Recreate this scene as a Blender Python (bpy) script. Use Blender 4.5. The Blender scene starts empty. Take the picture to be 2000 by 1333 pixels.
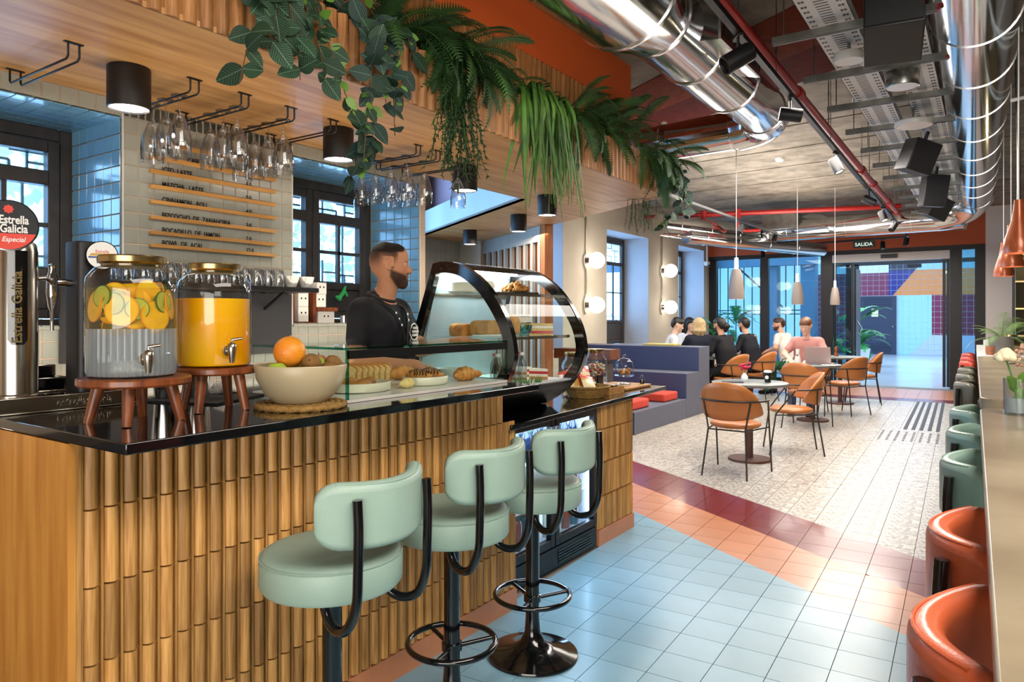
import bpy, bmesh, math, random
import numpy as np
from mathutils import Vector, Matrix
R = math.radians
scene = bpy.context.scene
COL = scene.collection
random.seed(7)

# ---------------------------------------------------------------- camera
YAW = math.atan(955 / 1385)          # the bar runs along +Y, the camera is turned to its left
cam_d = bpy.data.cameras.new('camera')
cam = bpy.data.objects.new('camera', cam_d); COL.objects.link(cam)
cam.location = (0, 0, 1.4)
cam.rotation_euler = (math.pi / 2, 0, YAW)
cam_d.sensor_width = 36; cam_d.lens = 36 * 1385 / 2000
cam_d.shift_y = -(666.5 - 620) / 2000
cam_d.clip_start = 0.05; cam_d.clip_end = 200
scene.camera = cam

# ---------------------------------------------------------------- world, exposure, large lights
scene.view_settings.view_transform = 'Standard'
scene.view_settings.look = 'None'
scene.view_settings.gamma = 1.0
scene.view_settings.use_curve_mapping = False
scene.view_settings.exposure = 0.0
w = bpy.data.worlds.new('daylight'); scene.world = w; w.use_nodes = True
wn = w.node_tree.nodes; bg = wn['Background']
bg.inputs['Color'].default_value = (0.34, 0.62, 1.0, 1); bg.inputs['Strength'].default_value = 8.5

def light(name, kind, loc, energy, color=(1, 1, 1), rot=(0, 0, 0), size=None, size_y=None, radius=None, spot=None, blend=.5):
    d = bpy.data.lights.new(name, kind); d.energy = energy; d.color = color
    if kind == 'AREA':
        d.shape = 'RECTANGLE'; d.size = size; d.size_y = size_y or size
    if radius is not None: d.shadow_soft_size = radius
    if spot: d.spot_size = R(spot); d.spot_blend = blend
    o = bpy.data.objects.new(name, d); COL.objects.link(o); o.location = loc; o.rotation_euler = rot
    return o
WARM = (1.0, .84, .66); NEUT = (1.0, .92, .82)
light('ceiling_fill_light', 'AREA', (.75, 1.0, 3.3), 215, NEUT, rot=(0, R(28), 0), size=1.8, size_y=3.2)  # unseen fill lights added under the ceiling to brighten the room, no real panels
light('ceiling_fill_light', 'AREA', (-1.3, 6.8, 2.86), 150, NEUT, size=.5, size_y=3.6)
light('ceiling_fill_light', 'AREA', (-3.3, 9.4, 3.0), 110, NEUT, size=2.0, size_y=3.4)
light('ceiling_fill_light', 'AREA', (-1.9, 11.6, 2.86), 120, NEUT, size=1.2, size_y=2.6)
light('ceiling_up_fill', 'AREA', (-2.75, 10.2, 2.3), 130, NEUT, rot=(R(180), 0, 0), size=1.2, size_y=5.0)  # unseen upward fill, added to brighten the ceiling
light('ceiling_fill_light', 'AREA', (-2.4, 14.7, 2.7), 70, NEUT, size=2.6, size_y=1.2)  # added fill for the dark floor band near the entrance
light('bulkhead_fill_light', 'AREA', (-1.35, 2.6, 2.55), 15, WARM, rot=(R(0), R(118), 0), size=.3, size_y=3.6)  # added fill that lifts the orange bulkhead, no fixture here
light('rear_fill_light', 'AREA', (1.2, -3.0, 1.25), 200, (1, .95, .88), rot=(R(97), 0, R(26)), size=4.2, size_y=1.9)  # broad fill added behind the camera, there is no window
light('alcove_fill_light', 'AREA', (-4.4, 6.2, 2.3), 24, WARM, size=.8, size_y=.8)  # added fill to lighten the alcove, not a fixture
light('bar_up_fill', 'AREA', (-2.72, 2.1, .98), 26, WARM, rot=(R(180), 0, 0), size=.2, size_y=2.6)  # upward fill added behind the counter to light the soffit from below
light('lobby_area_light', 'AREA', (-2.5, 22.5, 4.1), 1100, (.66, .83, 1.0), size=8, size_y=10)  # unseen area light under the lobby ceiling, no fixture modelled
cy = scene.cycles
cy.adaptive_threshold = .06; cy.adaptive_min_samples = 12; cy.max_bounces = 5; cy.diffuse_bounces = 2; cy.glossy_bounces = 3; cy.transmission_bounces = 3; cy.transparent_max_bounces = 12; cy.caustics_reflective = False; cy.caustics_refractive = False

# ---------------------------------------------------------------- helpers
def lin(h):
    h = h.lstrip('#'); o = []
    for i in (0, 2, 4):
        c = int(h[i:i + 2], 16) / 255
        o.append(c / 12.92 if c <= .04045 else ((c + .055) / 1.055) ** 2.4)
    return (*o, 1)

def newobj(name, me, parent=None, loc=(0, 0, 0), rot=(0, 0, 0)):
    o = bpy.data.objects.new(name, me); COL.objects.link(o)
    o.location = loc; o.rotation_euler = rot
    if parent is not None: o.parent = parent
    return o
def tag(o, label=None, cat=None, group=None, kind=None):
    if label: o['label'] = label
    if cat: o['category'] = cat
    if group: o['group'] = group
    if kind: o['kind'] = kind
    return o
def thing(name, label, cat, loc=(0, 0, 0), rz=0, group=None):
    return tag(newobj(name, None, None, loc, (0, 0, rz)), label, cat, group)
def struct(o, label=None):
    o['kind'] = 'structure'
    if label: o['label'] = label
    return o
def children(o): return [c for c in bpy.data.objects if c.parent is o]
def copy_tree(o, parent=None, loc=None, rz=None):
    c = o.copy(); COL.objects.link(c); c.parent = parent
    if loc is not None: c.location = loc
    if rz is not None: c.rotation_euler = (c.rotation_euler[0], c.rotation_euler[1], rz)
    for ch in KIDS.get(o.name, []):
        copy_tree(ch, c)
    return c
KIDS = {}
def index_kids():
    KIDS.clear()
    for ob in bpy.data.objects:
        if ob.parent: KIDS.setdefault(ob.parent.name, []).append(ob)

class MB:
    """collects geometry for one mesh"""
    def __init__(s): s.v = []; s.f = []; s.m = []; s.cur = 0
    def add(s, vs, fs):
        n = len(s.v); s.v += [tuple(p) for p in vs]; s.f += [tuple(i + n for i in f) for f in fs]; s.m += [s.cur] * len(fs); return s
    def box(s, x0, x1, y0, y1, z0, z1):
        return s.add([(x0, y0, z0), (x1, y0, z0), (x1, y1, z0), (x0, y1, z0), (x0, y0, z1), (x1, y0, z1), (x1, y1, z1), (x0, y1, z1)],
                     [(0, 3, 2, 1), (4, 5, 6, 7), (0, 1, 5, 4), (1, 2, 6, 5), (2, 3, 7, 6), (3, 0, 4, 7)])
    def cbox(s, c, d): return s.box(c[0] - d[0] / 2, c[0] + d[0] / 2, c[1] - d[1] / 2, c[1] + d[1] / 2, c[2] - d[2] / 2, c[2] + d[2] / 2)
    def bar(s, p0, p1, w, h, up=(0, 0, 1)):
        p0 = Vector(p0); p1 = Vector(p1); d = (p1 - p0).normalized(); u = Vector(up)
        if abs(d.dot(u)) > .98: u = Vector((1, 0, 0))
        sd = d.cross(u).normalized(); u = sd.cross(d).normalized(); vs = []
        for p in (p0, p1):
            for a, b in ((-1, -1), (1, -1), (1, 1), (-1, 1)): vs.append(p + sd * a * w / 2 + u * b * h / 2)
        return s.add(vs, [(3, 2, 1, 0), (4, 5, 6, 7), (0, 1, 5, 4), (1, 2, 6, 5), (2, 3, 7, 6), (3, 0, 4, 7)])
    def tube(s, path, r, n=10, closed=False, cap=True):
        P = [Vector(p) for p in path]; k = len(P)
        rr = r if isinstance(r, (list, tuple)) else [r] * k
        rings = []; prev = None
        for i, p in enumerate(P):
            if closed: d = P[(i + 1) % k] - P[i - 1]
            else: d = P[min(i + 1, k - 1)] - P[max(i - 1, 0)]
            d = d.normalized() if d.length > 1e-9 else Vector((0, 0, 1))
            if prev is None:
                u = Vector((0, 0, 1)) if abs(d.z) < .9 else Vector((1, 0, 0))
                u = (u - d * u.dot(d)).normalized()
            else:
                u = prev - d * prev.dot(d)
                u = u.normalized() if u.length > 1e-6 else Vector((1, 0, 0))
            prev = u; w_ = d.cross(u)
            rings.append([p + (u * math.cos(t) + w_ * math.sin(t)) * rr[i] for t in (2 * math.pi * j / n for j in range(n))])
        vs = [v for r_ in rings for v in r_]; fs = []
        for i in range(k if closed else k - 1):
            a = i * n; b = ((i + 1) % k) * n
            for j in range(n): fs.append((a + j, a + (j + 1) % n, b + (j + 1) % n, b + j))
        if cap and not closed:
            fs.append(tuple(range(n - 1, -1, -1))); fs.append(tuple(range((k - 1) * n, k * n)))
        return s.add(vs, fs)
    def cyl(s, p0, p1, r0, r1=None, n=16): return s.tube([p0, p1], [r0, r0 if r1 is None else r1], n)
    def lathe(s, prof, n=24, c=(0, 0, 0), flute=None):
        """prof: list of (r, z); closed at r = 0 ends"""
        vs = []; fs = []; idx = []
        for (r, z) in prof:
            if r < 1e-6: idx.append([len(vs)]); vs.append((c[0], c[1], c[2] + z))
            else:
                row = []
                for j in range(n):
                    t = 2 * math.pi * j / n; q = r
                    if flute: q = r + flute(t, z)
                    row.append(len(vs)); vs.append((c[0] + q * math.cos(t), c[1] + q * math.sin(t), c[2] + z))
                idx.append(row)
        for a, b in zip(idx[:-1], idx[1:]):
            if len(a) == 1 and len(b) == 1: continue
            if len(a) == 1:
                for j in range(n): fs.append((a[0], b[(j + 1) % n], b[j]))
            elif len(b) == 1:
                for j in range(n): fs.append((a[j], a[(j + 1) % n], b[0]))
            else:
                for j in range(n): fs.append((a[j], a[(j + 1) % n], b[(j + 1) % n], b[j]))
        return s.add(vs, fs)
    def prism(s, poly, a, b, axis='z'):
        """poly: 2D outline; extruded from a to b along the axis"""
        n = len(poly)
        def pt(p, h):
            if axis == 'z': return (p[0], p[1], h)
            if axis == 'y': return (p[0], h, p[1])
            return (h, p[0], p[1])
        vs = [pt(p, a) for p in poly] + [pt(p, b) for p in poly]
        fs = [tuple(range(n - 1, -1, -1)), tuple(range(n, 2 * n))] + [(i, (i + 1) % n, n + (i + 1) % n, n + i) for i in range(n)]
        return s.add(vs, fs)
    def grid(s, rows):
        k = len(rows); n = len(rows[0]); vs = [p for r_ in rows for p in r_]
        return s.add(vs, [(i * n + j, i * n + j + 1, (i + 1) * n + j + 1, (i + 1) * n + j) for i in range(k - 1) for j in range(n - 1)])
    def sphere(s, c, r, n=16, m=10, sc=(1, 1, 1)):
        prof = [(math.sin(math.pi * i / m), -math.cos(math.pi * i / m)) for i in range(m + 1)]
        prof[0] = (0, -1); prof[-1] = (0, 1); k = len(s.v); s.lathe(prof, n)
        for i in range(k, len(s.v)):
            p = s.v[i]; s.v[i] = (c[0] + p[0] * r * sc[0], c[1] + p[1] * r * sc[1], c[2] + p[2] * r * sc[2])
        return s
    def xf(s, M, start=0):
        for i in range(start, len(s.v)): s.v[i] = tuple(M @ Vector(s.v[i]))
        return s
    def mesh(s, name, mats, smooth=None, fix=True):
        me = bpy.data.meshes.new(name); me.from_pydata(s.v, [], s.f)
        for m_ in (mats if isinstance(mats, (list, tuple)) else [mats]): me.materials.append(m_)
        if any(s.m): me.polygons.foreach_set('material_index', s.m)
        if fix:
            bm = bmesh.new(); bm.from_mesh(me); bmesh.ops.recalc_face_normals(bm, faces=bm.faces); bm.to_mesh(me); bm.free()
        if smooth is not None:
            me.polygons.foreach_set('use_smooth', [True] * len(me.polygons))
            me.set_sharp_from_angle(angle=R(smooth))
        me.update(); return me
    def build(s, name, mats, parent=None, smooth=None, loc=(0, 0, 0), rot=(0, 0, 0), bevel=None, subsurf=None, solid=None):
        o = newobj(name, s.mesh(name, mats, smooth), parent, loc, rot)
        if solid: md = o.modifiers.new('t', 'SOLIDIFY'); md.thickness = solid; md.offset = 0
        if bevel:
            md = o.modifiers.new('b', 'BEVEL'); md.width = bevel[0]; md.segments = bevel[1]; md.limit_method = 'ANGLE'; md.angle_limit = R(40)
            if smooth is None:
                o.data.polygons.foreach_set('use_smooth', [True] * len(o.data.polygons)); o.data.set_sharp_from_angle(angle=R(50))
        if subsurf: md = o.modifiers.new('s', 'SUBSURF'); md.levels = subsurf; md.render_levels = subsurf
        return o
def arc(cx, cy, r, a0, a1, n):
    return [(cx + r * math.cos(R(a0 + (a1 - a0) * i / n)), cy + r * math.sin(R(a0 + (a1 - a0) * i / n))) for i in range(n + 1)]
def rrect(w_, h_, r, n=4, cx=0, cy=0):
    o = []
    for x, y, a in ((w_ / 2 - r, h_ / 2 - r, 0), (-w_ / 2 + r, h_ / 2 - r, 90), (-w_ / 2 + r, -h_ / 2 + r, 180), (w_ / 2 - r, -h_ / 2 + r, 270)):
        o += arc(cx + x, cy + y, r, a, a + 90, n)
    return o
def smooth_path(pts, k=6):
    P = [Vector(p) for p in pts]; o = []
    for i in range(len(P) - 1):
        p0 = P[max(i - 1, 0)]; p1 = P[i]; p2 = P[i + 1]; p3 = P[min(i + 2, len(P) - 1)]
        for j in range(k):
            t = j / k
            o.append(.5 * ((2 * p1) + (p2 - p0) * t + (2 * p0 - 5 * p1 + 4 * p2 - p3) * t * t + (3 * p1 - p0 - 3 * p2 + p3) * t ** 3))
    o.append(P[-1]); return o
def text(name, s, size, mat_, parent=None, loc=(0, 0, 0), rot=(0, 0, 0), ext=.001, align='LEFT', sx=1.0, bold=0.0, shear=0):
    c = bpy.data.curves.new(name, 'FONT'); c.body = s; c.size = size; c.extrude = ext; c.align_x = align; c.offset = bold; c.shear = shear
    c.materials.append(mat_); c.resolution_u = 3
    tmp = bpy.data.objects.new(name, c); COL.objects.link(tmp); bpy.context.view_layer.update()
    me = bpy.data.meshes.new_from_object(tmp.evaluated_get(bpy.context.evaluated_depsgraph_get())); me.name = name
    bpy.data.objects.remove(tmp); bpy.data.curves.remove(c)
    o = newobj(name, me, parent, loc, rot); o.scale = (sx, 1, 1); return o

# ---- implicit surfaces (bodies, soft things): smooth union of round cones, meshed with surface nets
def surface_nets(D, org, h):
    S = D < 0
    nx, ny, nz = D.shape
    acc = np.zeros((nx - 1, ny - 1, nz - 1, 3), np.float32); cnt = np.zeros((nx - 1, ny - 1, nz - 1), np.int32)
    sl = lambda o, ax: slice(o, D.shape[ax] - 1 + o)
    corners = [(a, b, c) for a in (0, 1) for b in (0, 1) for c in (0, 1)]
    for a in corners:
        for ax in range(3):
            if a[ax]: continue
            b = list(a); b[ax] = 1
            da = D[sl(a[0], 0), sl(a[1], 1), sl(a[2], 2)]; db = D[sl(b[0], 0), sl(b[1], 1), sl(b[2], 2)]
            x = (da < 0) != (db < 0)
            t = np.where(x, da / np.where(x, da - db, 1), 0)
            for q in range(3):
                acc[..., q] += np.where(x, a[q] + (t if q == ax else 0), 0)
            cnt += x
    act = cnt > 0
    idx = -np.ones(act.shape, np.int64); I = np.argwhere(act); idx[act] = np.arange(len(I))
    V = (I + acc[act] / cnt[act][:, None]) * h + np.array(org)
    F = []
    for ax in range(3):
        n1, n2 = [(1, 2), (2, 0), (0, 1)][ax]
        lo = [slice(None)] * 3; hi = [slice(None)] * 3; lo[ax] = slice(0, -1); hi[ax] = slice(1, None)
        a = S[tuple(lo)]; b = S[tuple(hi)]; x = np.argwhere(a != b)
        ok = (x[:, n1] > 0) & (x[:, n2] > 0) & (x[:, n1] < D.shape[n1] - 1) & (x[:, n2] < D.shape[n2] - 1); x = x[ok]
        e1 = np.zeros(3, int); e1[n1] = 1; e2 = np.zeros(3, int); e2[n2] = 1
        q = [x, x - e1, x - e1 - e2, x - e2]
        q = np.stack([idx[tuple(k.T)] for k in q], 1)
        fl = a[tuple(x.T)]; q[~fl] = q[~fl][:, ::-1]
        F.append(q)
    return V, np.concatenate(F)
def sdf_mesh(name, prims, mats, h=.01, k=.03, colfn=None):
    """prims: (mat, p0, p1, r0, r1[, k][, squash]) round cones; the nearest one gives a vertex its material"""
    A = np.array([p[1] for p in prims] + [p[2] for p in prims]); rm = max(max(p[3], p[4]) for p in prims)
    pad = rm * 1.0 + 3 * h
    lo = np.min(np.stack([np.minimum(np.array(p[1]) - p[3], np.array(p[2]) - p[4]) for p in prims]), 0) - 3 * h - k
    hi = np.max(np.stack([np.maximum(np.array(p[1]) + p[3], np.array(p[2]) + p[4]) for p in prims]), 0) + 3 * h + k
    n = np.ceil((hi - lo) / h).astype(int) + 1
    ax = [lo[i] + h * np.arange(n[i]) for i in range(3)]
    D = np.full(n, 10., np.float32)
    def dist(p, X, Y, Z):
        a = np.array(p[1], float); b = np.array(p[2], float); d = b - a; L = float(d @ d)
        sq = p[6] if len(p) > 6 and p[6] is not None else (1, 1, 1)
        if L < 1e-10: t = 0.
        else: t = np.clip(((X - a[0]) * d[0] + (Y - a[1]) * d[1] + (Z - a[2]) * d[2]) / L, 0, 1)
        q = np.sqrt(((X - a[0] - t * d[0]) / sq[0]) ** 2 + ((Y - a[1] - t * d[1]) / sq[1]) ** 2 + ((Z - a[2] - t * d[2]) / sq[2]) ** 2)
        return q - (p[3] + t * (p[4] - p[3]))
    for p in prims:
        kk = p[5] if len(p) > 5 and p[5] is not None else k
        sq = p[6] if len(p) > 6 and p[6] is not None else (1, 1, 1)
        r = max(p[3], p[4]) * max(max(sq), 1) + abs(kk) + 2 * h
        a = np.minimum(p[1], p[2]) - r; b = np.maximum(p[1], p[2]) + r
        i0 = np.maximum(np.floor((a - lo) / h).astype(int), 0); i1 = np.minimum(np.ceil((b - lo) / h).astype(int) + 1, n)
        if np.any(i1 <= i0): continue
        X, Y, Z = np.meshgrid(ax[0][i0[0]:i1[0]], ax[1][i0[1]:i1[1]], ax[2][i0[2]:i1[2]], indexing='ij', sparse=True)
        sub = D[i0[0]:i1[0], i0[1]:i1[1], i0[2]:i1[2]]; d = dist(p, X, Y, Z).astype(np.float32)
        if p[0] == 'cut':       # carve away
            sub[...] = np.maximum(sub, -d); continue
        kk = max(kk, 1e-4)
        hh = np.clip(.5 + .5 * (sub - d) / kk, 0, 1)
        sub[...] = sub * (1 - hh) + d * hh - kk * hh * (1 - hh)
    V, F = surface_nets(D, lo, h)
    me = bpy.data.meshes.new(name); me.from_pydata(V.tolist(), [], F.tolist())
    for m_ in mats: me.materials.append(m_)
    if len(mats) > 1 or colfn:
        best = np.full(len(V), 1e9); mi = np.zeros(len(V), int)
        for p in prims:
            if p[0] == 'cut': continue
            d = dist(p, V[:, 0], V[:, 1], V[:, 2]); c = d < best; best[c] = d[c]; mi[c] = p[0]
        fm = np.max(mi[F], 1) if False else mi[F[:, 0]]
        if colfn:
            ca = me.color_attributes.new('Col', 'FLOAT_COLOR', 'POINT'); cc = np.ones((len(V), 4), np.float32); cc[:, :3] = colfn(V, mi); ca.data.foreach_set('color', cc.ravel())
        else: me.polygons.foreach_set('material_index', fm.astype(np.int32))
    me.polygons.foreach_set('use_smooth', [True] * len(me.polygons)); me.update()
    return me
# ---------------------------------------------------------------- materials
def nodes(name):
    m = bpy.data.materials.new(name); m.use_nodes = True; nt = m.node_tree
    return m, nt, nt.nodes['Principled BSDF']
def mat(name, c, rough=.5, metal=0., var=0., vscale=8., bump=0., bscale=40., coat=0., emit=None, estr=0., spec=None, c2=None, rvar=0., sheen=0., alpha=None, trans=0., ior=None):
    """plain colour with optional noise variation towards c2 (or darker), bump and per-object value change"""
    m, nt, b = nodes(name); L = nt.links
    col = lin(c) if isinstance(c, str) else c
    b.inputs['Base Color'].default_value = col; b.inputs['Roughness'].default_value = rough; b.inputs['Metallic'].default_value = metal
    if coat: b.inputs['Coat Weight'].default_value = coat; b.inputs['Coat Roughness'].default_value = .08
    if spec is not None: b.inputs['Specular IOR Level'].default_value = spec
    if sheen: b.inputs['Sheen Weight'].default_value = sheen
    if trans: b.inputs['Transmission Weight'].default_value = trans
    if ior: b.inputs['IOR'].default_value = ior
    if emit: b.inputs['Emission Color'].default_value = lin(emit) if isinstance(emit, str) else emit; b.inputs['Emission Strength'].default_value = estr
    src = None
    if var or bump or c2:
        tc = nt.nodes.new('ShaderNodeTexCoord')
        nz = nt.nodes.new('ShaderNodeTexNoise'); nz.inputs['Scale'].default_value = vscale; nz.inputs['Detail'].default_value = 5
        L.new(tc.outputs['Object'], nz.inputs['Vector'])
    if var or c2:
        mx = nt.nodes.new('ShaderNodeMix'); mx.data_type = 'RGBA'
        d = lin(c2) if c2 else tuple(x * (1 - var) for x in col[:3]) + (1,)
        mx.inputs['A'].default_value = col; mx.inputs['B'].default_value = d
        rm = nt.nodes.new('ShaderNodeMapRange'); rm.inputs['From Min'].default_value = .35; rm.inputs['From Max'].default_value = .65
        L.new(nz.outputs['Fac'], rm.inputs['Value']); L.new(rm.outputs['Result'], mx.inputs['Factor']); src = mx.outputs['Result']
    if rvar:
        oi = nt.nodes.new('ShaderNodeObjectInfo'); hs = nt.nodes.new('ShaderNodeHueSaturation')
        r2 = nt.nodes.new('ShaderNodeMapRange'); r2.inputs['To Min'].default_value = 1 - rvar; r2.inputs['To Max'].default_value = 1 + rvar
        L.new(oi.outputs['Random'], r2.inputs['Value']); L.new(r2.outputs['Result'], hs.inputs['Value'])
        if src: L.new(src, hs.inputs['Color'])
        else: hs.inputs['Color'].default_value = col
        src = hs.outputs['Color']
    if src: L.new(src, b.inputs['Base Color'])
    if bump:
        n2 = nt.nodes.new('ShaderNodeTexNoise'); n2.inputs['Scale'].default_value = bscale; n2.inputs['Detail'].default_value = 4
        L.new(tc.outputs['Object'], n2.inputs['Vector'])
        bp = nt.nodes.new('ShaderNodeBump'); bp.inputs['Strength'].default_value = bump; bp.inputs['Distance'].default_value = .01
        L.new(n2.outputs['Fac'], bp.inputs['Height']); L.new(bp.outputs['Normal'], b.inputs['Normal'])
    return m
def wood(name, c1, c2, scale=(2, 2, .25), rough=.45, grain=14., rvar=.16, coat=0.):
    """grain stretched along the axis with the small scale; value changes from object to object"""
    m, nt, b = nodes(name); L = nt.links
    tc = nt.nodes.new('ShaderNodeTexCoord'); mp = nt.nodes.new('ShaderNodeMapping'); mp.inputs['Scale'].default_value = scale
    oi = nt.nodes.new('ShaderNodeObjectInfo'); va = nt.nodes.new('ShaderNodeVectorMath'); va.operation = 'ADD'
    sc = nt.nodes.new('ShaderNodeMath'); sc.operation = 'MULTIPLY'; sc.inputs[1].default_value = 37
    L.new(oi.outputs['Random'], sc.inputs[0]); L.new(tc.outputs['Object'], va.inputs[0]); L.new(sc.outputs[0], va.inputs[1]); L.new(va.outputs[0], mp.inputs['Vector'])
    nz = nt.nodes.new('ShaderNodeTexNoise'); nz.inputs['Scale'].default_value = grain; nz.inputs['Detail'].default_value = 7; nz.inputs['Distortion'].default_value = .25
    L.new(mp.outputs[0], nz.inputs['Vector'])
    cr = nt.nodes.new('ShaderNodeValToRGB'); cr.color_ramp.elements[0].position = .33; cr.color_ramp.elements[1].position = .68
    cr.color_ramp.elements[0].color = lin(c2); cr.color_ramp.elements[1].color = lin(c1)
    L.new(nz.outputs['Fac'], cr.inputs['Fac'])
    hs = nt.nodes.new('ShaderNodeHueSaturation'); r2 = nt.nodes.new('ShaderNodeMapRange'); r2.inputs['To Min'].default_value = 1 - rvar; r2.inputs['To Max'].default_value = 1 + rvar
    L.new(oi.outputs['Random'], r2.inputs['Value']); L.new(r2.outputs['Result'], hs.inputs['Value']); L.new(cr.outputs['Color'], hs.inputs['Color'])
    L.new(hs.outputs['Color'], b.inputs['Base Color']); b.inputs['Roughness'].default_value = rough
    if coat: b.inputs['Coat Weight'].default_value = coat
    bp = nt.nodes.new('ShaderNodeBump'); bp.inputs['Strength'].default_value = .12; bp.inputs['Distance'].default_value = .003
    L.new(nz.outputs['Fac'], bp.inputs['Height']); L.new(bp.outputs['Normal'], b.inputs['Normal'])
    return m
def thin_glass(name, tint='#ffffff', refl=1.0, edge=None, haze=0.):
    """clear sheet: fresnel reflection over tinted transparency"""
    m = bpy.data.materials.new(name); m.use_nodes = True; nt = m.node_tree; nt.nodes.clear(); L = nt.links
    o = nt.nodes.new('ShaderNodeOutputMaterial'); mx = nt.nodes.new('ShaderNodeMixShader'); t = nt.nodes.new('ShaderNodeBsdfTransparent')
    g = nt.nodes.new('ShaderNodeBsdfGlossy'); g.inputs['Roughness'].default_value = .02
    fr = nt.nodes.new('ShaderNodeLayerWeight'); fr.inputs['Blend'].default_value = .5
    pw = nt.nodes.new('ShaderNodeMath'); pw.operation = 'POWER'; pw.inputs[1].default_value = 4.5
    mu = nt.nodes.new('ShaderNodeMath'); mu.operation = 'MULTIPLY_ADD'; mu.inputs[1].default_value = .85 * refl; mu.inputs[2].default_value = .04 * refl
    t.inputs['Color'].default_value = lin(tint)
    if edge:
        lw = nt.nodes.new('ShaderNodeLayerWeight'); lw.inputs['Blend'].default_value = .35
        mc = nt.nodes.new('ShaderNodeMix'); mc.data_type = 'RGBA'; mc.inputs['A'].default_value = lin(tint); mc.inputs['B'].default_value = lin(edge)
        L.new(lw.outputs['Facing'], mc.inputs['Factor']); L.new(mc.outputs['Result'], t.inputs['Color'])
    L.new(fr.outputs['Facing'], pw.inputs[0]); L.new(pw.outputs[0], mu.inputs[0]); L.new(mu.outputs[0], mx.inputs['Fac']); base = t.outputs[0]
    if haze:
        tl = nt.nodes.new('ShaderNodeBsdfTranslucent'); tl.inputs['Color'].default_value = lin(tint); df = nt.nodes.new('ShaderNodeBsdfDiffuse'); df.inputs['Color'].default_value = lin(tint)
        ad = nt.nodes.new('ShaderNodeMixShader'); ad.inputs['Fac'].default_value = .5; L.new(tl.outputs[0], ad.inputs[1]); L.new(df.outputs[0], ad.inputs[2])
        hz = nt.nodes.new('ShaderNodeMixShader'); hz.inputs['Fac'].default_value = haze; L.new(t.outputs[0], hz.inputs[1]); L.new(ad.outputs[0], hz.inputs[2]); base = hz.outputs[0]
    L.new(base, mx.inputs[1]); L.new(g.outputs[0], mx.inputs[2]); L.new(mx.outputs[0], o.inputs[0])
    return m
M = {}
M['slat'] = wood('oak_slat', '#cb9a58', '#a26f34', (7, 7, .35), .42, 16, .3)
M['slat_dark'] = wood('walnut_slat', '#b27c47', '#85562d', (7, 7, .35), .45, 16, .2)
M['oak_panel'] = wood('oak_panel', '#d99a4a', '#bd7c33', (2.5, 2.5, .22), .45, 10, .03)
M['oak_ceiling'] = wood('oak_ceiling', '#cf9f66', '#ad7b48', (2.2, .2, 2.2), .42, 9, .02)
M['backing'] = mat('slat_backing', '#a8763a', .6, var=.25, vscale=20)
M['stone_black'] = mat('black_polished_stone', '#0c0d10', .07, var=.3, vscale=60, spec=.6, coat=.6)
M['pink_plinth'] = mat('salmon_plinth', '#c9835c', .35, var=.1)
M['black'] = mat('black_powder_coat', '#0d0d0f', .38)
M['black_gloss'] = mat('black_gloss', '#0a0a0c', .12, coat=.5)
M['lampblack'] = mat('lamp_black', '#101014', .5)
M['dark_wood'] = mat('dark_window_wood', '#46403c', .5, var=.3, vscale=14)
M['lamp_glow'] = mat('lamp_glow', '#ffffff', .5, emit=(1, .93, .82, 1), estr=9)
M['globe'] = mat('globe_glow', '#ffffff', .4, emit=(1, .95, .86, 1), estr=5.0)
M['grout'] = mat('grout', '#cdb9a4', .8)
M['tile_grey'] = mat('grey_glazed_tile', '#a9aca2', .16, var=.12, vscale=5, rvar=.07, coat=.3)
M['tile_daylit'] = mat('grey_tile_daylit_blue', '#6fa3c4', .14, var=.12, vscale=5, rvar=.08, coat=.3)  # grey reveal tile with the blue daylight put into its colour
M['plaster'] = mat('warm_plaster', '#c6bcaa', .75, var=.14, vscale=1.6, bump=.08, bscale=8)
M['plaster_blue'] = mat('white_plaster', '#b9bcc4', .7, var=.06, vscale=3)
M['lilac'] = mat('lilac_paint', '#b795a4', .7)
M['white_paint'] = mat('white_paint', '#d8d6d2', .6)
M['orange_paint'] = mat('orange_paint', '#d8612a', .55)
M['rust_paint'] = mat('rust_paint', '#b4532a', .6)
M['maroon'] = mat('maroon_ceiling_paint', '#571813', .8, var=.3, vscale=12, bump=.3, bscale=90, spec=.05)
M['terracotta'] = mat('terracotta_ceiling_paint', '#743019', .8, var=.3, vscale=12, bump=.3, bscale=90, spec=.05)
M['concrete'] = mat('sprayed_concrete', '#8d8478', .85, var=.4, vscale=5, bump=.7, bscale=70, c2='#6c6459')
M['glass'] = thin_glass('window_glass', '#f4fbff', .8)
M['glass_door'] = thin_glass('door_glass', '#cfe6ea', .9)
M['glass_green'] = thin_glass('display_glass', '#fafffd', .55)
M['glass_curve'] = thin_glass('curved_glass', '#fbfefd', .3)
M['glass_edge'] = thin_glass('glass_edge', '#6fc2b4', 1.0)
M['glass_wine'] = thin_glass('wine_glass', '#fcfdfe', 2.4, '#cfd6dd')
M['glass_jar'] = thin_glass('jar_glass', '#fafcfd', 1.2, '#d6e0e6')
M['steel'] = mat('brushed_steel', '#bdb6aa', .22, 1.0, var=.1, vscale=6)
M['chrome'] = mat('chrome', '#d8d8da', .07, 1.0)
M['duct'] = mat('spiral_duct_metal', '#cfd0d2', .12, 1.0, var=.08, vscale=2, bump=.06, bscale=5)
M['galv'] = mat('galvanised_metal', '#a7aba6', .3, 1.0, var=.25, vscale=10)
M['tray_white'] = mat('white_tray_metal', '#cfd0d0', .4)
M['red_pipe'] = mat('red_fire_pipe', '#a81f1c', .35)
M['mint'] = mat('mint_leather', '#9cb6a8', .42, var=.06, vscale=9, bump=.12, bscale=260)
M['orange_leather'] = mat('orange_leather', '#d0623a', .36, var=.08, vscale=7, bump=.1, bscale=220, coat=.15)
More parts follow.
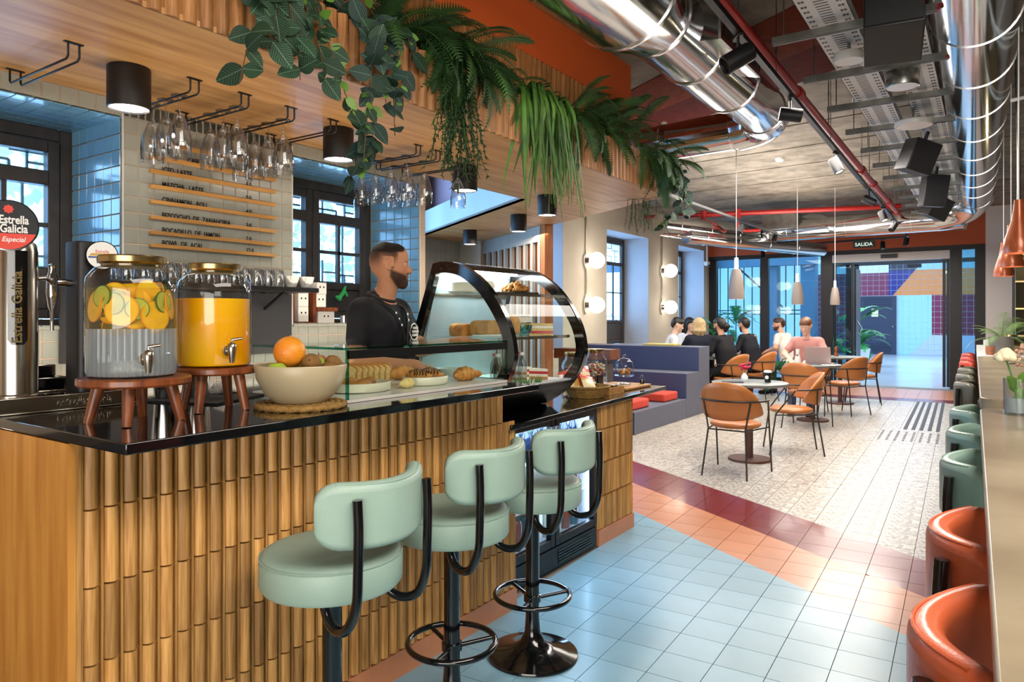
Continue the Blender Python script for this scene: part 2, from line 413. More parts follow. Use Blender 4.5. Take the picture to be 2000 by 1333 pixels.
M['green_leather'] = mat('green_leather', '#8fb0a2', .38, var=.06, vscale=9, bump=.1, bscale=220)
M['grey_leather'] = mat('grey_leather', '#5b5a4b', .36, var=.08, vscale=9, bump=.1, bscale=220)
M['tan'] = mat('tan_leather', '#b5703a', .36, var=.1, vscale=5, bump=.06, bscale=200)
M['bronze'] = mat('bronze_tube', '#3d3935', .4, .6)
M['rust_metal'] = mat('brown_table_metal', '#5a3a30', .55, .3)
M['table_grey'] = mat('grey_table_top', '#6f7472', .35, var=.1)
M['bench'] = mat('blue_grey_bench', '#5d6070', .6, var=.05)
M['bench_lit_blue'] = mat('bench_riser_lit_blue', '#39466b', .6, var=.05)  # bench risers: the blue light falling on them is painted in
M['cushion'] = mat('red_cushion', '#cf4433', .8, var=.06, bump=.1, bscale=300)
M['bartop'] = mat('olive_stone_top', '#9c8e76', .28, var=.25, vscale=4, c2='#84765f', bump=.03, bscale=30)
M['olive_wall'] = mat('olive_wall', '#6d6349', .7)
M['letter'] = mat('black_letters', '#0c0c0e', .6)
M['white'] = mat('white_glaze', '#e6e4df', .3)
M['paper'] = mat('white_paper', '#e9e7e2', .7)

def person_mat():
    m, nt, b = nodes('skin_and_cloth'); L = nt.links; a = nt.nodes.new('ShaderNodeAttribute'); a.attribute_name = 'Col'; L.new(a.outputs['Color'], b.inputs['Base Color']); b.inputs['Roughness'].default_value = .75; b.inputs['Specular IOR Level'].default_value = .25
    tc = nt.nodes.new('ShaderNodeTexCoord'); n = nt.nodes.new('ShaderNodeTexNoise'); n.inputs['Scale'].default_value = 14; n.inputs['Detail'].default_value = 3; L.new(tc.outputs['Object'], n.inputs['Vector'])
    bp = nt.nodes.new('ShaderNodeBump'); bp.inputs['Strength'].default_value = .06; bp.inputs['Distance'].default_value = .012; L.new(n.outputs['Fac'], bp.inputs['Height']); L.new(bp.outputs['Normal'], b.inputs['Normal'])
    return m
M['person'] = person_mat()
# ================================================================ the setting
# ---------------- floor: 20 cm cement tiles, colour fields cut on the diagonal
FR = R(2.28)                         # the tile grid is turned slightly against the bar
def project(x, y, z):
    s_, c_ = math.sin(YAW), math.cos(YAW); d = -s_ * x + c_ * y
    if d < .1: return None
    return (1000 + 1385 * (c_ * x + s_ * y) / d, 620 - 1385 * (z - 1.4) / d)
def clip(poly, a, b, c):
    """keep a*x + b*y <= c"""
    o = []
    for i in range(len(poly)):
        p, q = poly[i - 1], poly[i]; dp = a * p[0] + b * p[1] - c; dq = a * q[0] + b * q[1] - c
        if (dp <= 0) != (dq <= 0):
            t = dp / (dp - dq); o.append((p[0] + t * (q[0] - p[0]), p[1] + t * (q[1] - p[1])))
        if dq <= 0: o.append(q)
    return o
def area(p): return abs(sum(p[i - 1][0] * p[i][1] - p[i][0] * p[i - 1][1] for i in range(len(p)))) / 2
M['mortar'] = mat('floor_mortar', '#77726c', .8)
M['t_blue'] = mat('blue_cement_tile', '#7fa9bd', .28, var=.12, vscale=3, rvar=.05, coat=.05)
M['t_salmon'] = mat('salmon_cement_tile', '#cb8259', .28, var=.1, vscale=3, rvar=.04, coat=.15)
M['t_red'] = mat('oxblood_cement_tile', '#7f2122', .22, var=.18, vscale=3, rvar=.05, coat=.2)
def speckle():
    m, nt, b = nodes('speckled_white_tile'); L = nt.links
    tc = nt.nodes.new('ShaderNodeTexCoord'); n1 = nt.nodes.new('ShaderNodeTexNoise'); n1.inputs['Scale'].default_value = 26; n1.inputs['Detail'].default_value = 6; n1.inputs['Distortion'].default_value = 1.5
    L.new(tc.outputs['Object'], n1.inputs['Vector'])
    cr = nt.nodes.new('ShaderNodeValToRGB'); e = cr.color_ramp.elements
    e[0].position = .40; e[0].color = lin('#8d8379'); e[1].position = .56; e[1].color = lin('#cfc8bd')
    L.new(n1.outputs['Fac'], cr.inputs['Fac']); L.new(cr.outputs['Color'], b.inputs['Base Color']); b.inputs['Roughness'].default_value = .3
    return m
M['t_white'] = speckle()
floor_o = struct(MB().box(-6.6, 4.5, -4, 16.25, -.08, -.006).build('floor', M['mortar']), 'tiled cafe floor with blue, salmon, oxblood and speckled fields')
tp = .204
FIELDS = [('t_blue', [(.69, 1, 3.42)]), ('t_salmon', [(.69, 1, 3.995), (-.69, -1, -3.42)]), ('t_red', [(.69, 1, 4.60), (-.69, -1, -3.995)]),
          ('t_white', [(-.69, -1, -4.60), (0, 1, 13.5)]), ('t_red', [(0, -1, -13.5), (0, 1, 14.0)]), ('t_salmon', [(0, -1, -14.0), (0, 1, 15.75)])]
pieces = []
for i in range(-24, 12):
    for j in range(-12, 66):
        x0 = -1.252 + tp * i; y0 = 2.85 + tp * j
        wx = x0 * math.cos(FR) - y0 * math.sin(FR); wy = x0 * math.sin(FR) + y0 * math.cos(FR)
        if wx < -5.55 or wx > 1.6 or wy > 16.1 or wy < .4: continue
        if wx < -2.15 and wy < 4.3: continue
        g = .0016
        for f_, hs in FIELDS:
            p = [(x0 + g, y0 + g), (x0 + tp - g, y0 + g), (x0 + tp - g, y0 + tp - g), (x0 + g, y0 + tp - g)]
            for h in hs: p = clip(p, *h) if p else p
            if p and len(p) > 2 and area(p) > 2e-4: pieces.append((f_, p, wx, wy))
def seen(q):
    s_ = project(q[2], q[3], 0)
    if not s_ or not (-40 < s_[0] < 2040 and s_[1] < 1420): return 1e6
    if q[2] < -1.9 and q[3] < 4.3: return 1e5
    if q[2] > -.02 : return 1e5
    return q[2] ** 2 + q[3] ** 2
pieces.sort(key=seen)
rest = {}; full = {}
for n_, (f_, p, wx, wy) in enumerate(pieces):
    if n_ < 290:
        cx = sum(q[0] for q in p) / len(p); cy = sum(q[1] for q in p) / len(p)
        lp = [(q[0] - cx, q[1] - cy) for q in p]
        if len(p) == 4 and abs(area(p) - (tp - .0032) ** 2) < 1e-6:
            if f_ not in full: full[f_] = MB().prism(lp, -.007, 0).mesh('floor_tile', M[f_])
            me = full[f_]
        else: me = MB().prism(lp, -.007, 0).mesh('floor_tile', M[f_])
        o = newobj('floor_tile', me, floor_o)
        o.location = (cx * math.cos(FR) - cy * math.sin(FR), cx * math.sin(FR) + cy * math.cos(FR), 0); o.rotation_euler = (0, 0, FR)
    else: rest.setdefault(f_, MB()).prism(p, -.007, 0)
for f_, mb in rest.items():
    tag(mb.build('far_floor_tiles', M[f_], floor_o, rot=(0, 0, FR)), kind='stuff')
M['tactile'] = mat('tactile_strip', '#2c2c34', .6)
for k in range(5):
    struct(MB().prism([(-.605 + .0875 * k, 10.1), (-.565 + .0875 * k, 10.1), (-.565 + .0875 * k, 13.5), (-.605 + .0875 * k, 13.5)], 0, .004).build('tactile_strip', M['tactile'], floor_o, rot=(0, 0, FR)))
mb = MB()
for i in range(8):
    for j in range(8): mb.cyl((-.8 + .083 * i, 9.15 + .1 * j, 0), (-.8 + .083 * i, 9.15 + .1 * j, .004), .014, n=8)
tag(mb.build('tactile_dots', M['tactile'], floor_o, rot=(0, 0, FR)), kind='stuff')

# ---------------- main ceiling
ceil_o = struct(MB().box(-6.7, 4.5, -4, 16.3, 3.5, 3.6).build('ceiling', M['concrete']), 'rough sprayed concrete ceiling with terracotta and maroon bands')
def ceil_band(name, a, b, m_):
    # diagonal painted bands, a/b: (y at x = -3.2, y at x = 1.5)
    MB().prism([(-6.6, a[0] + (a[0] - a[1]) / 4.7 * 3.4), (4.4, a[1] - (a[0] - a[1]) / 4.7 * 2.9), (4.4, b[1] - (b[0] - b[1]) / 4.7 * 2.9), (-6.6, b[0] + (b[0] - b[1]) / 4.7 * 3.4)], 3.494, 3.5).build(name, m_, ceil_o)
ceil_band('terracotta_band', (6.25, 3.4), (6.95, 4.35), M['terracotta'])
ceil_band('maroon_band', (6.95, 4.35), (7.6, 5.05), M['maroon'])
for k in range(7):      # formwork joints
    y = 7.9 + 1.05 * k
    MB().bar((-5.6, y + .6, 3.495), (3, y - .25, 3.495), .05, .012).build('ceiling_batten', M['concrete'], ceil_o)
# ---------------- outer shell behind the camera and to the right (they close the room)
struct(MB().box(-6.7, 4.5, -4.1, -4, 0, 3.5).build('wall_back', M['plaster']), 'plain plaster wall behind the viewer')
struct(MB().box(4.4, 4.5, -4, 16.3, 0, 3.5).build('wall_right', M['olive_wall']), 'olive wall on the far right')

# ---------------- bar wall with two window niches
WX = -3.33; NX = -3.80; SILL = 1.36; NT = 2.32
mb = MB()
for y0, y1 in ((-4, .6), (1.67, 2.62), (3.7, 3.76)): mb.box(-3.86, WX - .004, y0, y1, 0, 3.5)
for y0, y1 in ((.6, 1.67), (2.62, 3.7)):
    mb.box(-3.86, WX - .004, y0, y1, NT + .008, 3.5); mb.box(-3.86, WX - .004, y0, y1, 0, SILL - .008)
wall_bar = struct(mb.build('wall_bar', M['grout']), 'grey tiled wall behind the bar with menu ledges')
def tile_mesh(w_, h_, m_, t=.004, g=.0022):
    a, b = w_ / 2 - g, h_ / 2 - g; c, d = a - .0015, b - .0015
    mb = MB(); mb.add([(-a, -b, 0), (a, -b, 0), (a, b, 0), (-a, b, 0), (-c, -d, t), (c, -d, t), (c, d, t), (-c, d, t)],
                      [(4, 5, 6, 7), (0, 1, 5, 4), (1, 2, 6, 5), (2, 3, 7, 6), (3, 0, 4, 7)])
    return mb
def tiles(parent, org, u, v, nu, nv, w_, h_, m_, name='tile', join=False):
    u = Vector(u); v = Vector(v); n = u.cross(v); rot = Matrix((u, v, n)).transposed().to_4x4()
    base = tile_mesh(w_, h_, m_)
    if join:
        mb = MB()
        for i in range(nu):
            for j in range(nv):
                k = len(mb.v); mb.add(base.v, base.f); p = Vector(org) + u * (w_ * (i + .5)) + v * (h_ * (j + .5)); mb.xf(Matrix.Translation(p) @ rot, k)
        return tag(mb.build(name, m_, parent), kind='stuff')
    me = base.mesh(name, m_, fix=False); eul = rot.to_euler()
    for i in range(nu):
        for j in range(nv):
            p = Vector(org) + u * (w_ * (i + .5)) + v * (h_ * (j + .5)); newobj(name, me, parent, p, eul)
ts = .0731
tiles(wall_bar, (WX - .004, 1.67, 1.377), (0, 1, 0), (0, 0, 1), 13, 14, ts, ts, M['tile_grey'])                    # menu pier
tiles(wall_bar, (-3.8, 1.662, SILL), (1, 0, 0), (0, 0, 1), 6, 13, .0783, .0738, M['tile_daylit'], 'reveal_tile')     # niche reveal
tiles(wall_bar, (-3.8, 3.692, SILL), (1, 0, 0), (0, 0, 1), 6, 13, .0783, .0738, M['tile_daylit'], 'reveal_tile')
tiles(wall_bar, (WX - .004, .6, .64), (0, 1, 0), (0, 0, 1), 43, 10, .0735, .0728, M['tile_grey'], 'lower_wall_tiles', True)
tiles(wall_bar, (WX - .004, .6, NT + .006), (0, 1, 0), (0, 0, 1), 43, 1, .0735, .0735, M['tile_grey'], 'lintel_tiles', True)
tiles(wall_bar, (-3.8, .6, NT), (0, 1, 0), (1, 0, 0), 15, 6, .0713, .0783, M['tile_daylit'], 'niche_head_tiles', True)
tiles(wall_bar, (-3.8, 2.62, NT), (0, 1, 0), (1, 0, 0), 15, 6, .072, .0783, M['tile_daylit'], 'niche_head_tiles', True)
for y0, y1 in ((.6, 1.67), (2.62, 3.7)):
    MB().box(-3.8, WX + .012, y0 + .004, y1 - .004, SILL - .012, SILL).build('window_sill', M['tile_grey'], wall_bar)
for y in (1.671, 2.619, 3.701):
    MB().box(WX - .004, WX + .003, y - .004, y + .004, SILL, NT + .06).build('corner_bead', M['white_paint'], wall_bar)

# ---------------- windows: dark double casements, fret lattice outside
M['lattice'] = mat('blue_grey_lattice', '#8fb0c2', .6)
def fret(mb, x, y0, y1, z0, z1, up=True, w_=.012):
    """meander lattice in a rectangle"""
    W_, H_ = y1 - y0, z1 - z0
    def seg(a, b, c, d): mb.bar((x, y0 + a * W_, z0 + b * H_), (x, y0 + c * W_, z0 + d * H_), w_, w_, (1, 0, 0))
    for a, b, c, d in ((.33, 0, .33, 1), (0, .3, .62, .3), (.62, 0, .62, .3), (.33, .62, .62, .62), (.62, .62, .62, .88), (.62, .55, 1, .55), (.8, 0, .8, .55), (0, .72, .16, .72), (.16, .72, .16, 1), (.8, .3, 1, .3)):
        seg(a, b, c, d)
def window(name, label, X, y0, y1, z0, z1, zt, zp, leafs=2, lat=True, dx=-1):
    """casement facing +x: zt transom height, zp top of the solid bottom panel"""
    root = struct(newobj(name, None), label); fw = .06
    mb = MB()
    mb.box(X - .05, X + .02, y0, y0 + fw, z0, z1).box(X - .05, X + .02, y1 - fw, y1, z0, z1).box(X - .05, X + .02, y0 + fw, y1 - fw, z1 - fw, z1).box(X - .05, X + .02, y0 + fw, y1 - fw, z0, z0 + .03)
    mb.build('window_frame', M['dark_wood'], root, bevel=(.004, 1))
    lw = (y1 - y0 - 2 * fw) / leafs
    for k in range(leafs):
        a = y0 + fw + lw * k + .004; b = a + lw - .008; s_ = .052
        leaf = MB(); leaf.box(X - .03, X + .028, a, a + s_, z0 + .034, z1 - fw - .004).box(X - .03, X + .028, b - s_, b, z0 + .034, z1 - fw - .004)
        leaf.box(X - .03, X + .028, a + s_, b - s_, z1 - fw - .06, z1 - fw - .004).box(X - .03, X + .034, a + s_, b - s_, zt - .035, zt + .035)
        leaf.box(X - .03, X + .028, a + s_, b - s_, zp - .03, zp + .02).box(X - .03, X + .028, a + s_, b - s_, z0 + .034, z0 + .08).box(X - .01, X + .012, a + s_, b - s_, z0 + .08, zp - .03)
        lf = leaf.build('casement', M['dark_wood'], root, bevel=(.004, 1))
        mu = MB(); ym = (a + b) / 2; zm = (zt + zp) / 2
        mu.box(X - .012, X + .016, ym - .011, ym + .011, zp + .02, zt - .035).box(X - .012, X + .016, a + s_, b - s_, zm - .011, zm + .011)
        mu.build('muntin', M['dark_wood'], lf)
        for c, d in ((zp + .02, zt - .035), (zt + .035, z1 - fw - .06)):
            MB().box(X - .006, X - .002, a + s_, b - s_, c, d).build('pane', M['glass'], lf)
        if lat:
            g = MB(); fret(g, X - .075, a + .02, b - .02, zt + .02, z1 - .02); fret(g, X - .075, a + .02, b - .02, zp - .04, zp + .18)
            for t in (.28, .72): g.bar((X - .075, a + t * lw, zp), (X - .075, a + t * lw, zt), .012, .012, (1, 0, 0))
            g.build('lattice', M['lattice'], root)
    return root
window('window_1', 'dark wooden casement window left of the menu wall', NX - .03, .6, 1.67, SILL, NT, 2.075, 1.62)
window('window_2', 'dark wooden casement window behind the barista', NX - .03, 2.62, 3.7, SILL, NT, 2.075, 1.62)

# ---------------- alcove behind the bar: oak ceiling, fascia, lilac wall, grey tiles
OAK = 2.4
poly = [(-3.33, -4), (-2.27, -4), (-2.27, 5.55), (-4.02, 6.58), (-6.2, 7.88), (-5.96, 6.57), (-3.33, 4.965)]
oak = struct(MB().prism(poly, OAK, OAK + .02).build('ceiling_oak', M['oak_ceiling']), 'oak veneer soffit over the bar')
d = Vector((-5.96 + 3.33, 6.57 - 4.965, 0)).normalized(); nrm = Vector((-d.y, d.x, 0))
def strip(name, a, b, z0, z1, th, m_, parent=None):
    a = Vector((*a, 0)); b = Vector((*b, 0)); dd = (b - a).normalized(); nn = Vector((-dd.y, dd.x, 0)) * th
    return MB().prism([(a.x, a.y), (b.x, b.y), (b.x + nn.x, b.y + nn.y), (a.x + nn.x, a.y + nn.y)], z0, z1).build(name, m_, parent)
struct(strip('trim_1', (-3.33, 4.965), (-5.96, 6.57), OAK + .0, OAK + .27, -.06, M['plaster_blue']), 'pale fascia above the alcove')
struct(strip('wall_lilac', (-3.2, 5.15), (-6.5, 7.15), OAK + .27, 3.5, -.1, M['lilac']), 'lilac wall above the alcove')
wg = struct(MB().box(-6.1, -5.95, 6.2, 8.05, 0, 3.5).build('wall_alcove', M['grout']), 'grey tiled side wall of the alcove')
tiles(wg, (-5.95, 6.2, 1.0), (0, 1, 0), (0, 0, 1), 18, 14, .1, .1, M['tile_grey'], 'alcove_tiles', True)
w7 = struct(newobj('window_7', None), 'tall side window between the bar wall and the alcove')
strip('window_apron', (-3.9, 3.86), (-6.0, 6.35), 0, 1.0, -.08, M['plaster'], w7); strip('window_frame', (-3.9, 3.86), (-6.0, 6.35), 3.3, 3.5, -.08, M['dark_wood'], w7); strip('pane', (-3.93, 3.9), (-5.98, 6.32), 1.0, 3.3, -.008, M['glass'], w7)
for q in (0, .33, .66, 1): strip('window_post', (-3.9 - 2.04 * q, 3.86 + 2.42 * q), (-3.9 - 2.04 * q - .06, 3.86 + 2.42 * q + .07), 1.0, 3.3, -.08, M['dark_wood'], w7)
# slatted partition: grey posts over orange-brown boards
A = Vector((-4.0, 6.5)); B = Vector((-6.14, 7.83)); L_ = (B - A).length; ang = math.atan2(B.y - A.y, B.x - A.x)
M['post_grey'] = mat('grey_painted_wood', '#9a968f', .55, var=.06)
M['board_orange'] = wood('orange_board', '#a8632c', '#8a4c20', (3, 3, .3), .5, 12, .12)
pt = struct(newobj('wall_partition', None, None, (A.x, A.y, 0), (0, 0, ang)), 'slatted partition with grey posts and orange boards')
MB().box(0, L_, -.05, -.02, 0, OAK - .001).build('board_backing', M['board_orange'], pt)
MB().box(.14, L_, -.0, .04, OAK - .17, OAK - .002).build('top_rail', M['post_grey'], pt)
MB().box(0, .1, -.02, .05, 0, OAK - .002).build('end_stile', M['board_orange'], pt)
for k in range(13):
    x = .14 + k * (L_ - .2) / 12
    MB().box(x, x + .055, -.0, .04, 0, OAK - .17).build('post', M['post_grey'], pt)
    if k < 12: MB().box(x + .085, x + .085 + .075, -.02, .0, 0, OAK - .17).build('board', M['board_orange'], pt)

# ---------------- left wall of the dining room with deep window niches
LX = -5.6; mb = MB(); NN = ((8.0, 9.52), (11.0, 12.77), (14.3, 15.87)); ys = [7.4] + [y for n in NN for y in n] + [16.3]
for a, b in zip(ys[0::2], ys[1::2]): mb.box(LX - .62, LX, a, b, 0, 3.5)
for a, b in NN: mb.box(LX - .62, LX, a, b, 2.93, 3.5).box(LX - .62, LX, a, b, 0, .86)
wl = struct(mb.build('wall_left', M['plaster']), 'plaster wall with deep window niches along the dining room')
for a, b in NN:
    for y, s_ in ((a, 1), (b, -1)): MB().box(LX - .5, LX - .002, min(y, y + s_ * .006), max(y, y + s_ * .006), .86, 2.93).build('niche_reveal', M['plaster_blue'], wl)
    MB().box(LX - .5, LX + .02, a, b, .855, .89).build('niche_sill', M['plaster_blue'], wl)
    MB().box(LX - .5, LX - .002, a + .007, b - .007, 2.922, 2.93).build('niche_head', M['plaster_blue'], wl)
for k, (a, b) in enumerate(NN):
    window('window_%d' % (k + 3), ('dark casement window beside the slatted partition', 'tall dark casement window between the globe-lit piers', 'dark casement window nearest the entrance')[k],
           LX - .53, a + .006, b - .006, .89, 2.92, 2.42, 1.32, lat=(k == 1))

# ---------------- entrance wall, glazed, at the far end
EY = 16.2
M['frame_dark'] = mat('dark_steel_frame', '#17191d', .4)
ew = struct(MB().box(-5.6, -.24, EY - .05, EY + .25, 2.8, 3.5).build('wall_entrance', M['rust_paint']), 'rust painted lintel above the glazed entrance')
struct(MB().box(-.24, 4.4, EY - .05, EY + .25, 0, 3.5).build('wall_end', M['white_paint']), 'white wall right of the entrance')
gl = struct(newobj('window_6', None), 'dark steel glazed front beside the entrance door')
def post(x0, x1, y0=EY, y1=EY + .12, z0=0, z1=2.8): MB().box(x0, x1, y0, y1, z0, z1).build('frame_post', M['frame_dark'], gl)
for x0, x1 in ((-5.6, -5.42), (-4.43, -4.26), (-3.16, -2.94), (-.82, -.62), (-.41, -.24)): post(x0, x1)
MB().box(-5.6, -.24, EY - .01, EY + .13, 2.71, 2.81).build('frame_head', M['frame_dark'], gl)
for x0, x1 in ((-5.42, -4.43), (-4.26, -3.16), (-.62, -.41)):
    MB().box(x0, x1, EY + .05, EY + .06, .02, 2.71).build('pane', M['glass_door'], gl)
    MB().box(x0, x1, EY + .02, EY + .1, 0, .07).build('bottom_rail', M['frame_dark'], gl)
dr = struct(newobj('door_1', None), 'automatic glass sliding door at the entrance')
MB().box(-2.94, -.82, EY + .0, EY + .14, 2.55, 2.71).build('door_header', M['white_paint'], dr)
MB().box(-2.02, -1.72, EY - .03, EY, 2.6, 2.68).build('motion_sensor', M['black'], dr)
for x0, x1 in ((-2.94, -2.55), (-.95, -.83)):
    mb = MB(); mb.box(x0, x0 + .05, EY + .16, EY + .2, .02, 2.55).box(x1 - .05, x1, EY + .16, EY + .2, .02, 2.55)
    mb.build('door_stile', M['frame_dark'], dr); MB().box(x0 + .05, x1 - .05, EY + .175, EY + .185, .02, 2.55).build('pane', M['glass_door'], dr)
# ---------------- lobby beyond: pale floor, inner frame, gate, geometric tile wall
struct(MB().box(-14, 4.4, EY + .02, 30.6, -.08, -.002).build('floor_lobby', mat('pale_lobby_floor', '#b9c8d6', .18, var=.1, vscale=.6)), 'pale polished lobby floor')
struct(MB().box(-14, 4.4, EY + .25, 30.6, 4.2, 4.3).build('ceiling_lobby', M['white_paint']), 'white lobby ceiling')
struct(MB().box(-.2, -.1, EY + .25, 30.6, 0, 4.2).build('wall_lobby_right', M['white_paint']), 'white lobby side wall')
bw = struct(MB().box(-6.2, -.2, 30.02, 30.2, 0, 4.2).build('wall_lobby', mat('lobby_grout', '#c9d2e0', .7)), 'geometric tiled wall at the back of the lobby')
ZC = {'burg': '#7a2a4a', 'navy': '#1d1f7a', 'orange': '#d98848', 'sky': '#9fd0e6', 'pale': '#b8c6e6', 'white': '#dfe6ee', 'dark': '#171a3a'}
for k, v in ZC.items(): M['z_' + k] = mat('lobby_tile_' + k, v, .25)
def zone(key, pts):
    mb = MB(); g = .005; s_ = .2
    for i in range(30):
        for j in range(21):
            x0 = -6.2 + s_ * i; z0 = s_ * j; p = [(x0 + g, z0 + g), (x0 + s_ - g, z0 + g), (x0 + s_ - g, z0 + s_ - g), (x0 + g, z0 + s_ - g)]
            for q in range(len(pts)):
                a, b = pts[q], pts[(q + 1) % len(pts)]; nx, nz = b[1] - a[1], a[0] - b[0]
                p = clip(p, nx, nz, nx * a[0] + nz * a[1]) if p else p
            if p and len(p) > 2 and area(p) > 1e-4: mb.prism(p, 30.012, 30.03, 'y')
    if mb.v: tag(mb.build('tile_field', M['z_' + key], bw), kind='stuff')
zone('burg', [(-6.2, 2.22), (-3.48, 2.22), (-3.48, 3.08), (-6.2, 3.08)])
zone('white', [(-6.2, 3.08), (-3.48, 3.08), (-3.48, 4.2), (-6.2, 4.2)])
zone('navy', [(-3.48, 2.22), (-3.34, 2.22), (-2.6, 3.15), (-3.48, 3.15)])
zone('dark', [(-3.48, 3.15), (-2.6, 3.15), (-2.3, 3.52), (-3.48, 3.52)])
zone('orange', [(-3.34, 2.22), (-.2, 2.22), (-.2, 3.15), (-2.6, 3.15)])
zone('sky', [(-2.6, 3.15), (-.2, 3.15), (-.2, 4.2), (-1.76, 4.2)])
zone('white', [(-3.48, 3.52), (-2.3, 3.52), (-1.76, 4.2), (-3.48, 4.2)])
zone('sky', [(-3.2, 0), (-2.8, 0), (-2.08, .75), (-2.08, 2.22), (-3.2, 2.22)])
zone('burg', [(-2.08, .75), (-.2, .75), (-.2, 2.22), (-2.08, 2.22)])
zone('pale', [(-2.8, 0), (-.2, 0), (-.2, .75), (-2.08, .75)])
zone('burg', [(-6.2, 0), (-4.5, 0), (-4.5, 2.22), (-6.2, 2.22)])
M['navy_door'] = mat('navy_metal_door', '#232c45', .5)
dd = struct(newobj('door_2', None), 'navy louvred metal door in the lobby wall')
MB().box(-4.45, -3.22, 29.93, 30.0, 0, 2.2).build('door_leaf', M['navy_door'], dd)
for k in range(5):
    for z in (.12, 1.82): MB().box(-4.3, -3.4, 29.9, 29.93, z + .07 * k, z + .07 * k + .035).build('louvre', M['navy_door'], dd)
MB().box(-4.05, -3.82, 29.915, 29.93, 1.42, 1.72).build('door_notice', mat('yellow_notice', '#e4e0b0', .6), dd)
MB().cyl((-3.32, 29.85, 1.05), (-3.32, 29.93, 1.05), .03, n=8).build('door_handle', M['steel'], dd)
# inner glazed screen of the lobby
iy = 20.0; sc_ = struct(newobj('door_3', None), 'inner dark steel glazed door screen in the lobby')
for x0, x1 in ((-3.72, -3.55), (-3.3, -3.0), (-1.02, -.9)): MB().box(x0, x1, iy, iy + .1, 0, 2.75).build('frame_post', M['frame_dark'], sc_)
MB().box(-3.72, -.2, iy, iy + .1, 2.72, 2.82).build('frame_head', M['frame_dark'], sc_)
MB().box(-1.9, -1.6, iy - .03, iy, 2.62, 2.71).build('motion_sensor', M['black'], sc_)
MB().box(-3.55, -3.3, iy + .04, iy + .05, .02, 2.72).build('pane', M['glass_door'], sc_)
MB().box(-3.0, -2.96, iy - .75, iy, .02, 2.6).box(-2.98, -2.94, iy - .8, iy - .75, .02, 2.6).build('door_leaf', M['frame_dark'], sc_)
MB().tube([(-2.93, iy - .7, 1.3), (-2.84, iy - .7, 1.15), (-2.88, iy - .7, 1.0), (-2.93, iy - .7, 1.0)], .014, 6).build('door_handle', M['chrome'], sc_)
# left side of the lobby: columns and an iron gate open to the street
col_ = struct(newobj('wall_gate', None), 'iron gate and blue columns on the street side of the lobby')
M['col_blue'] = mat('blue_grey_column', '#4d6a86', .6)
for x0, x1, y in ((-7.6, -7.1, 21), (-5.75, -5.4, 21.5), (-4.75, -4.35, 21.5)): MB().box(x0, x1, y, y + .4, 0, 4.2).build('column', M['col_blue'], col_)
MB().box(-12, -4.3, 21.3, 21.6, 2.9, 3.2).build('beam', M['col_blue'], col_)
for k in range(14): MB().cyl((-7.9 + .26 * k, 23.2, 0), (-7.9 + .26 * k, 23.2, 3.6), .018, n=6).build('gate_bar', M['frame_dark'], col_)
for z in (.5, 1.5, 1.62): MB().bar((-8, 23.2, z), (-4.3, 23.2, z), .03, .03).build('gate_rail', M['frame_dark'], col_)
MB().bar((-6.9, 22.6, 3.0), (-5.5, 22.6, 1.7), .05, .05).build('gate_brace', M['frame_dark'], col_)
struct(MB().box(-14, -6.2, 29, 29.3, 0, 4.2).build('wall_street', mat('white_facade', '#dfe9f2', .8)), 'white facade seen beyond the gate')
# ================================================================ bar counter
CX = -1.924; SL = -1.64            # slatted face, slab edge
def half_round(w_, h_, d_, n=6):
    """vertical half-round slat: origin at its back centre bottom, bulging along +x, running up z"""
    pts = [(d_ * math.sin(math.pi * i / n) ** .75, -w_ / 2 + w_ * i / n) for i in range(n + 1)]
    return MB().prism(pts, 0, h_)
counter = thing('bar_counter', 'long bar counter clad in half-round oak slats', 'counter', (CX, .85, 0))
MB().box(-.62, -.012, .0, 1.88, .0, 1.082).box(-.62, -.012, 1.88, 1.975, 0, .86).build('carcass', M['backing'], counter)
MB().box(-.62, 0, -.02, -.0005, 0, 1.082).build('end_panel', M['oak_panel'], counter)
MB().box(-.012, .002, .0, 1.98, 0, .1).build('plinth', M['pink_plinth'], counter)
MB().box(-.012, .0, .0, .012, .1, 1.082).build('corner_strip', M['slat'], counter)
rows = [(.106, .195), (.306, .195), (.506, .195), (.706, .196), (.907, .174)]
pit = .0502
meshes = {h: half_round(.042, h, .019).mesh('slat', M['slat'], smooth=50) for _, h in rows}
for i in range(39):
    y = .04 + pit * i
    for z, h in rows:
        if z > .75 and y > 1.88: continue
        newobj('slat', meshes[h], counter, (-.012, y, z))
mb = MB()
for i in range(40): mb.box(-.012, -.003, .012 + pit * i, .018 + pit * i, .1, 1.08 if i < 37 else .86)
mb.build('slat_divider', M['slat'], counter)
# black stone worktop with a clipped front corner
slab = MB().prism([(-2.56, .83), (SL, .83), (SL, 2.585), (-1.93, 2.585), (-1.93, 2.73), (-2.56, 2.73)], 1.084, 1.112).build('stone_worktop', M['stone_black'], bevel=(.003, 2))
tag(slab, 'polished black stone worktop on the slatted bar counter', 'worktop')

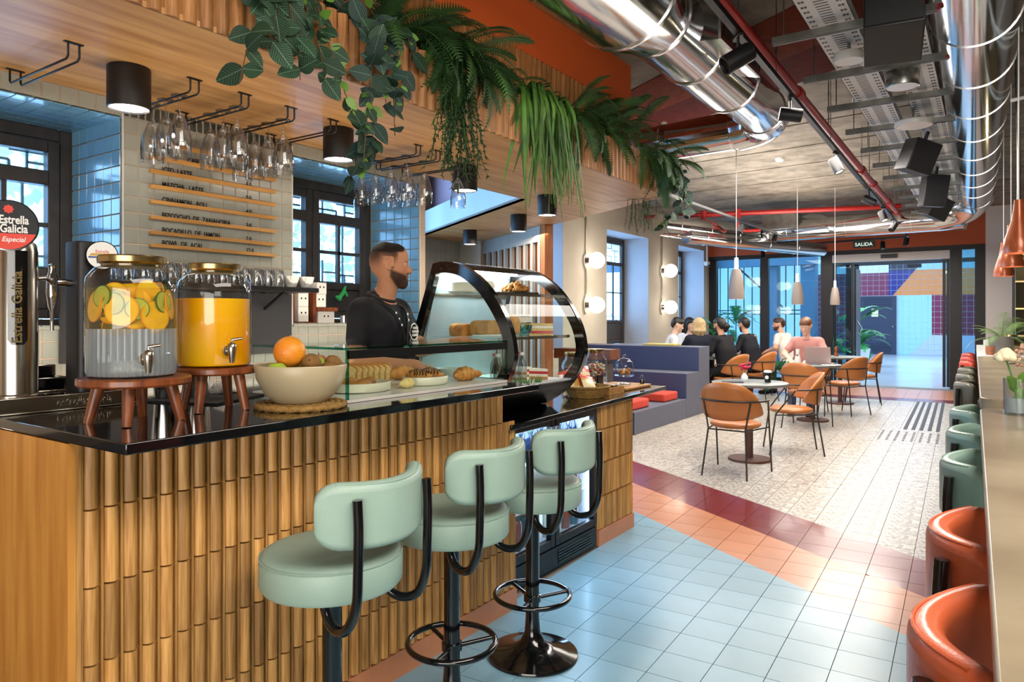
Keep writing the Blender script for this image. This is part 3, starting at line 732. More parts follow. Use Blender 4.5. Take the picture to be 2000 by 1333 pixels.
# lower counter with the under-counter fridge and the slatted end pier
low = tag(MB().prism([(-2.7, 2.84), (-1.905, 2.84), (-1.905, 2.742), (-1.89, 2.742), (-2.03, 4.95), (-2.7, 4.95)], .866, .892).build('low_worktop', M['stone_black'], bevel=(.003, 2)), 'lower black stone worktop holding the curved cake display', 'worktop')
pier = thing('slatted_pier', 'slatted oak end pier right of the bottle fridge', 'counter', (-2.02, 3.86, 0))
MB().box(-.5, -.012, 0, .5, 0, .86).build('carcass', M['backing'], pier)
MB().box(-.012, .004, 0, .5, 0, .095).build('plinth', M['pink_plinth'], pier)
r2 = [(.1, .19), (.302, .195), (.508, .196), (.714, .145)]
m2 = {h: half_round(.037, h, .014).mesh('slat', M['slat'], smooth=50) for _, h in r2}
for i in range(12):
    for z, h in r2: newobj('slat', m2[h], pier, (-.012, .022 + .0415 * i, z))
# black base of the display rising from the lower counter behind the worktop end
# bottle fridge
fr_ = thing('bottle_fridge', 'black under-counter drinks fridge with two lit glass doors', 'fridge', (-2.02, 2.86, 0))
FL = .97
M['fridge_in'] = mat('fridge_liner', '#dfe8f5', .4)
MB().box(-.5, -.48, .02, FL, .13, .84).box(-.5, -.03, .0, .02, .13, .84).box(-.5, -.03, FL - .02, FL, .13, .84).box(-.5, -.03, 0, FL, .13, .15).box(-.5, -.03, 0, FL, .82, .84).build('liner', M['fridge_in'], fr_)
MB().box(-.5, -.0, .0, FL, 0.015, .13).build('base_grille', M['black'], fr_)
for k in range(5): MB().box(-.001, .004, .52, FL - .06, .035 + .016 * k, .043 + .016 * k).build('vent_slot', M['black_gloss'], fr_)
for z in (.36, .6): MB().box(-.46, -.06, .025, FL - .025, z, z + .008).build('shelf', M['white'], fr_)
for a, b in ((.0, FL / 2 - .005), (FL / 2 + .005, FL)):
    df = MB(); df.box(-.03, .005, a, a + .04, .14, .85).box(-.03, .005, b - .04, b, .14, .85).box(-.03, .005, a + .04, b - .04, .14, .185).box(-.03, .005, a + .04, b - .04, .81, .85)
    dfo = df.build('door', M['black'], fr_, bevel=(.003, 1))
    MB().box(-.02, -.012, a + .04, b - .04, .185, .81).build('door_glass', M['glass'], dfo)
M['led'] = mat('led_strip', '#ffffff', .5, emit=(.55, .75, 1, 1), estr=16)
for y in (.025, FL - .035, FL / 2 - .004): MB().box(-.05, -.04, y, y + .01, .2, .8).build('led_strip', M['led'], fr_)
MB().box(-.3, -.28, .05, FL - .05, .805, .815).build('led_strip', M['led'], fr_)
light('fridge_led_glow', 'AREA', (-2.12, 3.34, .8), 14, (.6, .78, 1), size=.3, size_y=.8)
# bottles and cans inside
cols = ['#2b4a2e', '#7c2230', '#c9c3a8', '#4a2a5a', '#d8d2c8', '#8a3b22', '#2a5a66', '#c8a84a']
BM = [mat('bottle_%d' % k, c, .2, coat=.4) for k, c in enumerate(cols)]
M['bottle_dark'] = mat('dark_bottle_glass', '#1c2740', .1, coat=.5)
def bottle_me(m_, h, r, can=False):
    if can: prof = [(0, 0), (r * .85, 0), (r, .012), (r, h - .015), (r * .8, h), (0, h)]
    else: prof = [(0, 0), (r, 0), (r, h * .55), (r * .9, h * .63), (r * .4, h * .78), (r * .38, h * .97), (r * .42, h), (0, h)]
    return MB().lathe(prof, 12).mesh('bottle', m_, smooth=40)
random.seed(3)
ORD = ('first', 'second', 'third', 'fourth', 'fifth', 'sixth', 'seventh', 'eighth', 'ninth', 'tenth', 'eleventh', 'twelfth', 'thirteenth', 'fourteenth', 'fifteenth')
bl = [bottle_me(M['bottle_dark'], .22, .032), bottle_me(BM[0], .22, .032), bottle_me(BM[1], .2, .035), bottle_me(BM[2], .16, .036, True), bottle_me(BM[4], .17, .036, True), bottle_me(BM[5], .16, .036, True), bottle_me(BM[6], .16, .036, True)]
shelf_rows = ((.608, (0, 0, 1, 0), 'top'), (.368, (2, 1, 2, 2), 'middle'), (.15, (3, 4, 5, 6, 4), 'bottom'))
for z, ks, nm in shelf_rows:
    for i in range(9):
        for q, dx in enumerate((-.12, -.24)):
            k = ks[(i + q) % len(ks)]
            o = newobj('drink_can' if k >= 3 else 'drink_bottle', bl[k], None, (-2.02 + dx, 2.93 + .103 * i, z))
            tag(o, '%s in the drinks fridge, %s from the left on the %s shelf, %s row' % ('drink can' if k >= 3 else 'drink bottle', ORD[i], nm, ('front', 'back')[q]), 'can' if k >= 3 else 'bottle', 'drinks on the %s fridge shelf' % nm)

# ================================================================ slatted soffit, planter ledge, orange bulkhead
SX = -2.255
band = struct(newobj('trim_2', None, None, (SX, 0, 2.4)), 'half-round oak slat band along the front of the soffit')
MB().box(-.6, -.02, -2, 5.54, .02, .2).build('ledge', M['backing'], band)
sm = half_round(.058, .27, .02).mesh('slat', M['slat_dark'], smooth=50)
for i in range(78): newobj('slat', sm, band, (-.02, .74 + .0623 * i, 0))
MB().box(-.6, -.0, 5.535, 5.55, 0, .27).build('end_board', M['slat_dark'], band)
band2 = struct(newobj('trim_3', None, None, (-2.55, 0, 2.6)), 'upper half-round oak slat band behind the hanging plants')
MB().box(-.1, -.02, -2, 5.44, 0, .53).build('backing', M['backing'], band2)
sm2 = half_round(.06, .53, .02).mesh('slat', M['slat_dark'], smooth=50)
for i in range(70): newobj('slat', sm2, band2, (-.02, 1.0 + .0635 * i, 0))
struct(MB().box(-3.32, -2.55, -3.9, 5.45, 3.13, 3.5).build('wall_bulkhead', M['orange_paint']), 'orange painted bulkhead above the slatted soffit')

# ---------------- soffit spot lamps
def spot_can(loc, label, e=9):
    t = thing('ceiling_spot', label, 'lamp', loc, group='black cylinder spots in the oak soffit')
    MB().lathe([(0, 0), (.078, 0), (.08, -.004), (.08, -.162), (.074, -.165), (.074, -.15), (0, -.15)], 32).build('housing', M['lampblack'], t, smooth=40)
    MB().lathe([(0, -.152), (.072, -.152), (.072, -.158), (0, -.16)], 32).build('diffuser', M['lamp_glow'], t)
    light('ceiling_spot_light', 'SPOT', (loc[0], loc[1], loc[2] - .17), e, WARM, radius=.06, spot=110, blend=.6)
spot_can((-2.88, 1.47, 2.4), 'black cylinder ceiling spot left of the first wine glasses', 16)
spot_can((-2.9, 2.58, 2.4), 'black cylinder ceiling spot between the two groups of wine glasses', 16)
spot_can((-2.92, 3.69, 2.4), 'black cylinder ceiling spot behind the single wine glass', 16)
spot_can((-3.07, 4.96, 2.4), 'black cylinder ceiling spot half hidden by long grass leaves', 16)
spot_can((-3.88, 5.74, 2.4), 'black cylinder ceiling spot above the curved display', 14)
spot_can((-5.02, 6.43, 2.4), 'black cylinder ceiling spot deepest in the alcove', 14)
# ================================================================ on and behind the bar
ST = 1.112
M['acacia'] = wood('acacia_wood', '#8a4a24', '#5e2c14', (3, 3, .5), .35, 14, .12, .2)
M['brass'] = mat('brushed_brass', '#b09a6a', .25, 1.0)
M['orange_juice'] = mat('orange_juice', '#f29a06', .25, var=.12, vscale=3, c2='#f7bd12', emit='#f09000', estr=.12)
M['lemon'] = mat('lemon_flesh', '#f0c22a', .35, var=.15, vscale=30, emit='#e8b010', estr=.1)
M['lime'] = mat('lime_flesh', '#b8c86a', .35, var=.2, vscale=30)
M['lime_rind'] = mat('lime_rind', '#3f6a1c', .4)
M['water'] = thin_glass('water', '#eef4f8', .8, None, .42)
M['lemon_water'] = thin_glass('lemon_water', '#fff3c4', .4, None, .06)
def ribs(t, z): return .0016 * math.cos(t * 44) if .03 < z < .2 else 0
def stand(loc, r, h, label, rz):
    t = thing('wooden_stand', label, 'stand', loc, rz, 'round wooden stands under the drink dispensers')
    MB().lathe([(0, h - .022), (r - .004, h - .022), (r, h - .017), (r, h - .004), (r - .004, h), (0, h)], 40).build('plate', M['acacia'], t, smooth=35)
    for k in range(4):
        a = R(45 + 90 * k); q = r * .62; f_ = r * .8
        MB().cyl((f_ * math.cos(a), f_ * math.sin(a), 0), (q * math.cos(a), q * math.sin(a), h - .02), .0125, .017, 14).build('leg', M['acacia'], t, smooth=40)
def dispenser(loc, r, h, label, juice):
    t = thing('drink_dispenser', label, 'dispenser', loc, group='glass drink dispensers on the bar')
    out = [(0, 0), (r * .93, 0), (r, .012), (r, h * .74), (r * .97, h * .82), (r * .82, h * .895), (r * .66, h * .915), (r * .66, h * .95)]
    MB().lathe(out, 88, flute=ribs).build('glass_body', M['glass_jar'], t, smooth=60)
    MB().lathe([(0, h * .91), (r * .64, h * .91), (r * .66, h * .93), (r * .735, h * .945), (r * .75, h * .99), (r * .73, h), (0, h)], 40).build('lid', M['brass'], t, smooth=40)
    # tap on the side towards the room
    a = R(-12); n_ = Vector((math.cos(a), math.sin(a), 0)); p = n_ * r; z = .052
    tp_ = MB(); tp_.cyl((p.x, p.y, z), tuple(p + n_ * .008 + Vector((0, 0, z))), .017, n=16)
    q = p + n_ * .028; tp_.tube([tuple(p + Vector((0, 0, z))), tuple(q + Vector((0, 0, z)))], .008, 10)
    tp_.lathe([(0, z - .035), (.007, z - .035), (.009, z - .02), (.0125, z), (.013, z + .018), (.009, z + .024), (0, z + .026)], 14, (q.x, q.y, 0))
    tp_.tube([tuple(q + Vector((0, 0, z + .026))), tuple(q + Vector((0, 0, z + .034))), tuple(q + Vector((.02, .022, z + .038)))], [.005, .005, .004], 8)
    tp_.build('tap', M['steel'], t, smooth=50)
    if juice:
        hh = h * .66
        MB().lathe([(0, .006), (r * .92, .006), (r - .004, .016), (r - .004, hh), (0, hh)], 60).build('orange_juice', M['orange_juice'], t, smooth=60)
    else:
        MB().lathe([(0, .006), (r * .92, .006), (r - .004, .016), (r - .006, h * .2), (r - .006, h * .40), (0, h * .40)], 176, flute=lambda t, z: .0022 * math.cos(t * 44)).build('water', M['water'], t, smooth=60)
        MB().lathe([(r - .004, h * .40), (r - .004, h * .73), (0, h * .73)], 60).build('lemon_water', M['lemon_water'], t, smooth=60)
        random.seed(5); sl = MB().lathe([(0, -.002), (.03, -.002), (.0315, 0), (.03, .002), (0, .002)], 22)
        n0 = len(sl.f); sl.m = [0] * n0
        def slice_me(name, R_, flesh, rind):
            b = MB(); b.lathe([(0, -.002), (R_ * .92, -.002), (R_ * .92, .002), (0, .002)], 24); b.cur = 1
            b.lathe([(R_ * .92, -.0022), (R_, -.0018), (R_, .0018), (R_ * .92, .0022), (R_ * .92, -.0022)], 24)
            return b.mesh(name, [flesh, rind], smooth=40)
        rindy = mat('lemon_rind', '#eda60c', .4)
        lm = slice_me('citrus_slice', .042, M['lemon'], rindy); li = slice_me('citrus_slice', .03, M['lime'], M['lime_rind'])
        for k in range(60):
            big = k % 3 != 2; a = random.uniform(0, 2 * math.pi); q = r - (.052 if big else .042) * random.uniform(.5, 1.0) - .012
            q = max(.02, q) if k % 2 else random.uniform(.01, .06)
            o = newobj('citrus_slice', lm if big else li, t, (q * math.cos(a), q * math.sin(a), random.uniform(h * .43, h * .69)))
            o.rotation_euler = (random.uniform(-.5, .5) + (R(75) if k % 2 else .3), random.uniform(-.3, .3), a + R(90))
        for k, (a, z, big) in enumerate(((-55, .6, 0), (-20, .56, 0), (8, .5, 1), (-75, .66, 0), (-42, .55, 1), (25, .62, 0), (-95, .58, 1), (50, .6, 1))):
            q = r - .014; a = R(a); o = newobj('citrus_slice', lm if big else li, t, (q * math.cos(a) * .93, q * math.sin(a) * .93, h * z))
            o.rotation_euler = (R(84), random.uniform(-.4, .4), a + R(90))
stand((-1.965, 1.02, ST), .143, .125, 'larger round acacia stand under the lemon water dispenser', R(8))
dispenser((-1.972, 1.015, ST + .125), .115, .33, 'ribbed glass dispenser of water with lemon and lime slices', False)
stand((-2.02, 1.294, ST), .125, .135, 'round acacia stand under the orange juice dispenser', R(-14))
dispenser((-2.02, 1.294, ST + .135), .108, .318, 'ribbed glass dispenser two thirds full of orange juice', True)

# ---------------- beer taps
TX = -2.45
tray = thing('beer_drip_tray', 'stainless drip tray with raised lettering under the beer taps', 'tray', (TX, .83, ST))
MB().box(-.1, .075, .0, .42, 0, .006).box(.069, .075, 0, .42, .006, .05).box(-.1, .069, .414, .42, .006, .05).box(-.1, -.094, 0, .414, .006, .05).build('pan', M['steel'], tray, bevel=(.002, 2))
for k in range(12): MB().box(-.09, .066, .012 + .033 * k, .03 + .033 * k, .04, .045).build('grate_bar', M['chrome'], tray)
text('lettering', 'estrellaGalicia', .036, M['steel'], tray, (.0755, .165, .014), (R(90), 0, R(90)), .002, sx=.82, bold=.0006)
def face_cam(p): return math.atan2(-p[0], p[1]) * -1 if False else math.atan2(0 - p[0], -(0 - p[1])) 
M['medal_red'] = mat('badge_red', '#d8402f', .55)
M['medal_navy'] = mat('badge_navy', '#12131c', .6)
tw = thing('beer_tower', 'brushed steel beer tower with a round black and red badge', 'beer tap', (TX, .915, ST + .046))
MB().lathe([(0, 0), (.062, 0), (.062, .008), (.055, .012), (.055, .44), (.05, .465), (.03, .48), (0, .485)], 36).build('column', M['steel'], tw, smooth=40)
inset = MB()
pts = [(a, z) for a, z in zip([R(v) for v in range(-26, 27, 4)], [0] * 14)]
rows_ = []
for z in (.16, .175, .3, .42, .44): rows_.append([(.0563 * math.cos(R(-18) + a * (.6 if z == .16 else 1)), .0563 * math.sin(R(-18) + a * (.6 if z == .16 else 1)), z) for a, _ in pts])
inset.grid(rows_).build('dark_inset', M['black_gloss'], tw, smooth=60)
text('lettering', 'Estrella Galicia', .036, M['brass'], tw, (.057, -.008, .165), (R(90), R(-90), R(72)), .0016, sx=1.0, bold=.0008)
TH = R(66); nx_, ny_ = math.sin(TH), -math.cos(TH)
def disc(parent, c, r, m_, th, name, off, part=None):
    o = MB().cyl((0, 0, 0), (0, 0, th), r, n=40).build(name, m_, parent, (0 if False else 40), (c[0] + nx_ * off, c[1] + ny_ * off, c[2]), (R(90), 0, TH)); return o
MC = (-.002, -.016, .512)
disc(tw, MC, .075, M['chrome'], .012, 'badge_rim', .05)
disc(tw, MC, .071, M['medal_navy'], .003, 'badge_face', .062)
seg = [((.0708) * math.cos(R(a)), .0708 * math.sin(R(a))) for a in range(200, 341, 7)]
MB().prism(seg, 0, .0012).build('badge_red_field', M['medal_red'], tw, None, (MC[0] + nx_ * .0652, MC[1] + ny_ * .0652, MC[2]), (R(90), 0, TH))
def badge_text(s, size, dx, dz, m_, sx=1, bold=0, shear=0):
    ux, uy = math.cos(TH), math.sin(TH)
    text('badge_lettering', s, size, m_, tw, (MC[0] + nx_ * .0665 + ux * dx, MC[1] + ny_ * .0665 + uy * dx, MC[2] + dz), (R(90), 0, TH), .0006, 'CENTER', sx, bold, shear)
badge_text('Estrella', .034, .013, .005, M['white'], .72, .0009)
badge_text('Galicia', .034, .013, -.021, M['white'], .74, .0009)
badge_text('Especial', .02, .012, -.048, M['white'], .9, .0003, .25)
star = []
for k in range(16): star.append(((.0105 if k % 2 else .0135) * math.cos(R(22.5 * k)), (.0105 if k % 2 else .0135) * math.sin(R(22.5 * k))))
MB().prism(star, 0, .001).build('badge_star', M['medal_red'], tw, None, (MC[0] + nx_ * .0655, MC[1] + ny_ * .0655, MC[2] + .047), (R(90), 0, TH))
MB().tube(smooth_path([(.02, .05, .36), (.02, .07, .363), (.02, .085, .355)], 4), .007, 8).build('spout_pipe', M['chrome'], tw, smooth=50)
tw2 = thing('beer_tower', 'matt black beer tower with a small white round badge', 'beer tap', (TX, 1.12, ST + .046))
MB().prism(rrect(.105, .105, .02, 4), 0, .485).build('column', M['lampblack'], tw2, bevel=(.004, 2))
ux, uy = math.cos(TH), math.sin(TH)
MB().cyl((0, 0, 0), (0, 0, .012), .043, n=32).build('badge', M['white'], tw2, None, (nx_ * .08, ny_ * .03 + .02, .44), (R(90), 0, TH))
MB().cyl((0, 0, -.004), (0, 0, .01), .046, n=32).build('badge_rim', M['black_gloss'], tw2, None, (nx_ * .08, ny_ * .03 + .02, .44), (R(90), 0, TH))
M['gold_print'] = mat('gold_print', '#c99a3a', .4); M['blue_print'] = mat('blue_print', '#2a3f8a', .4)
bo = (nx_ * .08 + nx_ * .0125, ny_ * .03 + .02 + ny_ * .0125, .44)
MB().prism([(-.036, -.002), (.036, -.002), (.03, .006), (-.03, .006)], 0, .001).build('badge_band', M['gold_print'], tw2, None, bo, (R(90), 0, TH))
MB().prism([(-.038, -.009), (.038, -.009), (.038, -.004), (-.038, -.004)], 0, .001).build('badge_stripe', M['blue_print'], tw2, None, bo, (R(90), 0, TH))
text('badge_lettering', 'Estrella', .013, M['medal_red'], tw2, (bo[0], bo[1], bo[2] + .008), (R(90), 0, TH), .0006, 'CENTER')
text('badge_lettering', 'Pavo', .016, M['blue_print'], tw2, (bo[0], bo[1], bo[2] - .026), (R(90), 0, TH), .0006, 'CENTER', bold=.0004)
tapb = MB(); tapb.tube([(0, -.05, .35), (0, -.075, .352), (0, -.1, .352)], [.011, .013, .012], 12)
tapb.lathe([(0, .2), (.0055, .2), (.0055, .26), (.012, .275), (.018, .32), (.0165, .36), (.01, .39), (.0135, .405), (0, .41)], 16, (0, -.108, 0))
tapb.build('tap', M['chrome'], tw2, smooth=45)
# shakers, bar mat, towel
tag(MB().prism([(-2.41, 1.262), (-2.11, 1.36), (-2.245, 1.66), (-2.545, 1.55)], ST, ST + .006).build('rubber_mat', mat('black_rubber', '#141416', .7, bump=.6, bscale=300)), 'black ribbed rubber bar mat under the steel cups', 'mat')
def shaker(x, y, lab):
    tag(MB().lathe([(0, 0), (.034, 0), (.035, .004), (.045, .15), (.046, .155), (.043, .155), (.032, .008), (0, .008)], 28, (x, y, ST + .007)).build('steel_cup', M['chrome'], smooth=40), lab, 'cup', 'steel shaker cups')
shaker(-2.42, 1.36, 'steel shaker cup left, under the lemon water stand'); shaker(-2.33, 1.43, 'steel shaker cup right, between the two wooden stands')
sd = [(0, (-.0, 0, .01), (.05, .03, .02), .018, .02), (0, (.05, .03, .02), (.09, .0, .012), .018, .014), (0, (.0, .03, .012), (.07, .07, .012), .014, .012), (0, (.02, .0, .03), (.05, .02, .04), .012, .014), (0, (-.03, .05, .01), (.02, .06, .012), .014, .016)]
tag(newobj('bar_towel', sdf_mesh('bar_towel', sd, [mat('white_towel', '#e3e1dc', .9, bump=.4, bscale=200)], .006, .012), None, (-2.40, 1.53, ST + .006)), 'crumpled white towel on the black bar mat', 'towel')
tag(MB().prism(rrect(.16, .2, .03, 4), 0, .09).prism(rrect(.1, .16, .03, 4, -.02, 0), .09, .13).build('small_appliance', M['black_gloss'], None, 40, (-2.64, 1.02, ST + .0), bevel=(.006, 2)), 'low black appliance behind the beer taps', 'appliance')
# back counter carrying it, and the workbench of the bar
tag(MB().box(-3.3, -2.86, -.6, 3.6, 0, .88).box(-3.31, -2.84, -.62, 3.62, .88, .91).build('back_counter', M['black'], bevel=(.003, 1)), 'low black back counter under the menu wall', 'counter')
tag(MB().box(-2.74, -2.565, .84, 1.3, 0, 1.1).build('tap_cabinet', M['black'], bevel=(.003, 1)), 'black cabinet behind the beer taps', 'cabinet')

# ---------------- fruit bowl on a woven mat
M['wicker'] = mat('woven_straw', '#a9803f', .75, var=.35, vscale=60, bump=.9, bscale=140)
M['stoneware'] = mat('beige_stoneware', '#b9a988', .35, var=.08, vscale=4)
BC = (-1.84, 1.482)
mat_o = thing('woven_placemat', 'round braided straw mat under the fruit bowl', 'placemat', (*BC, ST))
for k in range(7):
    rr_ = .133 - .0185 * k; pth = []
    n = 60 if rr_ > .06 else 30
    for j in range(n): a = 2 * math.pi * j / n; pth.append(((rr_ + .003 * math.cos(a * 22)) * math.cos(a), (rr_ + .003 * math.cos(a * 22)) * math.sin(a), .009 + .002 * math.sin(a * 22)))
    MB().tube(pth, .0105, 7, True).build('braid', M['wicker'], mat_o, smooth=60)
tag(MB().lathe([(0, .004), (.075, .004), (.078, 0), (.085, .004), (.113, .03), (.136, .075), (.144, .115), (.142, .119), (.138, .116), (.129, .08), (.105, .038), (.08, .016), (0, .014)], 56, (*BC, ST + .019)).build('fruit_bowl', M['stoneware'], smooth=60), 'beige stoneware bowl heaped with fruit', 'bowl')
M['grapefruit'] = mat('grapefruit_peel', '#e99a1c', .4, var=.12, vscale=6, c2='#e2842a', bump=.15, bscale=160)
M['apple_red'] = mat('red_apple', '#b5263a', .25, var=.3, vscale=5, c2='#8fae3a', coat=.3)
M['apple_green'] = mat('green_apple', '#9dbb3e', .28, var=.1, vscale=5, coat=.3)
M['kiwi'] = mat('kiwi_skin', '#8a6230', .8, var=.25, vscale=30, bump=.3, bscale=200)
def fruit(name, label, c, r, m_, sc=(1, 1, 1), stem=False):
    t = thing(name, label, 'fruit', (BC[0] + c[0], BC[1] + c[1], ST + c[2]))
    prof = []
    for i in range(15):
        a = math.pi * i / 14; d_ = .16 if stem else .0
        rad = math.sin(a); zz = -math.cos(a) * (1 - d_ * math.exp(-(rad / .25) ** 2)); prof.append((rad * r * sc[0], zz * r * sc[2]))
    prof[0] = (0, prof[0][1]); prof[-1] = (0, prof[-1][1])
    MB().lathe(prof, 24).build('flesh', m_, t, smooth=80)
    if stem: MB().tube([(0, 0, r * .78), (.003, .002, r * 1.1)], .0018, 6).build('stem', M['acacia'], t)
    else: MB().lathe([(0, 0), (.004, 0), (.003, .003), (0, .003)], 8, (0, 0, r * sc[2] - .001)).build('stem_end', M['acacia'], t)
    return t
fruit('grapefruit', 'large yellow-orange grapefruit on top of the fruit bowl', (-.012, -.035, .178), .05, M['grapefruit'])
fruit('green_apple', 'green apple at the left of the bowl', (-.0, -.092, .115), .035, M['apple_green'], stem=True)
fruit('red_apple', 'red apple behind the grapefruit', (-.05, .02, .145), .035, M['apple_red'], stem=True)
fruit('red_apple', 'red apple at the back right of the bowl', (-.02, .085, .132), .034, M['apple_red'], stem=True)
fruit('green_apple', 'green apple between the kiwis', (.01, .05, .13), .033, M['apple_green'], stem=True)
k1 = fruit('kiwi', 'brown kiwi leaning on the grapefruit', (.05, .0, .142), .031, M['kiwi'], (1, 1, 1.25)); k1.rotation_euler = (R(70), 0, R(40))
k2 = fruit('kiwi', 'brown kiwi at the right rim of the bowl', (.045, .095, .128), .03, M['kiwi'], (1, 1, 1.3)); k2.rotation_euler = (R(30), 0, R(10))
k3 = fruit('kiwi', 'small brown kiwi low in the middle of the bowl', (.075, .045, .118), .028, M['kiwi'], (1, 1, 1.2)); k3.rotation_euler = (R(80), 0, R(90))
k4 = fruit('kiwi', 'brown kiwi low under the grapefruit', (.085, -.045, .107), .026, M['kiwi'], (1, 1, 1.25)); k4.rotation_euler = (R(85), 0, R(60))

# ---------------- flat glass pastry display on the worktop
gb = thing('pastry_display', 'flat glass pastry display box on the black worktop', 'display case', (0, 0, ST))
gx0, gx1, gy0, gy1, gz = -2.3, -1.79, 1.63, 2.56, .178
MB().box(gx0, gx1, gy0, gy1, 0.001, .012).build('base_board', mat('white_marble', '#d9d4cc', .25, var=.1), gb)
for nm, b in (('front_pane', (gx1 - .008, gx1, gy0, gy1, .012, gz)), ('side_pane', (gx0, gx1 - .008, gy0, gy0 + .008, .012, gz)), ('side_pane', (gx0, gx1 - .008, gy1 - .008, gy1, .012, gz)), ('top_pane', (gx0, gx1, gy0, gy1, gz, gz + .008))):
    MB().box(*b).build(nm, M['glass_green'], gb)
for x, y in ((gx1 - .008, gy0), (gx1 - .008, gy1 - .008)): MB().box(x, x + .0085, y - .0005, y + .0085, .012, gz).build('glass_edge', M['glass_edge'], gb)
MB().box(gx0, gx1, gy0 - .002, gy0, gz, gz + .008).build('glass_edge', M['glass_edge'], gb)
MB().box(gx1, gx1 + .001, gy0, gy1, gz + .001, gz + .008).build('glass_edge', M['glass_edge'], gb)
MB().box(gx1 - .012, gx1 + .001, gy0 + .01, gy1, gz - .03, gz - .001).build('light_rail', M['black'], gb)
M['crust'] = mat('baked_crust', '#c98a3c', .55, var=.3, vscale=25, c2='#a86224', bump=.25, bscale=60)
M['crumb'] = mat('bread_crumb', '#e6c683', .8, var=.2, vscale=60, bump=.4, bscale=120)
M['choc'] = mat('chocolate', '#2a140a', .25)
M['cream_dish'] = mat('cream_dish', '#ddd2bd', .35)
BZ = ST + .013
def dish(x, y, rx, ry, label, rz=0):
    mb = MB().lathe([(0, .006), (.88, .006), (.9, 0), (.98, .004), (1, .032), (.97, .034), (.94, .012), (0, .011)], 44)
    mb.v = [(v[0] * rx, v[1] * ry, v[2]) for v in mb.v]
    return tag(mb.build('oval_dish', M['cream_dish'], None, 60, (x, y, BZ), (0, 0, rz)), label, 'dish', 'cream dishes in the pastry display')
dish(-1.97, 1.86, .1, .125, 'cream oval dish nearest the fruit bowl'); dish(-1.95, 2.2, .085, .105, 'cream oval dish of chocolate drizzled pastries')
def croissant(name, loc, rz, label, L=.075, r=.026, bend=.6, drizzle=False, m_='crust', rx=0):
    t = thing(name, label, 'pastry', loc, rz, 'pastries in the glass display'); t.rotation_euler = (rx, 0, rz)
    path = []; rr_ = []
    for i in range(25):
        u = -1 + 2 * i / 24; path.append((L * u, bend * .05 * u * u, r * .8)); rr_.append(max(.004, r * (1 - .78 * abs(u) ** 1.6) * (1 + .1 * math.sin(u * 16))))
    b = MB().tube(path, rr_, 14); b.v = [(x, y, max(0, z)) for x, y, z in b.v]
    b.build('dough', M[m_], t, smooth=70)
    if drizzle:
        for k in range(7):
            u = -.6 + 1.2 * k / 6; q = r * (1 - .78 * abs(u) ** 1.6) + .002; pth = []
            for j in range(9): a = R(15 + 150 * j / 8); pth.append((L * u + .006 * math.sin(j * 1.1), bend * .05 * u * u + q * math.cos(a), r * .8 + q * math.sin(a)))
            MB().tube(pth, .0022, 5).build('chocolate_drizzle', M['choc'], t)
pl = [(-2.0, 1.8, 60, 'flaky croissant at the left of the first dish'), (-1.945, 1.85, 80, 'flaky croissant at the front of the first dish'), (-1.985, 1.92, 100, 'flaky croissant at the right of the first dish'), (-2.03, 1.865, 75, 'flaky croissant at the back of the first dish')]
for x, y, a, lb in pl: croissant('croissant', (x, y, BZ + .011), R(a), lb, .05, .02)
croissant('chocolate_croissant', (-1.955, 2.16, BZ + .011), R(25), 'chocolate drizzled pastry on the left of the second dish', .055, .028, .3, True)
croissant('chocolate_croissant', (-1.955, 2.235, BZ + .011), R(20), 'chocolate drizzled pastry on the right of the second dish', .055, .029, .3, True)
croissant('croissant', (-1.92, 2.42, BZ), R(80), 'plain golden croissant alone at the right end of the display', .075, .034, -.6)
croissant('croissant', (-2.17, 2.3, BZ), R(60), 'plain golden croissant behind the chocolate pastries', .075, .034, -.6)
croissant('roll', (-1.9, 2.04, BZ), R(95), 'pale bread roll between the two cream dishes', .045, .022, .1, False, 'crumb')
croissant('roll', (-2.14, 1.72, BZ), R(30), 'round bun in the left corner of the glass display', .05, .035, .1, False, 'crust')
def toast(parent, y, lean):
    out = [(-.055, 0), (.055, 0), (.056, .055)] + [(.06 * math.cos(R(a)), .072 + .03 * math.sin(R(a))) for a in range(-10, 191, 20)] + [(-.056, .055)]
    t_ = MB().prism(out, -.007, .007, 'x'); t_.v = [(v[0], v[1], v[2]) for v in t_.v]
    o = t_.build('slice_crust', M['crust'], parent, None, (0, 0, 0)); return o
random.seed(11)
out = [(-.052, 0), (.052, 0), (.053, .05)] + [(.058 * math.cos(R(a)), .068 + .027 * math.sin(R(a))) for a in range(0, 181, 20)] + [(-.053, .05)]
inn = [(x * .9, .005 + z * .9) for x, z in out]
tm = MB().prism(out, -.0065, .0065, 'y'); tm.cur = 1; tm.prism(inn, -.0072, .0072, 'y'); tme = tm.mesh('bread_slice', [M['crust'], M['crumb']])
for k in range(7):
    o = newobj('bread_slice', tme, None, (-2.16 + .006 * k, 1.95 + .026 * k, BZ), (R(14), 0, R(38)))
    tag(o, ('toast slice %s in the upright row of sliced bread' % ('nearest the viewer', 'second', 'third', 'fourth', 'fifth', 'sixth', 'last')[k]), 'bread', 'row of toast slices in the glass display')
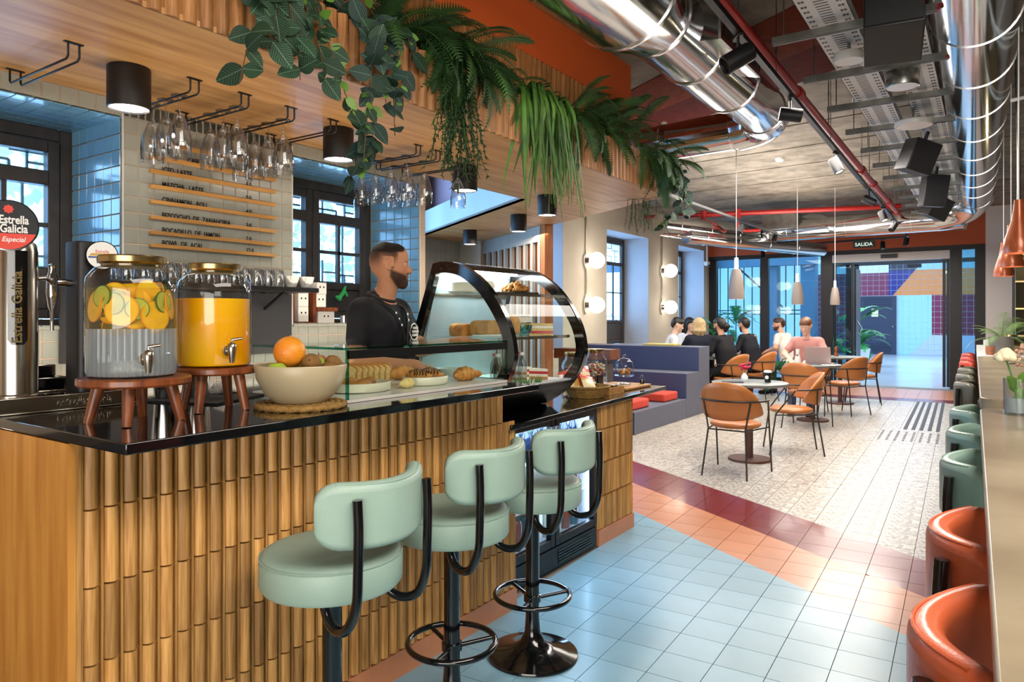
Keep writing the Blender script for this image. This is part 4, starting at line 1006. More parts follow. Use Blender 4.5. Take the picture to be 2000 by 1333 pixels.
# ================================================================ curved refrigerated display on the lower counter
dc = thing('curved_display', 'black framed refrigerated display with a curved glass front', 'display case', (0, 0, 0))
OUT = [(-2.63, 1.2), (-2.449, 1.681), (-2.379, 1.689), (-2.261, 1.668), (-2.13, 1.588), (-2.032, 1.48), (-1.96, 1.355), (-1.932, 1.24), (-1.94, 1.165), (-1.982, 1.075), (-2.06, .985), (-2.145, .928), (-2.2, .896), (-2.62, .896)]
sp = [tuple(p)[:2] for p in smooth_path([(x, z, 0) for x, z in OUT[1:12]], 4)]
ring_o = [OUT[0]] + sp + OUT[12:]
cxy = (-2.3, 1.28)
def inset(pts, d_):
    o = []
    for (x, z) in pts:
        v = Vector((cxy[0] - x, cxy[1] - z)); o.append((x + v.x / v.length * d_, z + v.y / v.length * d_))
    return o
def ring(mb, a, b, y0, y1):
    n = len(a)
    for y, s_ in ((y0, 0), (y1, 1)): pass
    vs = [(p[0], y0, p[1]) for p in a] + [(p[0], y0, p[1]) for p in b] + [(p[0], y1, p[1]) for p in a] + [(p[0], y1, p[1]) for p in b]; fs = []
    for i in range(n):
        j = (i + 1) % n
        fs += [(i, j, n + j, n + i), (2 * n + i, 3 * n + i, 3 * n + j, 2 * n + j), (i, 2 * n + i, 2 * n + j, j), (n + i, n + j, 3 * n + j, 3 * n + i)]
    return mb.add(vs, fs)
YA, YB = 2.82, 3.56
ring_i = inset(ring_o, .06)
for y0, y1 in ((YA, YA + .035), (YB - .035, YB)):
    ring(MB(), ring_o, ring_i, y0, y1).build('end_frame', M['black_gloss'], dc, 40)
    ring_g = inset(ring_o, .05)
    MB().prism(ring_g, y0 + .014, y0 + .02, 'y').build('end_glass', M['glass_green'], dc)
# base body (below the deck), back doors, curved front glass
k0 = [p for p in sp if p[1] < 1.06] 
base_pts = [(-2.6, 1.04), (-1.99, 1.045)] + [(p[0] + .004, p[1]) for p in k0 if p[1] < 1.045] + [(-2.2, .898), (-2.6, .898)]
MB().prism(base_pts, YA + .036, YB - .036, 'y').build('base_body', M['black'], dc, 30)
M['deck'] = mat('white_deck', '#eceef0', .35)
MB().box(-2.58, -2.02, YA + .036, YB - .036, 1.041, 1.052).build('deck', M['deck'], dc)
fg = [p for p in sp if p[1] > 1.06 and not (p[0] < -2.37)]
rows_ = [[(p[0] - .004, y, p[1]) for y in (YA + .036, YB - .036)] for p in fg]
MB().grid(rows_).build('front_glass', M['glass_curve'], dc, 80)
MB().prism([(-2.6, 1.05), (-2.585, 1.05), (-2.435, 1.66), (-2.45, 1.66)], YA + .036, YB - .036, 'y').build('back_doors', mat('back_door_glass', '#a9b7c2', .2, var=.2, vscale=3), dc)
MB().box(-2.46, -2.36, YA + .036, YB - .036, 1.655, 1.683).build('top_rail', M['black_gloss'], dc)
MB().box(-2.44, -2.38, YA + .05, YB - .05, 1.645, 1.654).build('led_strip', mat('display_led', '#ffffff', .5, emit=(.9, .96, 1, 1), estr=12), dc)
light('display_led_glow', 'AREA', (-2.38, 3.19, 1.64), 4.5, (.92, .97, 1), rot=(0, R(-12), 0), size=.12, size_y=.6)
for z, x0, x1 in ((1.29, -2.54, -2.03), (1.52, -2.47, -2.15)):
    MB().box(x0, x1, YA + .04, YB - .04, z, z + .006).build('glass_shelf', M['glass_green'], dc)
    MB().box(x1 - .004, x1 + .004, YA + .04, YB - .04, z - .006, z + .01).build('shelf_edge', M['steel'], dc)
    MB().box(x0 - .004, x0 + .006, YA + .04, YB - .04, z - .006, z + .01).build('shelf_edge', M['steel'], dc)
# contents
M['teal_glass'] = thin_glass('teal_glass', '#cfeef0', 1.0, '#63a9b5')
M['icing'] = mat('white_icing', '#efe6d4', .5, var=.1, vscale=20)
M['sponge'] = mat('sponge_cake', '#cf9a58', .8, var=.25, vscale=40, bump=.3, bscale=90)
M['raisin'] = mat('granola', '#c98a2e', .6, var=.45, vscale=45, c2='#7a3f14', bump=.8, bscale=60)
M['berry'] = mat('berry_red', '#c2343a', .35)
M['mintleaf'] = mat('mint_green', '#4f8a3a', .6, var=.2)
def tagm(o, lb, cat, g=None): return tag(o, lb, cat, g)
GF = 'food in the curved display'
def loaf(x, y, z, L, w_, h, rz, label, m_=None):
    out = [(-w_ / 2, 0), (w_ / 2, 0), (w_ / 2 + .004, h * .6)] + [(w_ / 2 * math.cos(R(a)) * 1.06, h * .68 + h * .32 * math.sin(R(a))) for a in range(0, 181, 20)] + [(-w_ / 2 - .004, h * .6)]
    return tag(MB().prism(out, -L / 2, L / 2, 'y').build('loaf_cake', M[m_ or 'sponge'], None, 60, (x, y, z), (0, 0, rz), bevel=(.008, 2)), label, 'cake', GF)
loaf(-2.23, 2.98, 1.31, .15, .075, .075, R(80), 'long sponge loaf nearest the black end frame')
loaf(-2.13, 3.06, 1.31, .1, .09, .1, R(12), 'tall sponge loaf beside the long one')
tag(MB().lathe([(0, 0), (.1, 0), (.115, .008), (.112, .012), (0, .008)], 32, (-2.2, 3.02, 1.297)).build('cake_plate', M['white'], smooth=40), 'white plate under the sponge loaves', 'plate', GF)
ck2 = thing('cream_cake', 'round cream cake on a plate on the top shelf', 'cake', (-2.33, 2.93, 1.527), 0, GF)
MB().lathe([(0, 0), (.07, 0), (.085, .008), (0, .008)], 28).build('plate', M['white'], ck2, 40); MB().lathe([(0, .009), (.06, .009), (.062, .02), (.06, .055), (.05, .062), (0, .06)], 28).build('cake', M['icing'], ck2, 50)
loaf(-2.4, 3.0, 1.297, .13, .08, .07, R(70), 'dark loaf at the back of the middle shelf', 'crust')
tag(MB().lathe([(0, .002), (.04, 0), (.075, .03), (.085, .075), (.081, .075), (.07, .032), (0, .01)], 28, (-2.43, 2.93, 1.053)).build('salad_bowl', M['white'], smooth=60), 'white bowl at the near end of the display deck', 'bowl', GF)
ck = thing('layer_cake', 'white iced square layer cake on the middle shelf', 'cake', (-2.23, 3.27, 1.297), 0, GF)
for k in range(3): MB().prism(rrect(.13, .13, .015, 3), .002 + .036 * k, .032 + .036 * k).build('cake_layer', M['sponge'] if k == 1 else M['icing'], ck)
MB().prism(rrect(.134, .134, .015, 3), .108, .118).build('icing_top', M['icing'], ck)
sw = thing('sandwich', 'pale triangle sandwiches lying on the middle shelf', 'sandwich', (-2.1, 3.34, 1.297), R(20), GF)
for k, m_ in enumerate(('crumb', 'berry', 'crumb', 'icing', 'crumb')): MB().prism([(-.06, -.05), (.07, -.04), (.0, .07)], .014 * k, .014 * k + .013).build('layer', M[m_], sw)
gr = thing('granola_tray', 'dark tray heaped with golden granola on the top shelf', 'food tray', (-2.27, 3.33, 1.527), 0, GF)
MB().prism(rrect(.16, .26, .02, 3), 0, .014).build('tray', M['black'], gr)
random.seed(4); gm = MB()
for k in range(90):
    a = random.uniform(0, 6.28); q = math.sqrt(random.random()); gm.sphere((.066 * q * math.cos(a), .11 * q * math.sin(a), .018 + .045 * (1 - q) + random.uniform(0, .01)), random.uniform(.009, .016), 6, 4)
tag(gm.build('granola', M['raisin'], gr, 60), kind='stuff')
pc = thing('cream_roulade', 'white cream roulade on the top shelf', 'cake', (-2.3, 3.02, 1.527), 0, GF)
MB().prism(rrect(.14, .24, .02, 3), 0, .006).build('board', M['white'], pc); b = MB().tube([(0, -.1, .04), (0, .1, .04)], .036, 16); b.build('roll', M['icing'], pc, 40)
for k, (x, y, z, r, lb) in enumerate(((-2.3, 3.44, 1.3, .055, 'teal glass bowl at the far end of the middle shelf'), (-2.12, 3.19, 1.3, .045, 'small teal glass bowl in front of the layer cake'))):
    tag(MB().lathe([(0, .002), (r * .5, 0), (r * .85, r * .5), (r, r * 1.3), (r * .95, r * 1.3), (r * .8, r * .5), (0, .008)], 28, (x, y, z)).build('glass_bowl', M['teal_glass'], smooth=60), lb, 'bowl', GF)
M['bt_clear'] = thin_glass('clear_plastic', '#eef2f4', 1.0, '#a8b4bd')
random.seed(9)
for k in range(6):
    x, y = -2.1 - .06 * (k % 2), 2.92 + .055 * k
    t = thing('water_bottle', ('small clear bottle on the deck nearest the flat display' if k == 0 else 'small clear bottle, %s in the deck row of the display' % ORD[k] if k < 5 else 'small clear bottle at the right end of the deck row'), 'bottle', (x, y, 1.053), 0, 'clear bottles on the display deck')
    MB().lathe([(0, 0), (.022, 0), (.024, .01), (.024, .1), (.011, .13), (.011, .145)], 16).build('body', M['bt_clear'], t, 60)
    MB().lathe([(0, .145), (.013, .145), (.013, .16), (0, .16)], 12).build('cap', M['berry'] if k % 2 else M['white'], t, 40)
gt = thing('green_herb_tray', 'green herb garnish at the front of the display deck', 'garnish', (-2.035, 3.05, 1.053), 0, GF)
gm = MB()
for k in range(120):
    x, y = random.uniform(-.02, .02), random.uniform(-.15, .15); a = random.uniform(0, 6.28); h = random.uniform(.02, .05)
    gm.add([(x, y, 0), (x + .006 * math.cos(a), y + .006 * math.sin(a), 0), (x + .015 * math.cos(a + 1), y + .015 * math.sin(a + 1), h)], [(0, 1, 2)])
tag(gm.build('herbs', M['mintleaf'], gt), kind='stuff')
for k, (x, y, lb, cc) in enumerate(((-2.13, 3.36, 'pink and white cake slice under the glass shelf', 'berry'), (-2.2, 3.24, 'cream cake slice beside the pink one', 'sponge'), (-2.28, 3.42, 'red fruit tart at the far end of the deck', 'berry'))):
    t = thing('cake_slice', lb, 'cake', (x, y, 1.053), R(25 * k), GF)
    for q, m_ in enumerate(('sponge', 'icing', cc, 'icing')): MB().prism([(-.05, -.03), (.055, 0), (-.05, .03)], .015 * q, .015 * q + .0145).build('layer', M[m_], t)

# ---------------- right end of the lower counter
LZ = .893
bk = thing('wicker_basket', 'shallow wicker basket of snack bags on the low counter', 'basket', (-2.17, 3.98, LZ))
for k in range(7):
    r = .1 + .006 * k + (.006 if k < 6 else .01); MB().tube([((r + .002 * math.cos(j * 4.2)) * math.cos(2 * math.pi * j / 48), (r + .002 * math.cos(j * 4.2)) * math.sin(2 * math.pi * j / 48), .006 + .0105 * k) for j in range(48)], .0068, 6, True).build('weave', M['wicker'], bk, 60)
MB().cyl((0, 0, .001), (0, 0, .008), .1, n=32).build('bottom', M['wicker'], bk)
def bag(name, loc, rot, w_, h, cols_, label):
    t = thing(name, label, 'snack bag', loc, 0, 'snack bags in the wicker basket'); t.rotation_euler = rot
    rows_ = []
    for i in range(9):
        v = i / 8; row = []
        for j in range(7):
            u = -1 + 2 * j / 6; th = .022 * (math.sin(math.pi * v) ** .6) * (1 - u * u * .8); row.append((u * w_ / 2 * (1 - .04 * math.sin(math.pi * v)), v * h, th))
        rows_.append(row)
    b = MB()
    for i in range(8):
        b.cur = 1 if i in (2, 3, 4) else (2 if i >= 6 else 0); b.grid(rows_[i:i + 2]); b.grid([[(p[0], p[1], -p[2]) for p in r_][::-1] for r_ in rows_[i:i + 2]])
    b.build('bag', cols_, t, 60)
M['bag_red'] = mat('bag_red', '#d8412e', .3, coat=.3); M['bag_cream'] = mat('bag_cream', '#e3cf9f', .35, coat=.2); M['bag_gold'] = mat('bag_gold', '#c99a45', .35, coat=.2)
bag('snack_bag', (-2.19, 4.0, LZ + .02), (R(62), R(0), R(58)), .14, .19, [M['bag_cream'], M['bag_red'], M['bag_red']], 'red and cream snack bag standing in the basket')
bag('snack_bag', (-2.13, 3.98, LZ + .02), (R(50), R(14), R(70)), .12, .15, [M['bag_gold'], M['bag_cream'], M['bag_red']], 'golden snack bag leaning at the front of the basket')
bag('snack_bag', (-2.24, 3.93, LZ + .02), (R(66), R(-12), R(40)), .12, .16, [M['bag_cream'], M['bag_gold'], M['bag_red']], 'cream snack bag at the back of the basket')
M['oak_light'] = wood('light_oak', '#c08c4c', '#9a6a34', (.4, 3, 3), .5, 12, .08)
wb = thing('wooden_crate', 'small open wooden crate beside the wicker basket', 'crate', (-2.15, 4.25, LZ))
MB().box(-.1, .06, -.11, .11, 0, .008).box(.052, .06, -.11, .11, .008, .045).box(-.1, -.092, -.11, .11, .008, .045).box(-.092, .052, -.11, -.102, .008, .045).box(-.092, .052, .102, .11, .008, .045).build('crate_body', M['oak_light'], wb)
MB().lathe([(0, 0), (.025, 0), (.025, .05), (.02, .052), (0, .052)], 16, (-.02, -.05, .009)).build('spice_tin', M['black'], wb, 40)
MB().lathe([(0, 0), (.02, 0), (.022, .045), (0, .045)], 16, (.02, .04, .009)).build('honey_pot', M['brass'], wb, 40)
tag(MB().box(-2.42, -2.12, 4.45, 4.88, LZ, LZ + .018).build('serving_board', M['oak_light'], bevel=(.004, 2)), 'light oak serving board at the end of the low counter', 'board')
def candy_jar(loc, r, h, label, cols_, lid, n=150, seed=1):
    t = thing('candy_jar', label, 'jar', loc, 0, 'glass jars on the low counter')
    prof = [(0, 0), (r * .9, 0), (r, .012), (r, h * .62), (r * .93, h * .72), (r * .7, h * .82), (r * .68, h * .9)]
    MB().lathe(prof, 32).build('glass_body', M['glass_jar'], t, 60); MB().lathe([(0, h * .9), (r * .72, h * .9), (r * .74, h * .91), (r * .74, h), (0, h)], 32).build('lid', lid, t, 40)
    random.seed(seed); b = MB()
    for k in range(n):
        a = random.uniform(0, 6.28); q = (r - .014) * math.sqrt(random.random()); b.cur = k % len(cols_); b.sphere((q * math.cos(a), q * math.sin(a), random.uniform(.014, h * .58)), .011, 6, 4)
    tag(b.build('sweets', cols_, t, 60), kind='stuff')
cw = [mat('sweet_%d' % k, c, .35) for k, c in enumerate(('#8e1f34', '#d8d0c4', '#b0603a', '#6a2a4a', '#c9a86a', '#4a7a8a'))]
candy_jar((-2.49, 4.38, LZ), .088, .26, 'glass jar of dark red sweets behind the snack bags', [cw[0], cw[3], cw[1]], M['brass'], 170, 2)
candy_jar((-2.5, 4.72, LZ), .09, .27, 'large glass jar of mixed pale sweets', [cw[1], cw[2], cw[4], cw[1], cw[0]], M['brass'], 170, 3)
sc2 = tag(MB().box(-2.335, -2.32, 4.43, 4.5, LZ + .019, LZ + .1).build('price_card', M['black']), 'small black price card in front of the pale sweets jar', 'card')
cl = thing('glass_cloche', 'footed glass cloche with brown biscuits', 'cloche', (-2.26, 4.72, LZ + .019))
MB().lathe([(0, 0), (.05, 0), (.05, .006), (.01, .015), (.01, .05), (.07, .06), (.072, .066), (0, .064)], 28).build('foot', M['glass_jar'], cl, 50)
MB().lathe([(.066, .068), (.068, .12), (.06, .16), (.035, .185), (0, .192)], 28).build('dome', M['glass_jar'], cl, 60)
MB().sphere((0, 0, .204), .014, 12, 8).build('knob', M['glass_jar'], cl, 60)
random.seed(6)
for k in range(9): a = 2.4 * k; MB().sphere((.03 * math.cos(a), .03 * math.sin(a), .083 + .012 * (k // 4)), .019, 8, 6, (1, 1, .7)).build('biscuit', M['raisin'], cl, 60)
ss = thing('salt_shaker', 'small glass shaker with a dark base beside the cloche', 'shaker', (-2.17, 4.83, LZ + .019))
MB().lathe([(0, 0), (.016, 0), (.016, .03), (0, .03)], 14).build('contents', M['choc'], ss); MB().lathe([(.0165, .0), (.0165, .05), (.012, .062), (0, .064)], 14).build('glass', M['glass_jar'], ss, 50)
# ================================================================ menu ledges, wine racks, back shelf
M['ledge'] = wood('menu_ledge_oak', '#cf9a55', '#b07d3c', (2, .3, 2), .5, 12, .05)
lines = [('G', '', 2.237), ('CAFE', '', 2.165), ('ICED  LATTE', '5.0', 2.098), ('MATCHA   LATTE', '5.0', 2.026), ('CINNAMON   ROLL', '4.0', 1.953), ('BIZCOCHO  DE  ZANAHORIA', '3.0', 1.878), ('BOCADILLO  DE  JAMON', '7.0', 1.806), ('BOWL  DE  ACAI', '12.0', 1.745)]
for k, (s_, p_, z) in enumerate(lines):
    t = thing('menu_ledge', ('menu ledge with loose black letters, %s row' % ('topmost', 'second', 'third', 'fourth', 'fifth', 'sixth', 'seventh', 'lowest')[k]), 'menu board', (-3.327, 1.79, z), 0, 'oak menu ledges on the tiled wall')
    MB().box(0, .022, 0, .7, -.012, 0).box(.019, .022, 0, .7, 0, .005).build('ledge', M['ledge'], t)
    if s_: text('lettering', s_, .037, M['letter'], t, (.009, .06 if k > 1 else .19, .001), (R(90), 0, R(90)), .001, sx=.74, bold=.0004)
    if p_: text('price', p_, .035, M['letter'], t, (.009, .52, .001), (R(90), 0, R(90)), .001, sx=.8, bold=.0004)
def rack(y, label, x0=-2.78, x1=-3.28):
    t = thing('glass_rack', label, 'rack', (0, y, 2.4), 0, 'black wire stemware racks under the soffit')
    for d in (-.019, .019):
        MB().tube([(x0, d, -.002), (x0, d, -.05), (x0 - .012, d, -.06), (x1 + .012, d, -.06), (x1, d, -.05), (x1, d, -.002)], .0042, 8).build('rod', M['black'], t, 50)
    for x in (x0, x1): MB().box(x - .008, x + .008, -.032, .032, -.004, -.0005).build('plate', M['black'], t)
wg_prof = [(.0, .0), (.034, 0), (.034, -.0015), (.012, -.005), (.0046, -.012), (.004, -.03), (.0042, -.062), (.008, -.072), (.019, -.088), (.032, -.12), (.043, -.158), (.0475, -.195), (.0475, -.225), (.045, -.258), (.0438, -.258), (.0462, -.225), (.046, -.195), (.0415, -.158), (.03, -.12), (.016, -.09), (0, -.08)]
fm = MB().lathe(wg_prof[:5], 24).mesh('foot', M['glass_wine'], 50); stm = MB().lathe(wg_prof[4:8], 12).mesh('stem', M['glass_wine'], 50); bwl = MB().lathe(wg_prof[7:], 28).mesh('bowl', M['glass_wine'], 60)
def wineglass(x, y, label, s_=1.0):
    t = thing('wine_glass', label, 'wine glass', (x, y, 2.4 - .06 + .0045 + .004), random.uniform(0, 6), 'wine glasses hanging under the soffit'); t.scale = (s_, s_, 1)
    for nm, me in (('foot', fm), ('stem', stm), ('bowl', bwl)): newobj(nm, me, t)
racks = [(1.22, [], 'empty black glass rack left of the first spot'), (1.69, [-3.11, -3.0, -2.893], 'glass rack left, over the window edge'), (1.93, [-3.04, -2.94, -2.838], 'glass rack over the top menu rows'), (2.18, [-3.16, -3.06, -2.95, -2.838], 'glass rack at the end of the menu wall'), (2.44, [], 'empty glass rack in front of the second spot'),
         (3.075, [-3.25, -3.13, -3.0, -2.87], 'glass rack in front of the barista window'), (3.25, [-3.13, -3.01, -2.89], 'glass rack over the window reveal'), (3.49, [-2.82], 'glass rack carrying a single glass')]
ordn = ('first', 'second', 'third', 'fourth')
for y, xs, lb in racks:
    rack(y, lb)
    for k, x in enumerate(xs): wineglass(x, y, 'wine glass %s from the wall on the %s' % (ordn[k], lb.replace('glass rack', 'rack').replace('carrying a single glass', 'nearest the third spot')), 1.04)
# black wall shelf with tumblers and cups
sh = thing('wall_shelf', 'black wall shelf of upturned glasses under the menu', 'shelf', (0, 0, 0))
MB().box(-3.326, -3.1, 1.4, 2.62, 1.535, 1.56).build('board', M['black'], sh, bevel=(.002, 1))
for y in (1.7, 2.42):
    MB().box(-3.326, -3.318, y - .012, y + .012, 1.38, 1.535).build('bracket', M['black'], sh); MB().bar((-3.32, y, 1.44), (-3.14, y, 1.535), .012, .012).build('bracket', M['black'], sh)
MB().box(-3.326, -3.31, 1.4, 2.6, 1.2, 1.53).build('back_panel', mat('dark_splash', '#3a3a3c', .3), sh)
tmb = MB().lathe([(0, .09), (.03, .09), (.033, .085), (.037, 0), (.0355, 0), (.0315, .083), (0, .086)], 20).mesh('tumbler', M['glass_wine'], 50)
random.seed(8)
for k in range(15):
    y = 1.46 + .066 * k
    for x in (-3.15, -3.23):
        o = newobj('tumbler', tmb, None, (x, y + random.uniform(-.006, .006), 1.561)); tag(o, 'upturned tumbler on the wall shelf, %s row, %s from the left' % ('front' if x > -3.2 else 'back', ORD[k]), 'tumbler', 'tumblers on the wall shelf')
cupm = MB().lathe([(0, 0), (.025, 0), (.028, .004), (.042, .045), (.045, .06), (.042, .06), (.038, .045), (.022, .008), (0, .006)], 24)
cupm.tube([(.04, 0, .05), (.06, 0, .048), (.062, 0, .03), (.036, 0, .022)], .004, 7); cupm = cupm.mesh('coffee_cup', M['white'], 60)
for x, y, z, lb in ((-3.15, 2.47, 1.561, 'white coffee cup on the shelf beside the tumblers'), (-3.15, 2.57, 1.561, 'white coffee cup at the right end of the shelf'), (-3.24, 2.53, 1.561, 'white coffee cup behind the other two')):
    tag(newobj('coffee_cup', cupm, None, (x, y, z), (0, 0, R(-40))), lb, 'cup', 'white cups on the wall shelf')
# packages on the window sill
hx = thing('box_holder', 'small wooden upright holder on the window sill', 'holder', (-3.44, 2.76, SILL))
for y in (-.08, .08): MB().box(-.04, .04, y - .012, y + .012, 0, .2).build('upright', M['acacia'], hx)
MB().box(-.04, .04, -.07, .07, 0, .012).build('base', M['acacia'], hx)
def pack(x, y, z, w_, h, lb, rz=0):
    t = thing('coffee_box', lb, 'box', (x, y, z), rz, 'white boxes on the window sill'); MB().box(-.035, .035, -w_ / 2, w_ / 2, 0, h).build('carton', M['paper'], t, bevel=(.002, 1))
    for q in (-.015, .015): MB().cyl((.0352, q, h * .6), (.036, q, h * .6), .006, n=10).build('printed_dot', M['letter'], t)
pack(-3.44, 2.76, SILL + .013, .075, .09, 'white box low inside the wooden holder'); pack(-3.44, 2.76, SILL + .104, .075, .08, 'white box high inside the wooden holder')
pack(-3.46, 2.95, SILL + .001, .13, .075, 'wide white box at the foot of the stack'); 
tag(MB().box(-3.5, -3.41, 2.87, 3.03, SILL + .077, SILL + .1).build('wooden_slab', M['acacia']), 'thin wooden slab lying on the wide white box', 'slab')
pack(-3.45, 2.9, SILL + .101, .08, .08, 'white box above the wooden slab'); pack(-3.45, 2.905, SILL + .182, .078, .07, 'topmost white box of the sill stack', R(4))
tag(MB().cyl((-3.45, 3.12, SILL + .001), (-3.45, 3.12, SILL + .05), .04, n=20).build('steel_pot', M['chrome'], smooth=40), 'low steel pot on the sill by the barista', 'pot')

sd = [(0, (0, 0, 0), (.0, .03, .05), .012, .008), (0, (0, -.03, -.03), (0, .01, .01), .016, .014), (0, (0, -.05, -.02), (0, -.02, -.035), .01, .014), (0, (0, .02, .03), (0, .045, -.01), .008, .01)]
tag(newobj('green_cloth', sdf_mesh('green_cloth', sd, [mat('bright_green_cloth', '#3fc46a', .7)], .005, .01), None, (-3.74, 3.36, 1.56)), 'small bright green cloth hanging at the window behind the barista', 'cloth')
# ================================================================ services under the ceiling
DR = R(1.5)                                   # ducts and trays run almost along the bar
def dirp(x, y, z, t): return (x - math.sin(DR) * t, y + math.cos(DR) * t, z)
M['duct_seam'] = mat('duct_seam', '#e8e8ea', .2, 1.0)
def duct(name, label, p0, p1, r, seams, extra=None, n=40):
    t = thing(name, label, 'duct')
    MB().cyl(p0, p1, r, n=n).build('tube', M['duct'], t, 50)
    a = Vector(p0); b = Vector(p1); L_ = (b - a).length; k = max(1, int(L_ / seams)); d = (b - a) / L_
    for i in range(1, k + 1):
        c = a + d * (seams * (i - .5)); MB().cyl(tuple(c - d * .006), tuple(c + d * .006), r + .005, n=n).build('seam_ring', M['duct_seam'], t, 50)
    return t
# right duct, running the length of the room
rd = duct('ventilation_duct', 'large silver spiral duct running overhead along the right', dirp(-.10, 4.0, 3.12, -4), dirp(-.10, 4.0, 3.12, 7.8), .225, .85)
for y in (3.2, 5.2, 7.2, 9.2):
    for s_ in (-.235, .235): MB().cyl((-.1 - math.sin(DR) * (y - 4) + s_, y, 3.1), (-.1 - math.sin(DR) * (y - 4) + s_, y, 3.5), .004, n=6).build('hanger_rod', M['galv'], rd)
pe = smooth_path([dirp(-.10, 4, 3.12, 7.7), dirp(-.10, 4, 3.1, 8.0), dirp(-.25, 4, 3.0, 8.35), dirp(-.55, 4, 2.95, 8.5)], 5)
MB().tube(pe, .23, 32).build('elbow', M['duct'], rd, 60)
# left duct: wide part, reducer, grille, narrow part, elbow and cross branch
ld = thing('ventilation_duct', 'silver duct with a louvred grille crossing above the slatted soffit', 'duct')
lx = -1.6
MB().tube([(lx, 1.5, 3.08), (lx, 3.35, 3.08), (lx, 3.7, 3.08), (lx, 5.05, 3.08)], [.3, .3, .215, .215], 40).build('main_tube', M['duct'], ld, 40)
MB().tube([(lx, 5.05, 3.08), (lx, 5.1, 3.08), (lx, 5.95, 3.08)], [.215, .185, .185], 40).build('narrow_tube', M['duct'], ld, 40)
for y, r in ((3.33, .306), (3.72, .222), (4.3, .222), (5.04, .222), (5.12, .192), (5.9, .192)): MB().cyl((lx, y - .008, 3.08), (lx, y + .008, 3.08), r, n=40).build('seam_ring', M['duct_seam'], ld, 50)
MB().tube(smooth_path([(lx, 5.93, 3.08), (lx - .02, 6.1, 3.08), (lx - .12, 6.24, 3.07), (lx - .3, 6.3, 3.06)], 5), .187, 32).build('elbow', M['duct'], ld, 60)
MB().cyl((lx - .28, 6.3, 3.06), (-3.6, 6.42, 3.04), .17, n=36).build('branch_tube', M['duct'], ld, 50)
for x in (-1.95, -2.6): MB().cyl((x - .008, 6.3, 3.06), (x + .008, 6.3, 3.06), .177, n=36).build('seam_ring', M['duct_seam'], ld, 50)
# grille boot on the right flank
bo = MB(); a0 = [(lx + .1, 3.95, 2.99), (lx + .1, 4.62, 2.99), (lx + .1, 4.62, 3.2), (lx + .1, 3.95, 3.2)]; a1 = [(lx + .31, 3.9, 2.95), (lx + .31, 4.68, 2.95), (lx + .31, 4.68, 3.2), (lx + .31, 3.9, 3.2)]
bo.add(a0 + a1, [(0, 1, 5, 4), (1, 2, 6, 5), (2, 3, 7, 6), (3, 0, 4, 7)]).build('grille_boot', M['duct'], ld)
MB().box(lx + .305, lx + .32, 3.9, 4.68, 2.95, 2.98).box(lx + .305, lx + .32, 3.9, 4.68, 3.17, 3.2).box(lx + .305, lx + .32, 3.9, 3.94, 2.98, 3.17).box(lx + .305, lx + .32, 4.64, 4.68, 2.98, 3.17).build('grille_frame', M['galv'], ld)
MB().box(lx + .29, lx + .3, 3.92, 4.66, 2.97, 3.18).build('grille_shadow', M['black'], ld)
for k in range(20): MB().bar((lx + .308, 3.96 + .034 * k, 2.98), (lx + .308, 3.96 + .034 * k, 3.17), .012, .006, (1, 0, 0)).build('louvre', M['galv'], ld)
# cross ducts at the far end
fd = duct('ventilation_duct', 'wide silver duct crossing in front of the entrance lintel', (-4.6, 13.6, 2.98), (-.45, 12.9, 2.94), .19, 1.0)
MB().tube(smooth_path([(-3.2, 13.5, 3.1), (-2.7, 13.35, 3.1), (-2.45, 13.2, 2.98), (-2.3, 13.15, 2.95)], 4), .15, 24).build('branch_tube', M['duct'], fd, 60)
MB().box(-3.55, -2.95, 13.1, 13.5, 2.98, 3.25).build('plenum_box', M['galv'], fd)
fd2 = duct('ventilation_duct', 'silver duct bending past the pier nearest the soffit end', (-4.7, 11.15, 2.95), (-3.75, 13.2, 2.88), .19, .7)
fd3 = duct('ventilation_duct', 'slim silver duct low over the window side tables', (-4.4, 11.6, 2.78), (-2.9, 14.9, 2.72), .13, .8)
# red sprinkler pipes
rp = thing('sprinkler_pipe', 'long red fire sprinkler pipe overhead beside the spot track', 'pipe')
MB().cyl((-1.14, 1.0, 3.02), (-1.33, 13.2, 3.02), .032, n=16).build('pipe', M['red_pipe'], rp, 50)
for y in (5.4, 8.6, 9.6, 11.2, 12.4): MB().cyl((-1.14 - .0156 * (y - 1), y - .05, 3.02), (-1.14 - .0156 * (y - 1), y + .05, 3.02), .045, n=14).build('coupling', M['red_pipe'], rp, 50)
for y in (3.9, 6.6, 9.2, 12): MB().cyl((-1.14 - .0156 * (y - 1), y, 3.03), (-1.14 - .0156 * (y - 1), y, 3.5), .005, n=6).build('hanger_rod', M['galv'], rp)
rp2 = thing('sprinkler_pipe', 'red sprinkler pipe crossing the ceiling before the far ducts', 'pipe')
MB().cyl((-5.3, 11.9, 3.2), (-1.33, 13.0, 3.2), .04, n=16).build('pipe', M['red_pipe'], rp2, 50)
for x, y in ((-4.3, 12.18), (-3.75, 12.33)):
    MB().tube([(x, y, 3.2), (x, y, 2.95), (x + .1, y + .1, 2.9), (x + .35, y + .1, 2.9)], .028, 12).build('drop_pipe', M['red_pipe'], rp2, 50); MB().cyl((x, y, 3.13), (x, y, 3.27), .055, n=12).build('coupling', M['red_pipe'], rp2, 50)
